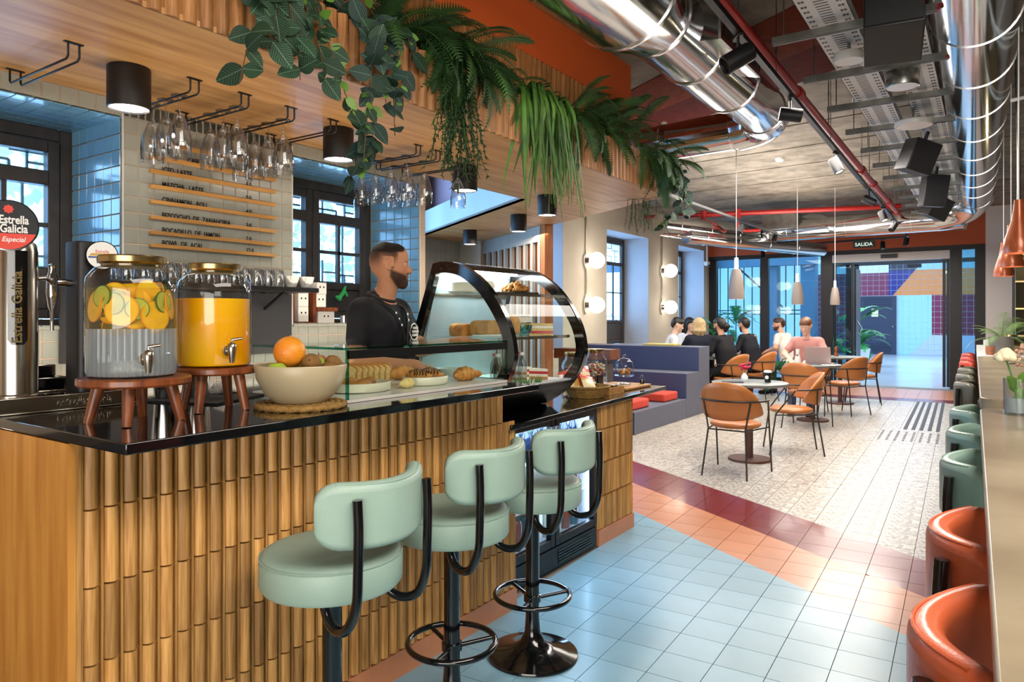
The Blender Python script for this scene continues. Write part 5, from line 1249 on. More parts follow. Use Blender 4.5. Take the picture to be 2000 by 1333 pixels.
# spot track with lamps
tk = thing('spot_track', 'black spot track running along the red pipe', 'track')
MB().bar((-1.07, 1.0, 2.9), (-1.42, 15.0, 2.9), .036, .034).build('rail', M['black'], tk)
tkf = thing('spot_track', 'black spot track crossing in front of the rust lintel', 'track'); MB().bar((-1.44, 15.02, 2.9), (-4.4, 15.6, 2.9), .036, .034).build('rail', M['black'], tkf)
for x in (-2, -3.8): MB().cyl((x, 15.02 - .196 * (x + 1.44), 2.91), (x, 15.02 - .196 * (x + 1.44), 3.5), .003, n=5).build('hanger_wire', M['galv'], tkf)
for y in (2.6, 4.6, 6.6, 8.6, 10.8, 13): MB().cyl((-1.07 - .025 * (y - 1), y, 2.91), (-1.07 - .025 * (y - 1), y, 3.5), .003, n=5).build('hanger_wire', M['galv'], tk)
def spot(x, y, tilt, rz, label, e=0, z=2.88, s_=1.0):
    t = thing('track_spot', label, 'spotlight', (x, y, z), rz, 'black spotlights on the track')
    MB().box(-.012, .012, -.05, .05, -.012, 0).build('adapter', M['black'], t); MB().cyl((0, 0, -.01), (0, 0, -.07), .008, n=8).build('stem', M['black'], t)
    h = MB(); h.lathe([(0, .07), (.04, .07), (.045, .06), (.045, -.07), (.04, -.075), (.037, -.06), (0, -.06)], 24); h.xf(Matrix.Translation((0, 0, -.115)) @ Matrix.Rotation(tilt, 4, 'Y') @ Matrix.Scale(s_, 4))
    h.build('head', M['lampblack'], t, 40)
    g = MB().lathe([(0, -.061), (.036, -.061), (.036, -.064), (0, -.064)], 20); g.xf(Matrix.Translation((0, 0, -.115)) @ Matrix.Rotation(tilt, 4, 'Y') @ Matrix.Scale(s_, 4)); g.build('lens', M['lamp_glow'] if e else M['black_gloss'], t)
spot(-1.14, 3.75, R(60), R(35), 'track spot nearest the viewer, beside the louvred duct grille', 0, 2.88, 1.15)
spot(-1.17, 5.0, R(80), R(200), 'track spot at the end of the silver duct', 0, 2.88, 1.0)
spot(-1.22, 6.9, R(25), R(170), 'lit track spot over the middle of the room', 1)
spot(-1.27, 9.2, R(60), R(190), 'track spot with its head turned to the windows', 0); spot(-1.31, 10.7, R(25), R(150), 'small lit track spot before the cross duct', 1)
spot(-1.34, 12.1, R(45), R(60), 'track spot just before the cross duct', 0); spot(-1.41, 14.6, R(10), R(30), 'last track spot over the entrance', 0)
for (x, y, lb) in ((-3.0, 15.32, 'track spot near the left end of the far track'), (-1.85, 15.09, 'track spot at the middle of the far track'), (-4.2, 15.56, 'track spot at the very left of the far track')): spot(x, y, R(20), R(100), lb)
tk2 = thing('spot_track', 'black spot track on the window side beyond the soffit', 'track')
MB().bar((-3.4, 7.2, 2.92), (-3.2, 14.6, 2.86), .034, .032).build('rail', M['black'], tk2)
for y, lb in ((8.9, 'square black spot hanging beside the hanging vine'), (11.0, 'black spot pointing at the window piers'), (12.8, 'black spot halfway along the window side track')): spot(-3.36 + .027 * (y - 8.9), y, R(30), R(80), lb, 0, 2.88)
# perforated cable trays on struts
def tray(x0, x1, z, label):
    t = thing('cable_tray', label, 'cable tray', (0, 0, 0), 0, 'perforated white cable trays')
    W_ = x1 - x0
    MB().box(x0, x1, 2.0, 12.6, z, z + .003).box(x0, x0 + .003, 2.0, 12.6, z, z + .05).box(x1 - .003, x1, 2.0, 12.6, z, z + .05).build('tray_sheet', M['tray_white'], t, None, (0, 0, 0), (0, 0, 0))
    sl = MB()
    for i in range(150):
        y = 2.05 + .07 * i
        for u in (.1, .17, .83, .9): sl.box(x0 + W_ * u - .006, x0 + W_ * u + .006, y, y + .022, z - .0015, z)
        for q in range(2): sl.box(x0 + W_ * .36, x0 + W_ * .64, y + .035 * q, y + .035 * q + .007, z - .0015, z)
    tag(sl.build('perforations', M['black'], t), kind='stuff')
    for o in children(t): o.rotation_euler = (0, 0, 0)
    t.location = (0, 0, 0); t.rotation_euler = (0, 0, R(.6)); return t
tray(-.83, -.60, 3.0, 'perforated white cable tray left of the loudspeakers'); tray(-.50, -.29, 3.0, 'perforated white cable tray above the loudspeakers')
for k in range(12):
    y = 4.13 + .79 * k
    if y > 12.5: break
    t = thing('support_strut', 'galvanised steel strut under the trays, number %s from the viewer' % ('one', 'two', 'three', 'four', 'five', 'six', 'seven', 'eight', 'nine', 'ten', 'eleven', 'twelve')[k], 'strut', (-.04 * (y - 4) / 8, y, 2.975), 0, 'steel struts carrying the cable trays')
    MB().box(-1.06, -.26, -.02, .02, -.042, -.002).build('channel', M['galv'], t); MB().box(-1.061, -.259, -.012, .012, -.044, -.03).build('slot', M['black'], t)
    MB().cyl((-1.0, 0, -.04), (-1.0, 0, .525), .004, n=6).build('threaded_rod', M['galv'], t); MB().cyl((-.27, 0, -.04), (-.27, 0, .525), .004, n=6).build('threaded_rod', M['galv'], t)
    MB().box(-.262, -.25, -.022, .022, -.044, .0).build('red_end_cap', M['red_pipe'], t)
# loudspeakers, round ceiling speakers
M['grille_black'] = mat('speaker_grille', '#1a1a1c', .6, bump=.5, bscale=700)
def speaker(x, y, w_, h, d_, rot, label):
    t = thing('loudspeaker', label, 'loudspeaker', (x, y, 2.93), 0, 'black loudspeakers under the cable trays'); t.rotation_euler = rot
    MB().box(-w_ / 2, w_ / 2, -d_ / 2, d_ / 2, -h, -.03).build('cabinet', M['lampblack'], t, bevel=(.006, 2)); MB().box(-w_ / 2 + .008, w_ / 2 - .008, -d_ / 2 - .008, -d_ / 2, -h + .01, -.04).build('grille', M['grille_black'], t)
    MB().cyl((0, 0, -.03), (0, 0, .06), .015, n=8).build('bracket', M['black'], t)
speaker(-.43, 3.85, .25, .26, .3, (R(-18), 0, R(8)), 'large black loudspeaker nearest the viewer')
speaker(-.53, 7.0, .22, .3, .22, (R(10), R(18), R(35)), 'tilted black loudspeaker, second along the trays'); speaker(-.56, 8.7, .22, .36, .22, (R(6), R(6), R(20)), 'tall black loudspeaker, third along the trays'); speaker(-.6, 10.4, .24, .3, .24, (R(14), R(22), R(40)), 'black loudspeaker farthest along the trays')
def rounds(x, y, z, r, h, label, m2):
    t = thing('round_speaker', label, 'ceiling speaker', (x, y, z)); MB().lathe([(0, h), (r * .96, h), (r, h - .006), (r, .006), (r * .97, 0), (r * .93, .004), (0, .004)], 32).build('shell', m2, t, 40); MB().lathe([(0, .002), (r * .9, .002), (0, .001)], 32).build('mesh_cover', M['white'], t)
    MB().cyl((0, 0, h), (0, 0, 3.5 - z), .01, n=8).build('stem', M['galv'], t)
rounds(-.73, 4.52, 2.89, .085, .05, 'round cream speaker under the left tray', M['white']); rounds(-.52, 5.15, 2.87, .1, .1, 'round grey drum speaker between two struts', M['galv']); rounds(-.55, 6.2, 2.86, .13, .04, 'flat round cream disc speaker', M['white'])
for k, (x, y) in enumerate(((-.95, 6.2), (-1.0, 6.85), (-1.0, 9.9))): tag(MB().prism(rrect(.16, .2, .01, 2), 3.3, 3.34).build('junction_box', M['white'], None, None, (x, y, 0), (0, 0, R(10))), ('cream junction box left of the trays', 'second cream junction box left of the trays', 'small far junction box beside the trays')[k], 'junction box')
sm_ = thing('smoke_detector', 'white smoke detector on the concrete ceiling', 'smoke detector', (-2.4, 9.7, 3.5)); MB().lathe([(0, 0), (.06, 0), (.06, -.02), (.045, -.045), (0, -.05)], 24).build('body', M['white'], sm_, 40); MB().lathe([(.046, -.03), (.05, -.032), (.046, -.036)], 24).build('slot', M['black'], sm_)
cm = thing('security_camera', 'white security camera on a ceiling pole by the entrance', 'camera', (-5.4, 15.5, 3.5)); MB().cyl((0, 0, 0), (0, 0, -.85), .014, n=8).build('pole', M['white'], cm); MB().cbox((0, 0, -.9), (.1, .14, .1)).build('housing', M['white'], cm, bevel=(.02, 2)); MB().cyl((.05, -.03, -.96), (.09, -.06, -.98), .035, n=14).build('lens', M['black'], cm)
es = thing('exit_sign', 'green exit sign reading salida above the entrance', 'sign', (-2.32, 16.1, 2.9)); MB().box(-.2, .2, -.015, .015, -.07, .07).build('panel', mat('exit_green', '#0c3a24', .4), es); text('lettering', 'SALIDA', .1, mat('sign_white', '#ffffff', .5, emit=(.8, 1, .9, 1), estr=1.0), es, (0, -.018, -.035), (R(90), 0, 0), .001, 'CENTER')
# conduits on the right
cd = thing('conduit', 'grey conduit pipes hanging right of the big duct', 'pipe'); 
for x, y in ((.14, 5.2), (.2, 5.6), (.1, 6.6)): MB().tube(smooth_path([(x, y, 3.48), (x, y, 3.2), (x + .01, y, 2.6), (x + .01, y, 2.0)], 3), .012, 8).build('pipe', M['galv'], cd, 50)
MB().tube([(.05, 5.4, 2.75), (.5, 5.3, 2.78)], .012, 8).build('pipe', M['white'], cd, 50)

# ---------------- pendants
M['taupe'] = mat('taupe_ceramic', '#8d8178', .6, var=.08, vscale=4); M['copper'] = mat('copper_lacquer', '#a9552e', .28, .25, coat=.3)
def pendant(loc, r, h, m_, label, cap=True, e=8, prof=None, grp='taupe pendants over the tables'):
    t = thing('pendant_lamp', label, 'pendant lamp', loc, 0, grp)
    prof = prof or [(r * .5, h), (r * .62, h * .92), (r * .85, h * .6), (r, h * .22), (r * .97, 0), (r * .94, 0), (r * .96, h * .22), (r * .8, h * .6), (r * .55, h * .9), (0, h * .93)]
    MB().lathe([(0, prof[0][1])] + prof, 32).build('shade', m_, t, 50)
    MB().lathe([(0, h * .1), (r * .8, h * .1), (r * .8, h * .06), (0, h * .06)], 24).build('bulb', M['lamp_glow'], t)
    if cap: MB().cyl((0, 0, h), (0, 0, h + .11), r * .3, r * .26, 16).build('cap', M['white'], t, 40)
    MB().cyl((0, 0, h), (0, 0, 3.5 - loc[2]), .0035, n=6).build('cord', M['white'], t)
    light('pendant_light', 'SPOT', (loc[0], loc[1], loc[2] + .01), e, WARM, radius=.05, spot=130, blend=.7)
pendant((-2.05, 6.69, 1.57), .073, .28, M['taupe'], 'taupe pendant lamp over the nearest round table'); pendant((-2.1, 9.35, 1.56), .073, .28, M['taupe'], 'taupe pendant lamp over the laptop table'); pendant((-2.2, 12.35, 1.6), .073, .28, M['taupe'], 'taupe pendant lamp over the farthest round table')
cp = lambda r, h: [(r * .28, h), (r * .32, h * .85), (r * .45, h * .62), (r * .85, h * .28), (r, h * .1), (r * .98, 0), (r * .95, 0), (r * .8, h * .26), (r * .4, h * .6), (0, h * .8)]
for k, (x, y) in enumerate(((.082, 4.9), (.06, 6.2), (.02, 7.6))): pendant((x, y, 1.76), .078, .3, M['copper'], ('copper pendant nearest the viewer over the high table', 'copper pendant second over the high table', 'copper pendant third over the high table')[k], False, 9, cp(.078, .3), 'copper pendants over the high table')
# ---------------- globe wall lamps on the piers
for x, y, lb in ((-5.6, 10.25, 'first pier'), (-5.6, 13.4, 'second pier')):
    for z, u in ((2.33, 'upper'), (1.6, 'lower')):
        t = thing('globe_wall_lamp', '%s glowing globe lamp on the %s' % (u, lb), 'wall lamp', (x, y, z), 0, 'globe lamps on the window piers')
        MB().sphere((.16, .08, 0), .135, 24, 14).build('globe', M['globe'], t, 80); MB().cyl((.0, .0, 0), (.06, .03, 0), .05, n=16).build('mount', M['steel'], t)
        light('globe_light', 'POINT', (x + .33, y + .1, z), 7, WARM, radius=.12)
    t = thing('lamp_conduit', 'grey conduit feeding the globes on the %s' % lb, 'pipe', (x, y - .03, 0)); MB().tube(smooth_path([(.02, 0, 3.5), (.02, 0, 2.52), (.02, -.06, 2.4), (.02, -.06, 2.26), (.02, 0, 2.14), (.02, 0, 1.79), (.02, -.06, 1.67), (.02, -.06, 1.53), (.02, -.02, 1.45)], 4), .012, 8).build('pipe', M['steel'], t, 50)
# ================================================================ bar stools
def make_stool(leather, label, base=True):
    t = thing('bar_stool', label, 'bar stool', (0, 0, 0))
    s_ = MB().lathe([(0, .63), (.18, .63), (.196, .634), (.203, .645), (.203, .71), (.197, .726), (.185, .7335), (.17, .737), (0, .739)], 48).build('seat', leather, t, 40)
    MB().tube([(.201 * math.cos(a), .201 * math.sin(a), .7215) for a in (2 * math.pi * j / 48 for j in range(48))], .0028, 5, True).build('piping', leather, s_)
    # backrest: curved cushion on +x, ends bent forward
    rows_ = []; prof = rrect(.05, .178, .024, 4)
    us = [-1, -.992, -.97, -.935, -.89, -.84, -.78] + [-.65 + .13 * q for q in range(11)] + [.78, .84, .89, .935, .97, .992, 1]
    for u in us:
        y = .2 * u; x = .24 - .105 * u * u; e_ = min(.05, .2 * (1 - abs(u))); k = 1 - (.05 - math.sqrt(max(0, .05 ** 2 - (.05 - e_) ** 2))) / .089
        d_ = Vector((-.21 * u / .2, 1)).normalized(); nx, ny = d_.y, -d_.x
        rows_.append([(x + nx * p[0] * min(1, .45 + k * .6), y + ny * p[0] * min(1, .45 + k * .6), .876 + .012 * u * u + p[1] * k) for p in prof + prof[:1]])
    b = MB().grid(rows_); b.f.append(tuple(range(len(prof)))); b.f.append(tuple(range((len(us) - 1) * (len(prof) + 1), (len(us) - 1) * (len(prof) + 1) + len(prof)))); b.m += [0, 0]
    bo = b.build('backrest', leather, t, 55)
    MB().tube([(.24 - .105 * u * u + .018, .2 * u, .876 + .012 * u * u + .084) for u in (-.85 + 1.7 * j / 14 for j in range(15))], .0028, 5).build('piping', leather, bo)
    for q in (-.145, .145):
        xx = .232
        p = smooth_path([(xx, q, .93), (xx + .004, q, .85), (xx + .002, q, .74), (xx - .004, q, .655), (xx - .035, q, .59), (xx - .085, q * .92, .572), (xx - .125, q * .85, .59), (xx - .15, q * .8, .632)], 5)
        MB().tube(p, .0135, 12).build('tube_arm', M['black_gloss'], t, 60)
    MB().lathe([(0, .63), (.09, .63), (.09, .622), (.034, .61), (.0285, .58), (.0285, .16), (.033, .1), (.05, .06), (.09, .035), (.15, .02), (.187, .012), (.19, .006), (.19, 0), (0, 0)], 40).build('pedestal', M['black_gloss'], t, 50)
    fr = MB().tube([(.155 * math.cos(a), .155 * math.sin(a), .25) for a in (2 * math.pi * j / 40 for j in range(40))], .0105, 10, True).build('foot_ring', M['black_gloss'], t, 60)
    for a in (R(50), R(160), R(-70)): MB().tube([(.02 * math.cos(a), .02 * math.sin(a), .235), (.152 * math.cos(a), .152 * math.sin(a), .25)], .008, 8).build('spoke', M['black_gloss'], fr, 60)
    MB().lathe([(.0285, .222), (.036, .224), (.036, .25), (.0285, .252)], 20).build('collar', M['black_gloss'], t, 50)
    return t
def place(proto, first, loc, rz, label, group):
    o = proto if first else copy_tree(proto)
    o.location = loc; o.rotation_euler = (0, 0, rz); o['label'] = label; o['group'] = group; return o
p = make_stool(M['mint'], 'mint'); index_kids()
for k, (y, lb, a) in enumerate(((1.40, 'mint leather bar stool nearest the viewer at the counter', 4), (1.945, 'mint leather bar stool in the middle of the counter row', 0), (2.47, 'mint leather bar stool in front of the bottle fridge', -2))):
    place(p, k == 0, (-1.6, y, 0), R(a), lb, 'mint bar stools at the counter')
def row(m_, nm, spots, group):
    p = make_stool(m_, nm); index_kids()
    for k, (y, x, lb, a) in enumerate(spots): place(p, k == 0, (x, y, 0), R(180 + a), lb, group)
row(M['orange_leather'], 'o', [(1.2, .15, 'orange leather stool nearest the viewer at the high table', 0), (1.76, .132, 'orange leather stool second at the high table', 2)], 'orange stools at the high table')
row(M['green_leather'], 'g', [(2.6, .105, 'sage green stool beside the orange ones', 0), (3.27, .085, 'sage green stool in the middle of the three', 2), (4.0, .06, 'sage green stool farthest of the three', 0)], 'sage stools at the high table')
row(M['grey_leather'], 'd', [(5.65, .0, 'dark olive stool nearest at the second high table', 0), (6.45, -.025, 'dark olive stool in the middle of the second high table', 0), (7.2, -.045, 'dark olive stool before the red ones', 0)], 'dark stools at the second high table')
row(mat('red_leather', '#b8402e', .35), 'r', [(8.35, -.08, 'red stool nearest at the far end of the high table', 0), (9.2, -.105, 'red stool middle at the far end of the high table', 0), (10.1, -.13, 'red stool farthest from the viewer', 0)], 'red stools at the far end')
# ---------------- high tables on the right
def high_table(y0, y1, label, rz=R(1.48), x0=.0, w_=.85):
    t = thing('high_table', label, 'table', (x0, y0, 0), rz); L_ = y1 - y0
    MB().prism(rrect(w_, L_, .07, 5, w_ / 2, L_ / 2), 1.0, 1.05).build('table_top', M['bartop'], t, bevel=(.004, 2))
    for y in (.3, L_ - .3): MB().box(w_ * .45, w_ * .45 + .06, y - .3, y + .3, 0, 1.0).build('leg_panel', M['black'], t)
high_table(.1, 3.3, 'near high table with an olive stone top', x0=.015)
high_table(3.66, 7.6, 'far high table with an olive stone top', x0=-.074)
MBx = MB().prism(rrect(.9, 3.0, .05, 4, .45, 1.5), .99, 1.05).build('table_top', M['white_paint']); t = thing('high_table', 'pale high table at the far end by the plants', 'table', (-.18, 7.75, 0), R(1.48)); MBx.parent = t
for y in (.4, 2.6): MB().box(.4, .46, y - .2, y + .2, 0, .99).build('leg_panel', M['black'], t)
# shelving wall behind the far high table
sw_ = thing('shelf_unit', 'olive wall shelf unit with slim black uprights on the right', 'shelf unit', (.1, 11.2, 0))
MB().box(.06, 1.6, .3, .4, 0, 2.6).build('back_panel', M['olive_wall'], sw_)
for x in (.02, .7, 1.4): MB().box(x, x + .03, 0, .3, 0, 2.6).build('upright', M['black'], sw_)
for z in (.6, 1.15, 1.5, 1.85, 2.2): MB().box(.03, 1.6, .02, .3, z, z + .02).build('shelf', M['brass'], sw_)
light('shelf_light', 'POINT', (.5, 10.9, 2.2), 8, (1, .85, .55), radius=.05)

# ================================================================ leather dining chairs (origin on the floor, sitter faces +y)
def make_chair():
    t = thing('dining_chair', 'x', 'chair', (0, 0, 0))
    b = MB().lathe([(0, .415), (.15, .413), (.2, .42), (.218, .437), (.216, .455), (.19, .468), (.1, .472), (0, .472)], 36); b.v = [(x * 1.02, y * .98 + .02, z) for x, y, z in b.v]
    b.build('seat', M['tan'], t, 60)
    rows_ = []
    for i in range(25):
        a = R(192 + 156 * i / 24); u = abs(-1 + 2 * i / 24); top = .57 + .265 * (1 - u ** 2.4); bot = .50 + .05 * u ** 2
        row = []
        for j in range(7):
            v = j / 6; z = bot + (top - bot) * v; r = .25 + .045 * (z - .5) / .33
            row.append((r * 1.04 * math.cos(a), r * math.sin(a) + .0, z))
        rows_.append(row)
    MB().grid(rows_).build('backrest', M['tan'], t, 80, solid=.02)
    # hoop rail and legs
    hp = [(.3 * math.cos(R(a)), .285 * math.sin(R(a)), .67) for a in range(178, 363, 8)]
    MB().tube(hp, .0085, 8).build('hoop_rail', M['bronze'], t, 60)
    for s_ in (-1, 1):
        MB().tube([(s_ * .25, .26, 0), (s_ * .245, .2, .42), (s_ * .29, .02, .665)], .008, 8).build('leg', M['bronze'], t, 50)
        MB().tube([(s_ * .2, -.27, 0), (s_ * .165, -.205, .42), (s_ * .21, -.2, .668)], .008, 8).build('leg', M['bronze'], t, 50)
        MB().tube([(s_ * .245, .2, .41), (s_ * .165, -.2, .41)], .007, 8).build('side_rail', M['bronze'], t, 50)
    MB().tube([(-.17, -.2, .41), (.17, -.2, .41)], .007, 8).build('cross_rail', M['bronze'], t, 50)
    return t
ch = make_chair(); index_kids()
chs = [(-1.97, 6.38, -2, 'tan leather chair with its back to the viewer at the nearest table'), (-1.78, 7.72, 112, 'tan leather chair across the nearest table'), (-2.05, 9.55, -8, 'tan leather chair with its back to the laptop table front'),
       (-1.86, 11.2, 60, 'tan leather chair right of the laptop woman'), (-1.86, 12.75, 100, 'tan leather chair closest to the entrance door'), (-3.5, 11.05, 70, 'tan chair under the person in black with tied hair'), (-3.35, 12.1, 75, 'tan chair under the person in the dark striped jacket'), (-3.05, 13.2, 75, 'tan chair under the person in the white shirt'), (-2.3, 11.0, 180, 'tan chair under the laptop woman')]
for k, (x, y, a, lb) in enumerate(chs): place(ch, k == 0, (x, y, 0), R(a), lb, 'tan leather dining chairs')
def round_table(x, y, r, label):
    t = thing('round_table', label, 'table', (x, y, 0), 0, 'round pedestal tables')
    MB().lathe([(0, .735), (r - .01, .735), (r, .745), (r, .76), (r - .006, .765), (0, .765)], 48).build('table_top', M['table_grey'], t, 40)
    MB().lathe([(0, .735), (.1, .735), (.1, .725), (.033, .71), (.033, .03), (.2, .022), (.205, .012), (.205, 0), (0, 0)], 32).build('pedestal', M['rust_metal'], t, 40)
round_table(-2.03, 7.05, .36, 'nearest round grey table with flowers and a paper cup'); round_table(-2.1, 10.22, .36, 'round grey table carrying the laptop'); round_table(-2.15, 12.5, .36, 'farthest round grey table near the door')
gtb = thing('long_table', 'grey table in front of the group by the windows', 'table', (-4.2, 11.85, 0)); MB().prism(rrect(1.0, 1.9, .04, 4), .735, .765).build('table_top', M['table_grey'], gtb); 
for y in (-.5, .5): MB().lathe([(0, .735), (.06, .735), (.03, .71), (.03, .03), (.18, .02), (.18, 0), (0, 0)], 24, (0, y, 0)).build('pedestal', M['rust_metal'], gtb, 40)
# ---------------- stepped bench with cushions
bx0 = -5.58; bx1 = -3.58
bn = thing('stepped_bench', 'blue grey stepped bench with risers tinted as lit blue beside the aisle', 'bench')
MB().box(bx0, bx1, 7.75, 9.44, 0, .27).build('seat_step', M['bench'], bn, bevel=(.006, 2)); MB().box(bx0, bx1, 9.44, 9.93, 0, .62).build('middle_step', M['bench'], bn, bevel=(.006, 2)); MB().box(bx0, bx1, 9.93, 10.38, 0, .97).build('top_step', M['bench'], bn, bevel=(.006, 2))
for y, z0, z1 in ((9.44, .275, .612), (9.93, .625, .962)): MB().box(bx0 + .01, bx1 - .0, y - .004, y - .0005, z0, z1).build('riser_panel', M['bench_lit_blue'], bn)
MB().box(bx0 + .01, bx1 - .0, 7.746, 7.749, .01, .262).build('riser_panel', M['bench_lit_blue'], bn)
def cushion(x, y, z, w_, d_, label):
    t = thing('seat_cushion', label, 'cushion', (x, y, z), 0, 'red cushions on the bench'); MB().prism(rrect(w_, d_, .03, 4), .0, .11).build('pad', M['cushion'], t, bevel=(.02, 3)); MB().tube([(p[0], p[1], .1) for p in rrect(w_ - .012, d_ - .012, .03, 4)], .004, 5, True).build('piping', M['cushion'], t)
cushion(-3.9, 9.1, .272, .48, .48, 'red square cushion against the riser tinted blue'); cushion(-3.88, 8.1, .272, .46, .5, 'red square cushion at the near end of the bench'); cushion(-4.6, 9.05, .272, .48, .48, 'red cushion deeper on the bench seat')
# boards stacked on the bench top, brown box
tag(MB().box(-4.5, -4.0, 10.05, 10.3, .972, 1.0).build('board_game', mat('yellow_board', '#c9b870', .6), bevel=(.003, 1)), 'flat yellow box lying on the bench top', 'box')
bb = thing('serving_hatch', 'brown wooden counter top left of the bench', 'counter', (-3.95, 6.75, 0)); MB().box(-.2, .5, .1, .35, .94, 1.05).build('top', wood('brown_wood', '#7a4426', '#5c3019', (.4, 3, 3), .5, 12, .05), bb); MB().box(-.15, .44, .12, .3, 0, .94).build('body', M['dark_wood'], bb)

# ---------------- table things
TT = .766
fp = thing('flower_vase', 'small white vase with pink flowers on the nearest table', 'vase', (-2.1, 7.12, TT))
MB().lathe([(0, 0), (.03, 0), (.035, .02), (.032, .045), (.016, .07), (.014, .08), (.01, .08), (0, .03)], 20).build('vase', M['white'], fp, 60)
pk = mat('pink_petal', '#c8264a', .5); random.seed(12)
fb = MB()
for k in range(26): a = random.uniform(0, 6.28); q = random.uniform(0, .055); fb.sphere((q * math.cos(a), q * math.sin(a), .14 + random.uniform(-.03, .04)), .012, 6, 4)
tag(fb.build('petals', pk, fp, 60), kind='stuff'); MB().cyl((0, 0, .05), (0, 0, .13), .003, n=6).build('stem', M['mintleaf'], fp)
pc_ = thing('paper_cup', 'black takeaway coffee cup with a white lid', 'cup', (-1.87, 7.1, TT)); MB().lathe([(0, 0), (.028, 0), (.036, .095), (0, .095)], 24).build('cup', M['black'], pc_, 40); MB().lathe([(0, .095), (.039, .095), (.039, .103), (.034, .106), (.033, .116), (0, .116)], 24).build('lid', M['white'], pc_, 40); MB().cyl((.0, -.0345, .05), (.0, -.0325, .05), .018, n=16).build('printed_logo', M['white'], pc_)
tag(MB().prism(rrect(.2, .14, .01, 2), TT, TT + .006).build('menu_card', M['black'], None, None, (-2.15, 6.9, 0), (0, 0, R(20))), 'flat black menu card on the nearest table', 'card')
lt = thing('laptop', 'open silver laptop on the middle table', 'laptop', (-2.02, 10.18, TT), R(-4)); M['lap'] = mat('laptop_pink_silver', '#b9a3a0', .35, .4)
MB().prism(rrect(.33, .23, .012, 3, 0, .115), 0, .014).build('base', M['lap'], lt); b = MB().prism(rrect(.33, .225, .012, 3, 0, .1125), -.004, .004); b.xf(Matrix.Translation((0, -.003, .014)) @ Matrix.Rotation(R(102), 4, 'X')); b.build('screen', M['lap'], lt)
jg = thing('white_figurine_jug', 'white jug with a dark spot beside the laptop', 'jug', (-2.27, 10.12, TT)); MB().lathe([(0, 0), (.04, 0), (.045, .05), (.03, .1), (.02, .14), (.026, .18), (.02, .2), (0, .2)], 20).build('body', M['white'], jg, 60); MB().sphere((0, -.03, .12), .012, 8, 6).build('spot', M['black'], jg)
tag(MB().prism(rrect(.2, .14, .005, 2), TT, TT + .008).build('notebook', M['paper'], None, None, (-1.84, 10.05, 0), (0, 0, R(-25))), 'white notebook right of the laptop', 'notebook')
tag(MB().lathe([(0, 0), (.035, 0), (.03, .05), (.02, .08), (.03, .12), (.015, .16), (0, .16)], 16, (-2.2, 12.45, TT)).build('wooden_pepper_mill', M['acacia'], smooth=50), 'brown turned wooden mill on the farthest table', 'mill')
# ================================================================ people
V3 = lambda *a: np.array(a, float)
def head_prims(C, d, skin=0, ear=True, k=.018):
    """C head centre, d facing (unit); returns prims and the frame"""
    C = np.array(C, float); d = np.array(d, float); d /= np.linalg.norm(d); u = V3(0, 0, 1); r = np.cross(d, u); r /= np.linalg.norm(r); u = np.cross(r, d)
    P_ = lambda a, b, c: tuple(C + d * a * .9 + r * b * .95 + u * c)
    pr = [(skin, P_(-.032, 0, .032), P_(.012, 0, .034), .08, .074, .03), (skin, P_(-.04, 0, -.005), P_(-.005, 0, -.012), .066, .066, .03),
          (skin, P_(.03, .024, -.012), P_(.03, -.024, -.012), .044, .044, .025), (skin, P_(.03, .022, -.058), P_(.03, -.022, -.058), .04, .04, .025), (skin, P_(.02, 0, -.06), P_(.068, 0, -.098), .042, .021, .022),
          (skin, P_(.052, .034, -.03), P_(.052, -.034, -.03), .026, .026, .015), (skin, P_(.06, .0, -.05), P_(.062, 0, -.075), .034, .03, .015), (skin, P_(.07, .034, .026), P_(.077, 0, .022), .0125, .011, .012), (skin, P_(.07, -.034, .026), P_(.077, 0, .022), .0125, .011, .012)]
    for s_ in (1, -1): pr += [('cut', P_(.092, s_ * .031, .004), P_(.09, s_ * .036, .004), .0145, .0135)]
    pr += [(skin, P_(.078, 0, .014), P_(.107, 0, -.026), .0075, .0105, .009), (skin, P_(.105, 0, -.029), P_(.105, 0, -.031), .0125, .0125, .006), (skin, P_(.094, .012, -.034), P_(.094, -.012, -.034), .0085, .0085, .006),
           (skin, P_(.088, .015, -.058), P_(.088, -.015, -.058), .0078, .0078, .007), (skin, P_(.0945, .004, -.0575), P_(.0945, -.004, -.0575), .006, .006, .006), (skin, P_(.088, .013, -.0695), P_(.088, -.013, -.0695), .0085, .0085, .006), (skin, P_(.078, 0, -.094), P_(.074, 0, -.1), .019, .019, .015)]
    if ear:
        for s_ in (1, -1):
            e = [P_(-.002, s_ * .076, -.026), P_(-.02, s_ * .084, -.018), P_(-.03, s_ * .088, .004), P_(-.026, s_ * .088, .022), P_(-.012, s_ * .084, .03), P_(.0, s_ * .078, .022), P_(.0, s_ * .076, .008)]
            pr += [(skin, e[q], e[q + 1], .0062, .0062, .004) for q in range(6)] + [(skin, P_(-.014, s_ * .076, .004), P_(-.014, s_ * .078, -.006), .0125, .011, .006), (skin, e[0], P_(-.006, s_ * .078, -.03), .008, .007, .004)]
    return pr, (C, d, r, u, P_)
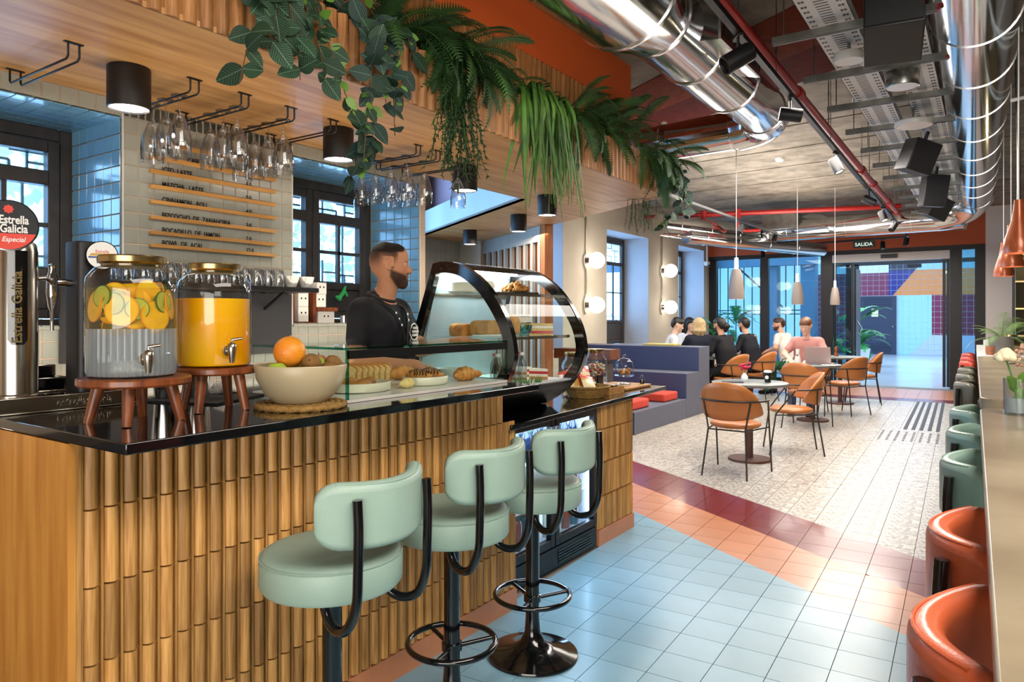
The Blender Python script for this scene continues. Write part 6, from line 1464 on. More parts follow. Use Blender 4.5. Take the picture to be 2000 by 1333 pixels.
def hand_prims(w, dirv, up, skin=0, s_=1, curl=.5):
    """w wrist, dirv pointing direction, up = back of the hand"""
    w = np.array(w, float); f = np.array(dirv, float); f /= np.linalg.norm(f); n = np.array(up, float); n -= f * (n @ f); n /= np.linalg.norm(n); b = np.cross(f, n) * s_
    pr = [(skin, tuple(w), tuple(w + f * .03), .026, .03, .02)]
    for i, (o, L_) in enumerate(((-.03, .062), (-.01, .072), (.01, .068), (.028, .052))):
        k0 = w + f * .085 + b * o; k1 = k0 + f * L_ * .5 - n * L_ * .25 * curl; k2 = k1 + f * L_ * .35 - n * L_ * .5 * curl
        pr += [(skin, tuple(w + f * .02 + b * o * .7), tuple(k0), .017, .0105, .012), (skin, tuple(k0), tuple(k1), .0102, .009, .004), (skin, tuple(k1), tuple(k2), .009, .0075, .004)]
    t0 = w + f * .025 - b * .03; t1 = w + f * .062 - b * .055 - n * .012; t2 = t1 + f * .035 - b * .006 - n * .01
    pr += [(skin, tuple(t0), tuple(t1), .015, .0115, .01), (skin, tuple(t1), tuple(t2), .011, .009, .004)]
    return pr
def limb(m_up, m_lo, a, b, c, r0, r1, r2, sleeve=None):
    """two-bone limb; sleeve = fraction of the upper bone that is clothed when m_up differs"""
    a, b, c = (np.array(q, float) for q in (a, b, c)); pr = []
    if sleeve is not None and sleeve < 1:
        s_ = a + (b - a) * sleeve; rs = r0 + (r1 - r0) * sleeve
        pr += [(m_up, tuple(a), tuple(s_), r0 + .008, rs + .013, .02), (m_lo, tuple(s_), tuple(b), rs, r1, .004)]
    else: pr += [(m_up, tuple(a), tuple(b), r0 + .006, r1 + .006, .02)]
    pr += [(m_lo, tuple(b), tuple(c), r1 + (.0 if m_lo == 0 else .006), r2 + (.0 if m_lo == 0 else .008), .015)]
    return pr
SK = {'light': mat('skin_light', '#d2a086', .5, var=.06), 'tan': mat('skin_tan', '#b98363', .5, var=.06), 'pale': mat('skin_pale', '#e0b8a2', .5, var=.05)}
HR = {'black': wood('hair_black', '#1d1815', '#0b0908', (9, 9, 1.2), .5, 22, 0), 'brown': wood('hair_brown', '#46301f', '#26170e', (9, 9, 1.2), .5, 22, 0), 'blonde': wood('hair_blonde', '#d8c096', '#9a7a4c', (9, 9, 1.0), .5, 22, 0), 'auburn': wood('hair_auburn', '#80512f', '#4f2d17', (9, 9, 1.2), .5, 22, 0)}
M['eye_white'] = mat('eye_white', '#e8e4de', .3); M['lip'] = mat('lip', '#7a3f38', .5); M['eyelid'] = mat('eyelid', '#8a5a45', .6); M['beard'] = mat('beard', '#2a1c15', .8, var=.3, vscale=80, bump=.4, bscale=300); M['stubble'] = mat('faded_hair', '#7a5f4e', .7, var=.2, vscale=90)
def face_parts(body, fr, hair_m, s_=1.0):
    C, d, r, u, P_ = fr
    for q in (1, -1):
        e = MB().sphere(P_(.0705, q * .0315, .004), .0112, 14, 10).build('eye', M['eye_white'], body, 80); MB().sphere(P_(.0787, q * .0315, .0035), .0048, 8, 6).build('iris', M['choc'], e, 80); MB().tube([P_(.077, q * .02, .0095), P_(.0815, q * .0315, .0125), P_(.073, q * .044, .0085)], [.0022, .0028, .002], 6).build('eyelid', M['eyelid'], e, 60)
        MB().tube([P_(.0865, q * .012, .026), P_(.0835, q * .03, .0345), P_(.07, q * .047, .03)], [.0035, .0048, .0025], 6).build('eyebrow', hair_m, body, 60)
    MB().tube([P_(.087, -.021, -.064), P_(.0965, -.008, -.064), P_(.0975, 0, -.0645), P_(.0965, .008, -.064), P_(.087, .021, -.064)], [.0015, .0022, .0025, .0022, .0015], 6).build('mouth', M['lip'], body, 60)
def sstep(x, a, b): t_ = np.clip((x - a) / (b - a), 0, 1); return t_ * t_ * (3 - 2 * t_)
def head_colours(fr, base_c, hair_c, beard_c, crop=False, beard=True):
    C, d, r, u, P_ = fr; base = np.array(base_c)
    def fn(V, mi):
        c = base[mi].copy(); q = V - C; a, b, z = q @ d / .9, q @ r / .95, q @ u
        near = (np.abs(b) < .12) & (z > -.14) & (mi == 0)
        blush = .35 * np.exp(-((a - .07) ** 2 + (np.abs(b) - .04) ** 2 + (z + .03) ** 2) / .0012) * near
        c = c * (1 - blush[:, None]) + np.array([.42, .14, .09]) * blush[:, None]
        ear = ((np.abs(b) > .077) & (a > -.04) & (a < .02) & (z < .034) & (z > -.04)) * 1.0
        if beard:
            back = a - (-.004 + np.maximum(0, -.066 - z) * .8); line = -z - (.022 + .3 * np.clip(a, 0, .09)); chinlo = z + .122 + .12 * np.clip(a - .03, 0, .06)
            w_ = sstep(back, -.004, .016) * sstep(line, -.004, .014) * sstep(chinlo, -.006, .008) * near; burn = sstep(a, .0, .008) * (1 - sstep(a, .018, .03)) * sstep(z, -.04, -.02) * (1 - sstep(z, .03, .05)) * near * .75
            lipz = np.exp(-((z + .063) / .0085) ** 2) * sstep(a, .08, .088) * (np.abs(b) < .022); mus = np.exp(-((z + .046) / .0065) ** 2) * sstep(a, .072, .084) * (1 - sstep(np.abs(b), .022, .032)) * near * .85
            w_ = np.clip(np.maximum(np.maximum(w_ * (1 - lipz), mus), burn) * .93 * (1 - ear), 0, 1); c = c * (1 - w_[:, None]) + np.array(beard_c) * w_[:, None]
            lp = lipz[:, None] * near[:, None] * .6; c = c * (1 - lp) + np.array([.28, .09, .075]) * lp
        if crop:
            hl = .046 + .2 * np.clip(a, 0, .1); top = sstep(z - hl, -.004, .01) * (1 - sstep(a - .25 * (z - .06), .062, .074)) * near
            side = np.maximum(sstep(z, -.02, .06) * (1 - sstep(a, .03, .05)), sstep(-a, .01, .07) * sstep(z, -.08, .05)) * near * .92 * (1 - ear * .8); sb = sstep(z, -.04, -.02) * (1 - sstep(z, .02, .05)) * sstep(a, .002, .014) * (1 - sstep(a, .026, .036)) * near * .0
            w_ = np.clip(np.maximum(np.maximum(top, side), sb), 0, 1); c = c * (1 - w_[:, None]) + np.array(hair_c) * w_[:, None]
        return c
    return fn
# ---------------- the barista
def barista():
    t = thing('person', 'bearded barista in a black printed T-shirt behind the glass display', 'person', (-2.585, 2.6, 0), R(-80))
    skin = SK['tan']; shirt = mat('black_tshirt', '#14151a', .85, var=.15, vscale=12, bump=.15, bscale=30); trou = mat('dark_trousers', '#1d1f26', .8)
    hd = V3(math.sin(R(-30)), math.cos(R(-30)), -.06); hp, fr = head_prims((-.0, .045, 1.668), hd)
    pr = [(2, (-.08, 0, .95), (.08, 0, .95), .13, .13, .05), (1, (-.07, .0, 1.05), (.07, 0, 1.05), .115, .115, .06), (1, (-.085, -.0, 1.2), (.085, -.0, 1.2), .115, .115, .06), (1, (-.1, -.01, 1.36), (.1, -.01, 1.36), .105, .105, .06),
          (1, (-.13, -.02, 1.435), (.13, -.02, 1.435), .058, .058, .05), (1, (0, -.025, 1.42), (0, -.02, 1.485), .085, .066, .04),
          (0, (0, -.006, 1.47), (0, .034, 1.6), .055, .052, .012)]
    for s_ in (1, -1): pr += [(1, (s_ * .165, -.02, 1.43), (s_ * .175, -.02, 1.41), .056, .054, .05), (1, (s_ * .08, .05, 1.36), (s_ * .065, .06, 1.33), .068, .068, .05)]
    pr += limb(1, 0, (.175, -.02, 1.41), (.225, .0, 1.18), (.1, .23, 1.165), .05, .042, .03, .5)
    pr += limb(1, 0, (-.175, -.02, 1.41), (-.24, .07, 1.23), (-.21, .33, 1.27), .05, .042, .03, .5)
    pr += hand_prims((.1, .23, 1.165), (-.5, .8, -.1), (0, 0, 1), 0, -1); pr += hand_prims((-.21, .33, 1.27), (.1, 1, .1), (0, 0, 1), 0, 1)
    for s_ in (1, -1):
        pr += [(2, (s_ * .09, 0, .92), (s_ * .1, .0, .5), .1, .068, .04), (2, (s_ * .1, 0, .5), (s_ * .1, -.02, .1), .068, .05, .03), (3, (s_ * .1, -.03, .05), (s_ * .11, .14, .035), .045, .036, .02)]
    pr += hp
    C, d, r, u, P_ = fr; base_c = [lin('#b98363')[:3], lin('#15161b')[:3], lin('#1d1f26')[:3], lin('#0d0d0f')[:3]]
    me = sdf_mesh('barista_body', pr, [M['person']], .0046, .025, head_colours(fr, base_c, lin('#17110f')[:3], lin('#241812')[:3], True))
    b = newobj('body', me, t); face_parts(b, fr, HR['black'])
    MB().tube([(.069 * math.cos(a), -.012 + .066 * math.sin(a), 1.503 - .024 * math.sin(a)) for a in (2 * math.pi * j / 36 for j in range(36))], .0085, 8, True).build('collar', mat('shirt_collar', '#17181d', .85), t, 60)
    ln = MB(); ln.tube(smooth_path([(.062, -.05, 1.51), (.08, .02, 1.475), (.06, .1, 1.43), (.03, .137, 1.33), (.012, .14, 1.26)], 5), .0065, 6).tube(smooth_path([(.062, -.05, 1.51), (0, -.085, 1.53), (-.062, -.05, 1.51), (-.08, .02, 1.475), (-.05, .1, 1.43), (-.01, .137, 1.33), (.01, .14, 1.26)], 5), .0065, 6)
    ln = ln.build('lanyard', M['letter'], t, 60)
    for x, y, z in ((.055, .112, 1.42), (.046, .124, 1.39), (.037, .134, 1.36), (-.042, .116, 1.415), (-.033, .128, 1.385)): MB().sphere((x, y, z), .006, 8, 6, (1, .5, 1.3)).build('lanyard_mark', M['white'], ln)
    MB().cyl((.012, .14, 1.235), (.012, .146, 1.235), .026, n=20).build('name_badge', M['white'], ln); MB().box(-.004, .028, .135, .139, 1.1, 1.19).build('badge_card', M['white'], ln)
    lg = MB(); o = .139
    lg.tube([(-.085 + .036 * math.cos(a) * (1 + .12 * math.cos(5 * a)), o - .01 - .1 * abs(math.cos(a)) * .04, 1.325 + .042 * math.sin(a)) for a in (2 * math.pi * j / 40 for j in range(40))], .0032, 5, True)
    lg.build('shirt_logo_ring', M['white'], t)
    mk = MB(); rnd = random.Random(2)
    for k, (n_, w_) in enumerate(((3, .03), (5, .05), (4, .042), (5, .05))):
        for q in range(n_):
            x = -.085 + w_ / 2 - w_ * (q + .5) / n_; z = 1.345 - .018 * k - (.022 if k == 3 else 0); mk.box(x - .0028, x + .0028, o - .012, o + .001, z - .006, z + .006)
    mk.build('shirt_print', M['white'], t)
barista()
# ---------------- seated guests
def guest(label, loc, rz, skin, top, pants, hair, lean=.0, head=(0, 1, -.1), arms=((.2, .33, .79), (-.2, .33, .79)), elbows=((.27, .14, .86), (-.27, .14, .86)), sleeve=1.0, hairfn='short', beard=False, top_m=None, stripe=False, size=1.0):
    t = thing('person', label, 'person', loc, rz)
    L_ = lean; sh = .03 + L_
    hp, fr = head_prims((0, .06 + L_ * 1.25, 1.275), head)
    pr = [(2, (-.08, .0, .57), (.08, .0, .57), .115, .115, .05), (1, (-.08, .01 + L_ * .2, .68), (.08, .01 + L_ * .2, .68), .11, .11, .06), (1, (-.085, .01 + L_ * .4, .78), (.085, .01 + L_ * .4, .78), .11, .11, .06), (1, (-.09, .005 + L_ * .6, .88), (.09, .005 + L_ * .6, .88), .108, .108, .06), (1, (-.1, sh - .03, .99), (.1, sh - .03, .99), .093, .093, .06),
          (1, (-.14, sh - .02, 1.055), (.14, sh - .02, 1.055), .062, .062, .04), (0, (0, sh - .01, 1.08), (0, .045 + L_ * 1.2, 1.2), .052, .05, .02)]
    for k, s_ in enumerate((1, -1)):
        S_ = (s_ * .175, sh - .02, 1.045); pr += [(1, S_, S_, .062, .062, .04)]
        pr += limb(1, 0 if sleeve < 1 else 1, S_, elbows[k], arms[k], .05, .042, .03, sleeve)
        dv = V3(*arms[k]) - V3(*elbows[k]); pr += hand_prims(arms[k], tuple(dv), (0, 0, 1), 0, -s_, .7)
        pr += [(2, (s_ * .09, .02, .55), (s_ * .12, .4, .52), .092, .068, .04), (2, (s_ * .12, .4, .51), (s_ * .12, .4, .1), .066, .045, .03), (3, (s_ * .12, .38, .05), (s_ * .125, .52, .035), .043, .034, .02)]
    pr += hp
    C, d, r, u, P_ = fr; SC = {'light': '#d2a086', 'tan': '#b98363', 'pale': '#e0b8a2'}[skin]
    me = sdf_mesh('guest_body', pr, [M['person']], .0095, .025, head_colours(fr, [lin(SC)[:3], lin(top)[:3], lin(pants)[:3], lin('#101012')[:3]], (0, 0, 0), lin('#3a2a20')[:3], False, beard))
    MB().tube([(.06 * math.cos(a), sh - .004 + .056 * math.sin(a), 1.1 - .02 * math.sin(a)) for a in (2 * math.pi * j / 28 for j in range(28))], .009, 6, True).build('collar', mat('guest_collar', top, .85), t, 60)
    b = newobj('body', me, t); face_parts(b, fr, HR['black' if hair == 'black' else 'brown'])
    hpz = [(0, P_(-.034, 0, .04), P_(.02, 0, .045), .084, .076, .02), (0, P_(-.045, .0, .0), P_(-.04, 0, .02), .078, .08, .02)]
    cut = [('cut', P_(.14, -.2, -.04), P_(.14, .2, -.04), .098, .098), ('cut', P_(.012, -.2, -.055), P_(.012, .2, -.055), .062, .062)]
    if hairfn == 'short': hpz += cut
    elif hairfn == 'bun': hpz += cut + [(0, P_(-.12, 0, -.0), P_(-.14, 0, -.02), .03, .034, .01)]
    elif hairfn == 'tied': hpz += cut + [(0, P_(-.1, 0, .0), P_(-.16, 0, -.03), .04, .05, .02), (0, P_(-.16, 0, -.03), P_(-.13, 0, -.1), .045, .03, .02)]
    else:
        Z = .28 if hairfn == 'long' else .2
        for s_, zz in ((-1, .04), (-.5, .0), (-.15, -.03), (.2, .015), (.6, -.02), (1, .05)): hpz += [(0, P_(-.05, s_ * .055, .03), P_(-.075 - .02 * (1 - abs(s_)), s_ * .075, -Z * .5), .05, .035, .02), (0, P_(-.075 - .02 * (1 - abs(s_)), s_ * .075, -Z * .5), P_(-.07, s_ * .085, -Z + zz), .035, .012, .015)]
        for s_ in (-1, 1): hpz += [(0, P_(.03, s_ * .07, .02), P_(.02, s_ * .09, -Z * .75), .025, .02, .02)]
        hpz += [('cut', P_(.13, -.055, -.03), P_(.13, .055, -.03), .085, .085)]
    hm = sdf_mesh('hair', hpz, [HR[hair]], .0085, .02); newobj('hair', hm, t)
    if stripe:
        MB().tube(smooth_path([(.1, sh - .1, 1.09), (.16, sh - .09, 1.0), (.13, sh - .115, .82), (.1, -.1, .66)], 4), .022, 8).build('jacket_stripe', mat('jacket_stripe', '#8a8470', .8), t, 60)
    return t
guest('young person in a white T-shirt leaning over the table behind the bench', (-4.52, 10.95, 0), R(-62), 'pale', '#d9d9dc', '#3a4250', 'black', .12, (.1, 1, -.35), sleeve=.6)
guest('person with long dark hair and a white top by the second window', (-4.75, 12.5, 0), R(-120), 'pale', '#d5dbe4', '#3a4250', 'black', .04, (0, 1, -.3), hairfn='long')
guest('person with loose blonde hair in a dark top', (-4.02, 11.2, 0), R(32), 'pale', '#1c2030', '#23283a', 'blonde', .02, (.1, 1, -.05), hairfn='mid')
guest('bearded person in a black sweater with tied dark hair', (-3.5, 11.05, 0), R(70), 'light', '#14151a', '#1d2027', 'black', .1, (.05, 1, -.1), hairfn='tied', beard=True)
guest('person in a dark jacket with a pale shoulder stripe', (-3.42, 12.1, 0), R(75), 'light', '#16181f', '#1d2027', 'black', .1, (.1, 1, -.2), beard=True, stripe=True)
guest('bearded person in a white T-shirt looking over to the room', (-3.08, 13.2, 0), R(75), 'light', '#d8d2cc', '#2a6a4a', 'brown', .14, (-.75, 1, -.1), sleeve=.6, beard=True)
guest('woman in a pink top working at the laptop', (-2.3, 10.98, 0), R(176), 'pale', '#c58a84', '#4a5a78', 'auburn', .1, (0, 1, -.45), arms=((.14, .45, .8), (-.14, .45, .8)), elbows=((.29, .2, .86), (-.29, .2, .86)), hairfn='bun', sleeve=.6)
# ================================================================ hanging plants on the soffit ledge
random.seed(21)
G = {'fit': None}
def leafmat(name, c, vein, vs):
    m, nt, b = nodes(name); L = nt.links; tc = nt.nodes.new('ShaderNodeTexCoord'); sx = nt.nodes.new('ShaderNodeSeparateXYZ'); L.new(tc.outputs['Object'], sx.inputs[0])
    def op(o, a, bb):
        n = nt.nodes.new('ShaderNodeMath'); n.operation = o
        for i, v in enumerate((a, bb)):
            if v is None: continue
            if isinstance(v, (int, float)): n.inputs[i].default_value = v
            else: L.new(v, n.inputs[i])
        return n.outputs[0]
    ax = op('ABSOLUTE', sx.outputs['X'], None); ph = op('SUBTRACT', sx.outputs['Y'], op('MULTIPLY', ax, .9)); nz = nt.nodes.new('ShaderNodeTexNoise'); nz.inputs['Scale'].default_value = 60; L.new(tc.outputs['Object'], nz.inputs['Vector'])
    w1 = op('ABSOLUTE', op('SINE', op('ADD', op('MULTIPLY', ph, vs), op('MULTIPLY', nz.outputs['Fac'], 3.0)), None), None); side = op('LESS_THAN', w1, .2); mid = op('LESS_THAN', ax, .0011); fac = op('MAXIMUM', op('MULTIPLY', side, .7), mid)
    mx = nt.nodes.new('ShaderNodeMix'); mx.data_type = 'RGBA'; mx.inputs['A'].default_value = lin(c); mx.inputs['B'].default_value = lin(vein); L.new(fac, mx.inputs['Factor'])
    hs = nt.nodes.new('ShaderNodeHueSaturation'); oi = nt.nodes.new('ShaderNodeObjectInfo'); mr = nt.nodes.new('ShaderNodeMapRange'); mr.inputs['To Min'].default_value = .65; mr.inputs['To Max'].default_value = 1.3
    L.new(oi.outputs['Random'], mr.inputs['Value']); L.new(mr.outputs['Result'], hs.inputs['Value']); L.new(mx.outputs['Result'], hs.inputs['Color']); L.new(hs.outputs['Color'], b.inputs['Base Color']); b.inputs['Roughness'].default_value = .6; b.inputs['Specular IOR Level'].default_value = .25
    return m
M['fittonia'] = leafmat('veined_dark_leaf', '#203a28', '#5f7f69', 330); M['fittonia2'] = leafmat('veined_slate_leaf', '#1f322d', '#4b6a62', 330)
M['leaf_fresh'] = mat('fresh_leaf', '#5f8a34', .45, var=.2, rvar=.2); M['fern'] = mat('fern_green', '#20441a', .65, var=.25, vscale=20, rvar=.25); M['fern_light'] = mat('fern_light_green', '#345e22', .65, var=.2, vscale=20, rvar=.25)
M['grassy'] = mat('grass_leaf', '#254e19', .6, var=.3, vscale=6, rvar=.35, c2='#527f2a'); M['stem_brown'] = mat('vine_stem', '#5a4228', .7)
def leaf_mesh(L_, w_, m_, cup=.12, n=6):
    rows_ = []
    for i in range(n + 1):
        v = i / n; hw = w_ / 2 * math.sin(math.pi * min(1, v * .93 + .05)) ** .75 * (1.2 - .42 * v); z = -cup * L_ * (v - .3) ** 2
        rows_.append([(-hw, L_ * v, z + .12 * hw), (0, L_ * v, z), (hw, L_ * v, z + .12 * hw)])
    return MB().grid(rows_).mesh('leaf', m_, 80)
LV = {k: [leaf_mesh(.085, .062, M[k]), leaf_mesh(.07, .05, M[k], .2), leaf_mesh(.1, .07, M[k], .15)] for k in ('fittonia', 'fittonia2')}
LV['leaf_fresh'] = [leaf_mesh(.06, .035, M['leaf_fresh']), leaf_mesh(.05, .03, M['leaf_fresh'])]
def orient(o, tip, normal):
    y = Vector(tip).normalized(); z = Vector(normal); z = (z - y * z.dot(y)); z = z.normalized() if z.length > 1e-4 else Vector((1, 0, 0)); x = y.cross(z)
    o.rotation_euler = Matrix((x, y, z)).transposed().to_euler()
TOC = Vector((.82, -.5, -.25))
def vine(label, path_list, keys, dens=.034, s_=(.8, 1.25), name='hanging_vine'):
    t = thing(name, label, 'hanging plant')
    for pth in path_list:
        sp_ = smooth_path(pth, 8); MB().tube(sp_, .0022, 5).build('stem', M['stem_brown'], t)
        acc = 0
        for a, b in zip(sp_[:-1], sp_[1:]):
            acc += (b - a).length
            if acc > dens:
                acc = 0
                for q in (0, 1):
                    k = random.choice(keys); me = random.choice(LV[k]); o = newobj('leaf', me, t, a)
                    side = Vector((random.uniform(-.3, .6), random.uniform(-1, 1), random.uniform(-.9, .25)))
                    orient(o, side, TOC + Vector((random.uniform(-.5, .5), random.uniform(-.5, .5), random.uniform(-.3, .6)))); sc = random.uniform(*s_); o.scale = (sc, sc, sc)
    return t
X0 = -2.24
def drop(y, z1, dy=0, x=-2.22, z0=2.66): return [(x - .12, y - dy * .3, z0 - .02), (x - .02, y, z0 + .02), (x + .03, y + dy * .3, z0 - .12), (x + .035, y + dy * .7, (z0 - .1 + z1) / 2), (x + .03, y + dy, z1)]
vine('dark veined vine hanging nearest the viewer', [drop(1.62, 2.22, -.12), drop(1.66, 2.38, -.03), drop(1.7, 2.3, .06), [(-2.3, 1.6, 2.66), (-2.24, 1.68, 2.75), (-2.2, 1.6, 2.72), (-2.19, 1.55, 2.6)], drop(1.58, 2.5, .0)], ['fittonia'], .05, (.85, 1.3))
vine('dark veined vine trailing to the right of the first', [drop(1.78, 2.33, .1), [(-2.3, 1.8, 2.66), (-2.22, 1.85, 2.62), (-2.19, 1.93, 2.42), (-2.2, 2.0, 2.3), (-2.2, 2.08, 2.2)], [(-2.3, 1.75, 2.68), (-2.22, 1.8, 2.68), (-2.2, 1.86, 2.6), (-2.19, 1.84, 2.45)]], ['fittonia', 'fittonia', 'leaf_fresh'], .05, (.75, 1.15))
vine('long slate leaved vine hanging in front of the second spot', [drop(2.1, 2.08, .04), drop(2.16, 2.0, -.08), drop(2.22, 2.2, .05), drop(2.12, 2.3, .1), [(-2.3, 2.2, 2.7), (-2.22, 2.26, 2.66), (-2.18, 2.3, 2.5), (-2.17, 2.27, 2.35)], [(-2.22, 2.12, 2.2), (-2.2, 2.1, 2.08), (-2.2, 2.02, 1.98), (-2.2, 1.99, 1.93)]], ['fittonia2', 'fittonia2', 'fittonia', 'leaf_fresh'], .048, (.75, 1.15))
vine('slate leaved vine lying along the ledge', [[(-2.34, 1.8, 2.62), (-2.3, 1.95, 2.76), (-2.3, 2.1, 2.7), (-2.3, 2.3, 2.74), (-2.32, 2.5, 2.7)], [(-2.4, 2.0, 2.62), (-2.34, 2.1, 2.82), (-2.26, 2.25, 2.78)], [(-2.36, 2.2, 2.6), (-2.28, 2.4, 2.72), (-2.22, 2.42, 2.6)]], ['fittonia2', 'fittonia', 'leaf_fresh'], .042, (.8, 1.2))
# fern fronds: one mesh per frond, many leaflets
def frond_mesh(L_, w_, m_, n=22, droop=.5, name='frond', tip=.15, lw=.0135):
    b = MB(); pts = []
    for i in range(n + 1):
        v = i / n; pts.append(Vector((0, L_ * math.sin(v * 1.2) / 1.0 * (1 - .25 * v * droop), -L_ * droop * v * v)))
    b.tube(pts, .0016, 4)
    for i in range(1, n + 1):
        v = i / n; hw = w_ / 2 * (math.sin(math.pi * min(1, v * .85 + .12)) ** .8) + tip * w_ * .1; p = pts[i]; d_ = (pts[i] - pts[i - 1]).normalized()
        for s_ in (-1, 1):
            q = p + Vector((s_ * hw, 0, -.12 * hw)) + d_ * hw * .45; b.add([p - d_ * lw * .3, p + d_ * lw * .7, q], [(0, 1, 2)] if s_ > 0 else [(0, 2, 1)])
    return b.mesh(name, m_)
FM = [frond_mesh(.3, .11, M['fern'], 24, .6), frond_mesh(.26, .09, M['fern_light'], 22, .8), frond_mesh(.34, .1, M['fern'], 26, .3)]
def fern(label, c, n, spread, scale=(.7, 1.2), up=.4, name='fern', ms=None, lo=-1.0):
    t = thing(name, label, 'hanging plant', c)
    for k in range(n):
        o = newobj('frond', random.choice(ms or FM), t, (random.uniform(-.05, .05), random.uniform(-spread, spread), random.uniform(-.03, .04)))
        a = random.uniform(-2.0, 1.1); e = random.uniform(lo, up); o.rotation_euler = (e, random.uniform(-.5, .5), a - R(20)); s_ = random.uniform(*scale); o.scale = (s_, s_, s_)
    return t
fern('bushy fern spilling over the soffit ledge', (-2.27, 2.72, 2.74), 70, .2, (.75, 1.3), .9)
fern('upright feathery fern against the orange bulkhead', (-2.36, 2.45, 2.74), 26, .16, (.8, 1.25), 1.4, lo=.0)
fern('low fern lying on the ledge before the long grass', (-2.28, 3.12, 2.7), 34, .2, (.55, .85), .6)
fern('dense fern between the long grass and the soffit end', (-2.26, 4.15, 2.72), 46, .24, (.8, 1.25), 1.0)
fern('tall fern with upright tips near the soffit end', (-2.3, 4.6, 2.7), 30, .2, (.9, 1.4), 1.5, lo=-.2)
fern('fern rounding the far corner of the soffit', (-2.2, 5.15, 2.66), 60, .28, (.8, 1.2), .9)
# trailing rhipsalis-like strands
def strand_mesh(L_, m_, seed):
    rnd = random.Random(seed); b = MB(); p = Vector((0, 0, 0)); n = 16
    for i in range(n):
        q = p + Vector((rnd.uniform(-.008, .008), rnd.uniform(-.008, .008), -L_ / n)); b.tube([p, q], .0022, 4, cap=False)
        for s_ in range(3):
            a = rnd.uniform(0, 6.28); l_ = rnd.uniform(.018, .034); tipp = q + Vector((l_ * math.cos(a), l_ * math.sin(a), -l_ * rnd.uniform(.2, 1.0))); w_ = Vector((-math.sin(a), math.cos(a), 0)) * .0055
            b.add([q - w_, q + w_, tipp], [(0, 1, 2)])
        p = q
    return b.mesh('strand', m_)
SMs = [strand_mesh(.42, M['fern'], 1), strand_mesh(.36, M['fern_light'], 2), strand_mesh(.46, M['fern'], 3)]
def trailing(label, c, n, sy, sx=.05, sc=(.7, 1.15), name='trailing_plant'):
    t = thing(name, label, 'hanging plant', c)
    for k in range(n):
        o = newobj('strand', random.choice(SMs), t, (random.uniform(-sx, sx), random.uniform(-sy, sy), random.uniform(-.05, .05))); s_ = random.uniform(*sc); o.scale = (s_, s_, s_); o.rotation_euler = (random.uniform(-.25, .25), random.uniform(-.3, .1), random.uniform(0, 6))
    return t
trailing('trailing green strands hanging below the bushy fern', (-2.19, 2.72, 2.62), 38, .11, .05, (.9, 1.25))
trailing('short trailing strands under the far soffit corner', (-2.5, 5.6, 2.42), 26, .12, .1, (.45, .75))
# long grass
bm_ = []
for sd in range(4):
    rnd = random.Random(sd); L_ = .52 + .05 * sd; rows_ = []
    for i in range(11):
        v = i / 10; out_ = .16 * math.sin(min(1, v * 2.2) * math.pi / 2); z = .07 * math.sin(min(1, v * 3) * math.pi) - L_ * max(0, v - .18) ** 1.15; hw = .0125 * (1 - v ** 3) + .0008
        rows_.append([(out_ - 0, -hw, z), (out_ + .003, 0, z + .002), (out_, hw, z)])
    bm_.append(MB().grid(rows_).mesh('blade', M['grassy'], 80))
gr_ = thing('long_grass_plant', 'long strap leaved grass plant hanging over the soffit', 'hanging plant', (-2.34, 3.55, 2.66))
for k in range(130):
    o = newobj('blade', random.choice(bm_), gr_, (random.uniform(-.04, .06), random.uniform(-.1, .3), random.uniform(-.03, .05))); o.rotation_euler = (random.gauss(0, .13), random.uniform(-.15, .15), random.uniform(-.9, .9)); s_ = random.uniform(.55, 1.35); o.scale = (1, 1, s_)
vine('round leaved vine hanging off the far soffit corner', [[(-2.3, 5.45, 2.66), (-2.2, 5.6, 2.62), (-2.16, 5.66, 2.4), (-2.18, 5.68, 2.25)], [(-2.3, 5.5, 2.62), (-2.22, 5.66, 2.5), (-2.26, 5.72, 2.3), (-2.42, 5.76, 2.2), (-2.5, 5.76, 2.14)], [(-2.25, 5.55, 2.6), (-2.16, 5.64, 2.5), (-2.14, 5.66, 2.35)]], ['fittonia', 'leaf_fresh', 'fittonia2'], .05, (.8, 1.3))
fern('single fern tip at the top of the slat band', (-2.24, 1.13, 2.78), 2, .02, (.5, .6), -1.0, lo=-1.3)

# ---------------- flowers and plants on the high tables
HT = 1.0505
gv = thing('glass_flower_vase', 'clear glass tumbler vase with a cream rose on the near high table', 'vase', (.05, 3.12, HT))
MB().lathe([(0, .006), (.042, .006), (.042, 0), (.044, 0), (.045, .13), (.043, .13), (.041, .008), (0, .008)], 28).build('vase', M['glass_jar'], gv, 50); MB().lathe([(0, .009), (.04, .009), (.041, .06), (0, .06)], 24).build('water', M['water'], gv, 50)
cream = mat('cream_petal', '#e8d9b6', .6); dry = mat('dried_flower', '#b98f7c', .7); random.seed(5)
rs = MB()
for k in range(22):
    a = k * 2.4; q = .002 + .0013 * k; rs.sphere((q * math.cos(a), q * math.sin(a), .225 - .0012 * k), .017, 9, 6, (1, 1, .9))
rs.v = [(x - .035, y, z) for x, y, z in rs.v]; rs.build('rose_head', cream, gv, 60)
MB().tube(smooth_path([(.0, 0, .012), (-.01, 0, .1), (-.035, 0, .2)], 4), .003, 6).build('stem', M['mintleaf'], gv)
dr_ = MB()
for k in range(60): a = random.uniform(0, 6.28); q = random.uniform(0, .055); dr_.sphere((.04 + q * math.cos(a), q * math.sin(a), .2 + random.uniform(-.03, .06)), random.uniform(.004, .009), 5, 4)
tag(dr_.build('dried_blossoms', dry, gv, 60), kind='stuff'); MB().tube([(.005, 0, .012), (.04, 0, .19)], .002, 5).build('stem', M['mintleaf'], gv)
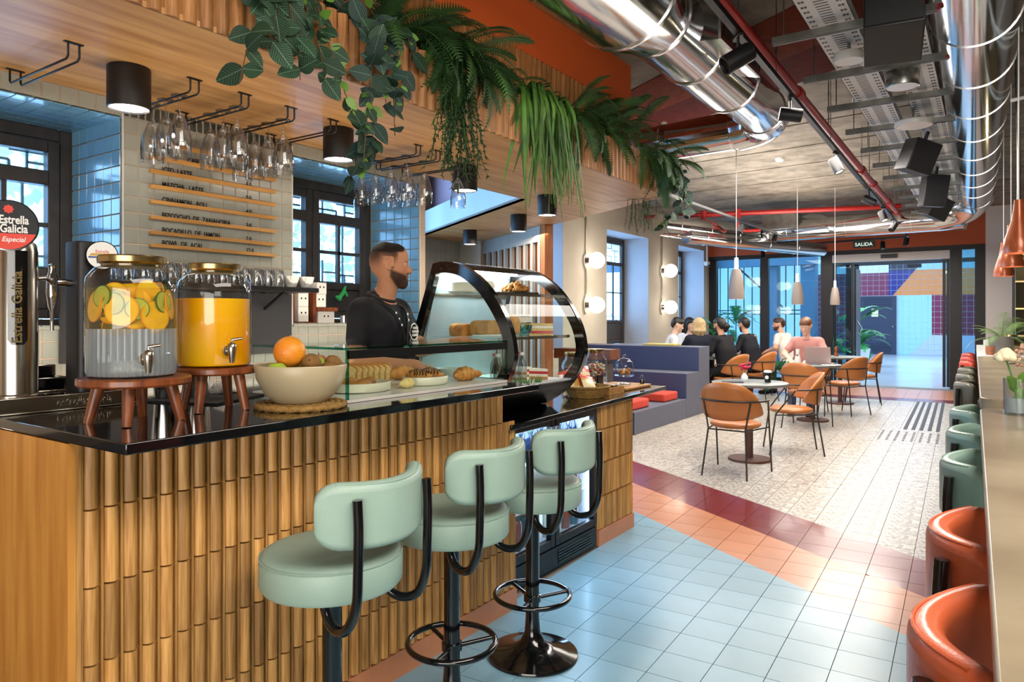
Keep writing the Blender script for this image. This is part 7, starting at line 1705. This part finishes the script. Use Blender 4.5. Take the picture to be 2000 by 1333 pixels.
for k in range(4): o = newobj('leaf', LV['leaf_fresh'][0], gv, (.0, 0, .06 + .02 * k)); orient(o, (math.cos(k * 2), math.sin(k * 2), .8), (0, -1, .3))
def pot_plant(name, label, loc, pot, n, ms, sc, potm):
    t = thing(name, label, 'potted plant', loc); MB().lathe(pot, 28).build('pot', potm, t, 50); z = pot[-1][1] if pot[-1][0] > 0 else pot[-2][1]
    for k in range(n): o = newobj('frond', random.choice(ms), t, (0, 0, z - .02)); o.rotation_euler = (random.uniform(.2, 1.3), random.uniform(-.3, .3), 6.28 * k / n + random.uniform(-.3, .3)); s_ = random.uniform(*sc); o.scale = (s_, s_, s_)
PF = [frond_mesh(.34, .16, mat('palm_green', '#66804f', .5, rvar=.2), 30, .35, lw=.005), frond_mesh(.3, .14, mat('palm_light', '#86a862', .5, rvar=.2), 28, .5, lw=.005)]
pot_plant('potted_palm', 'feathery palm in a grey pot at the far end of the high tables', (.0, 8.0, HT), [(0, 0), (.08, 0), (.095, .02), (.1, .17), (.09, .17), (0, .16)], 16, PF, (.6, 1.1), mat('grey_pot', '#7d7a74', .5))
pot_plant('potted_plant', 'bronze vase with loose yellow blossoms beside the palm', (.075, 8.35, HT), [(0, 0), (.05, 0), (.085, .05), (.09, .1), (.06, .16), (.055, .18), (.05, .18), (0, .1)], 12, PF, (.5, .8), M['brass'])
tag(MB().box(-.14, -.1, 8.2, 8.28, HT, HT + .13).build('table_sign', M['paper']), 'small white upright card at the far table edge', 'card'); 
hl = thing('tea_light_holder', 'patterned terracotta tea light holder before the palm', 'candle holder', (-.075, 7.95, HT)); MB().lathe([(0, 0), (.04, 0), (.045, .03), (.045, .085), (.041, .085), (.04, .01), (0, .01)], 20).build('holder', mat('terracotta_holder', '#b06a4a', .6, var=.4, vscale=40), hl, 40); MB().cyl((0, 0, .011), (0, 0, .04), .02, n=12).build('candle', M['white'], hl)
tag(MB().box(.05, .13, 6.45, 6.5, HT, HT + .006).build('phone', M['black']), 'black phone lying on the far high table', 'phone')
# ---------------- greenery behind the glass and in the lobby
BL = [frond_mesh(.7, .3, mat('lobby_leaf', '#2f7a46', .5, rvar=.2), 12, .4, lw=.09), frond_mesh(.6, .34, mat('lobby_leaf_b', '#3f9a55', .5, rvar=.2), 10, .6, lw=.1)]
def big_plant(label, loc, n, sc, pot=True, zz=.5):
    t = thing('lobby_plant', label, 'potted plant', loc)
    if pot: MB().lathe([(0, 0), (.2, 0), (.28, zz), (.24, zz), (0, zz - .05)], 24).build('pot', M['white'], t, 50)
    for k in range(n): o = newobj('frond', random.choice(BL), t, (0, 0, zz + random.uniform(0, .9) * sc)); o.rotation_euler = (random.uniform(.1, 1.2), 0, 6.28 * k / n + random.uniform(-.4, .4)); s_ = random.uniform(.7, 1.2) * sc; o.scale = (s_, s_, s_)
big_plant('leafy plant in a white pot beside the inner lobby door', (-3.35, 22.5, 0), 26, 1.25); big_plant('green plant in the lobby behind the white shirt', (-5.6, 18.2, 0), 20, .9, True, .7); big_plant('green plant in the corner by the left glazing', (-5.2, 15.4, 0), 16, .55, True, .75); big_plant('low leafy plant right of the door post', (-3.3, 18.4, 0), 16, .7, True, .3)
# ---------------- trees outside the bar windows
def tree(label, loc, r, h, seed):
    rnd = random.Random(seed); t = thing('garden_tree', label, 'tree', loc); MB().tube([(0, 0, -2), (.05, 0, 0), (0, .05, h * .6)], [.14, .12, .07], 8).build('trunk', M['stem_brown'], t, 60); b = MB()
    for k in range(700):
        p = Vector((rnd.gauss(0, 1), rnd.gauss(0, 1), rnd.gauss(0, 1))); p = p.normalized() * r * rnd.random() ** .4; a = Vector((rnd.gauss(0, 1), rnd.gauss(0, 1), rnd.gauss(0, 1))).normalized() * .11; c = a.cross(Vector((rnd.gauss(0, 1), rnd.gauss(0, 1), rnd.gauss(0, 1)))).normalized() * .06; p.z = p.z * .9 + h
        b.add([p - a, p + c, p + a, p - c], [(0, 1, 2, 3)])
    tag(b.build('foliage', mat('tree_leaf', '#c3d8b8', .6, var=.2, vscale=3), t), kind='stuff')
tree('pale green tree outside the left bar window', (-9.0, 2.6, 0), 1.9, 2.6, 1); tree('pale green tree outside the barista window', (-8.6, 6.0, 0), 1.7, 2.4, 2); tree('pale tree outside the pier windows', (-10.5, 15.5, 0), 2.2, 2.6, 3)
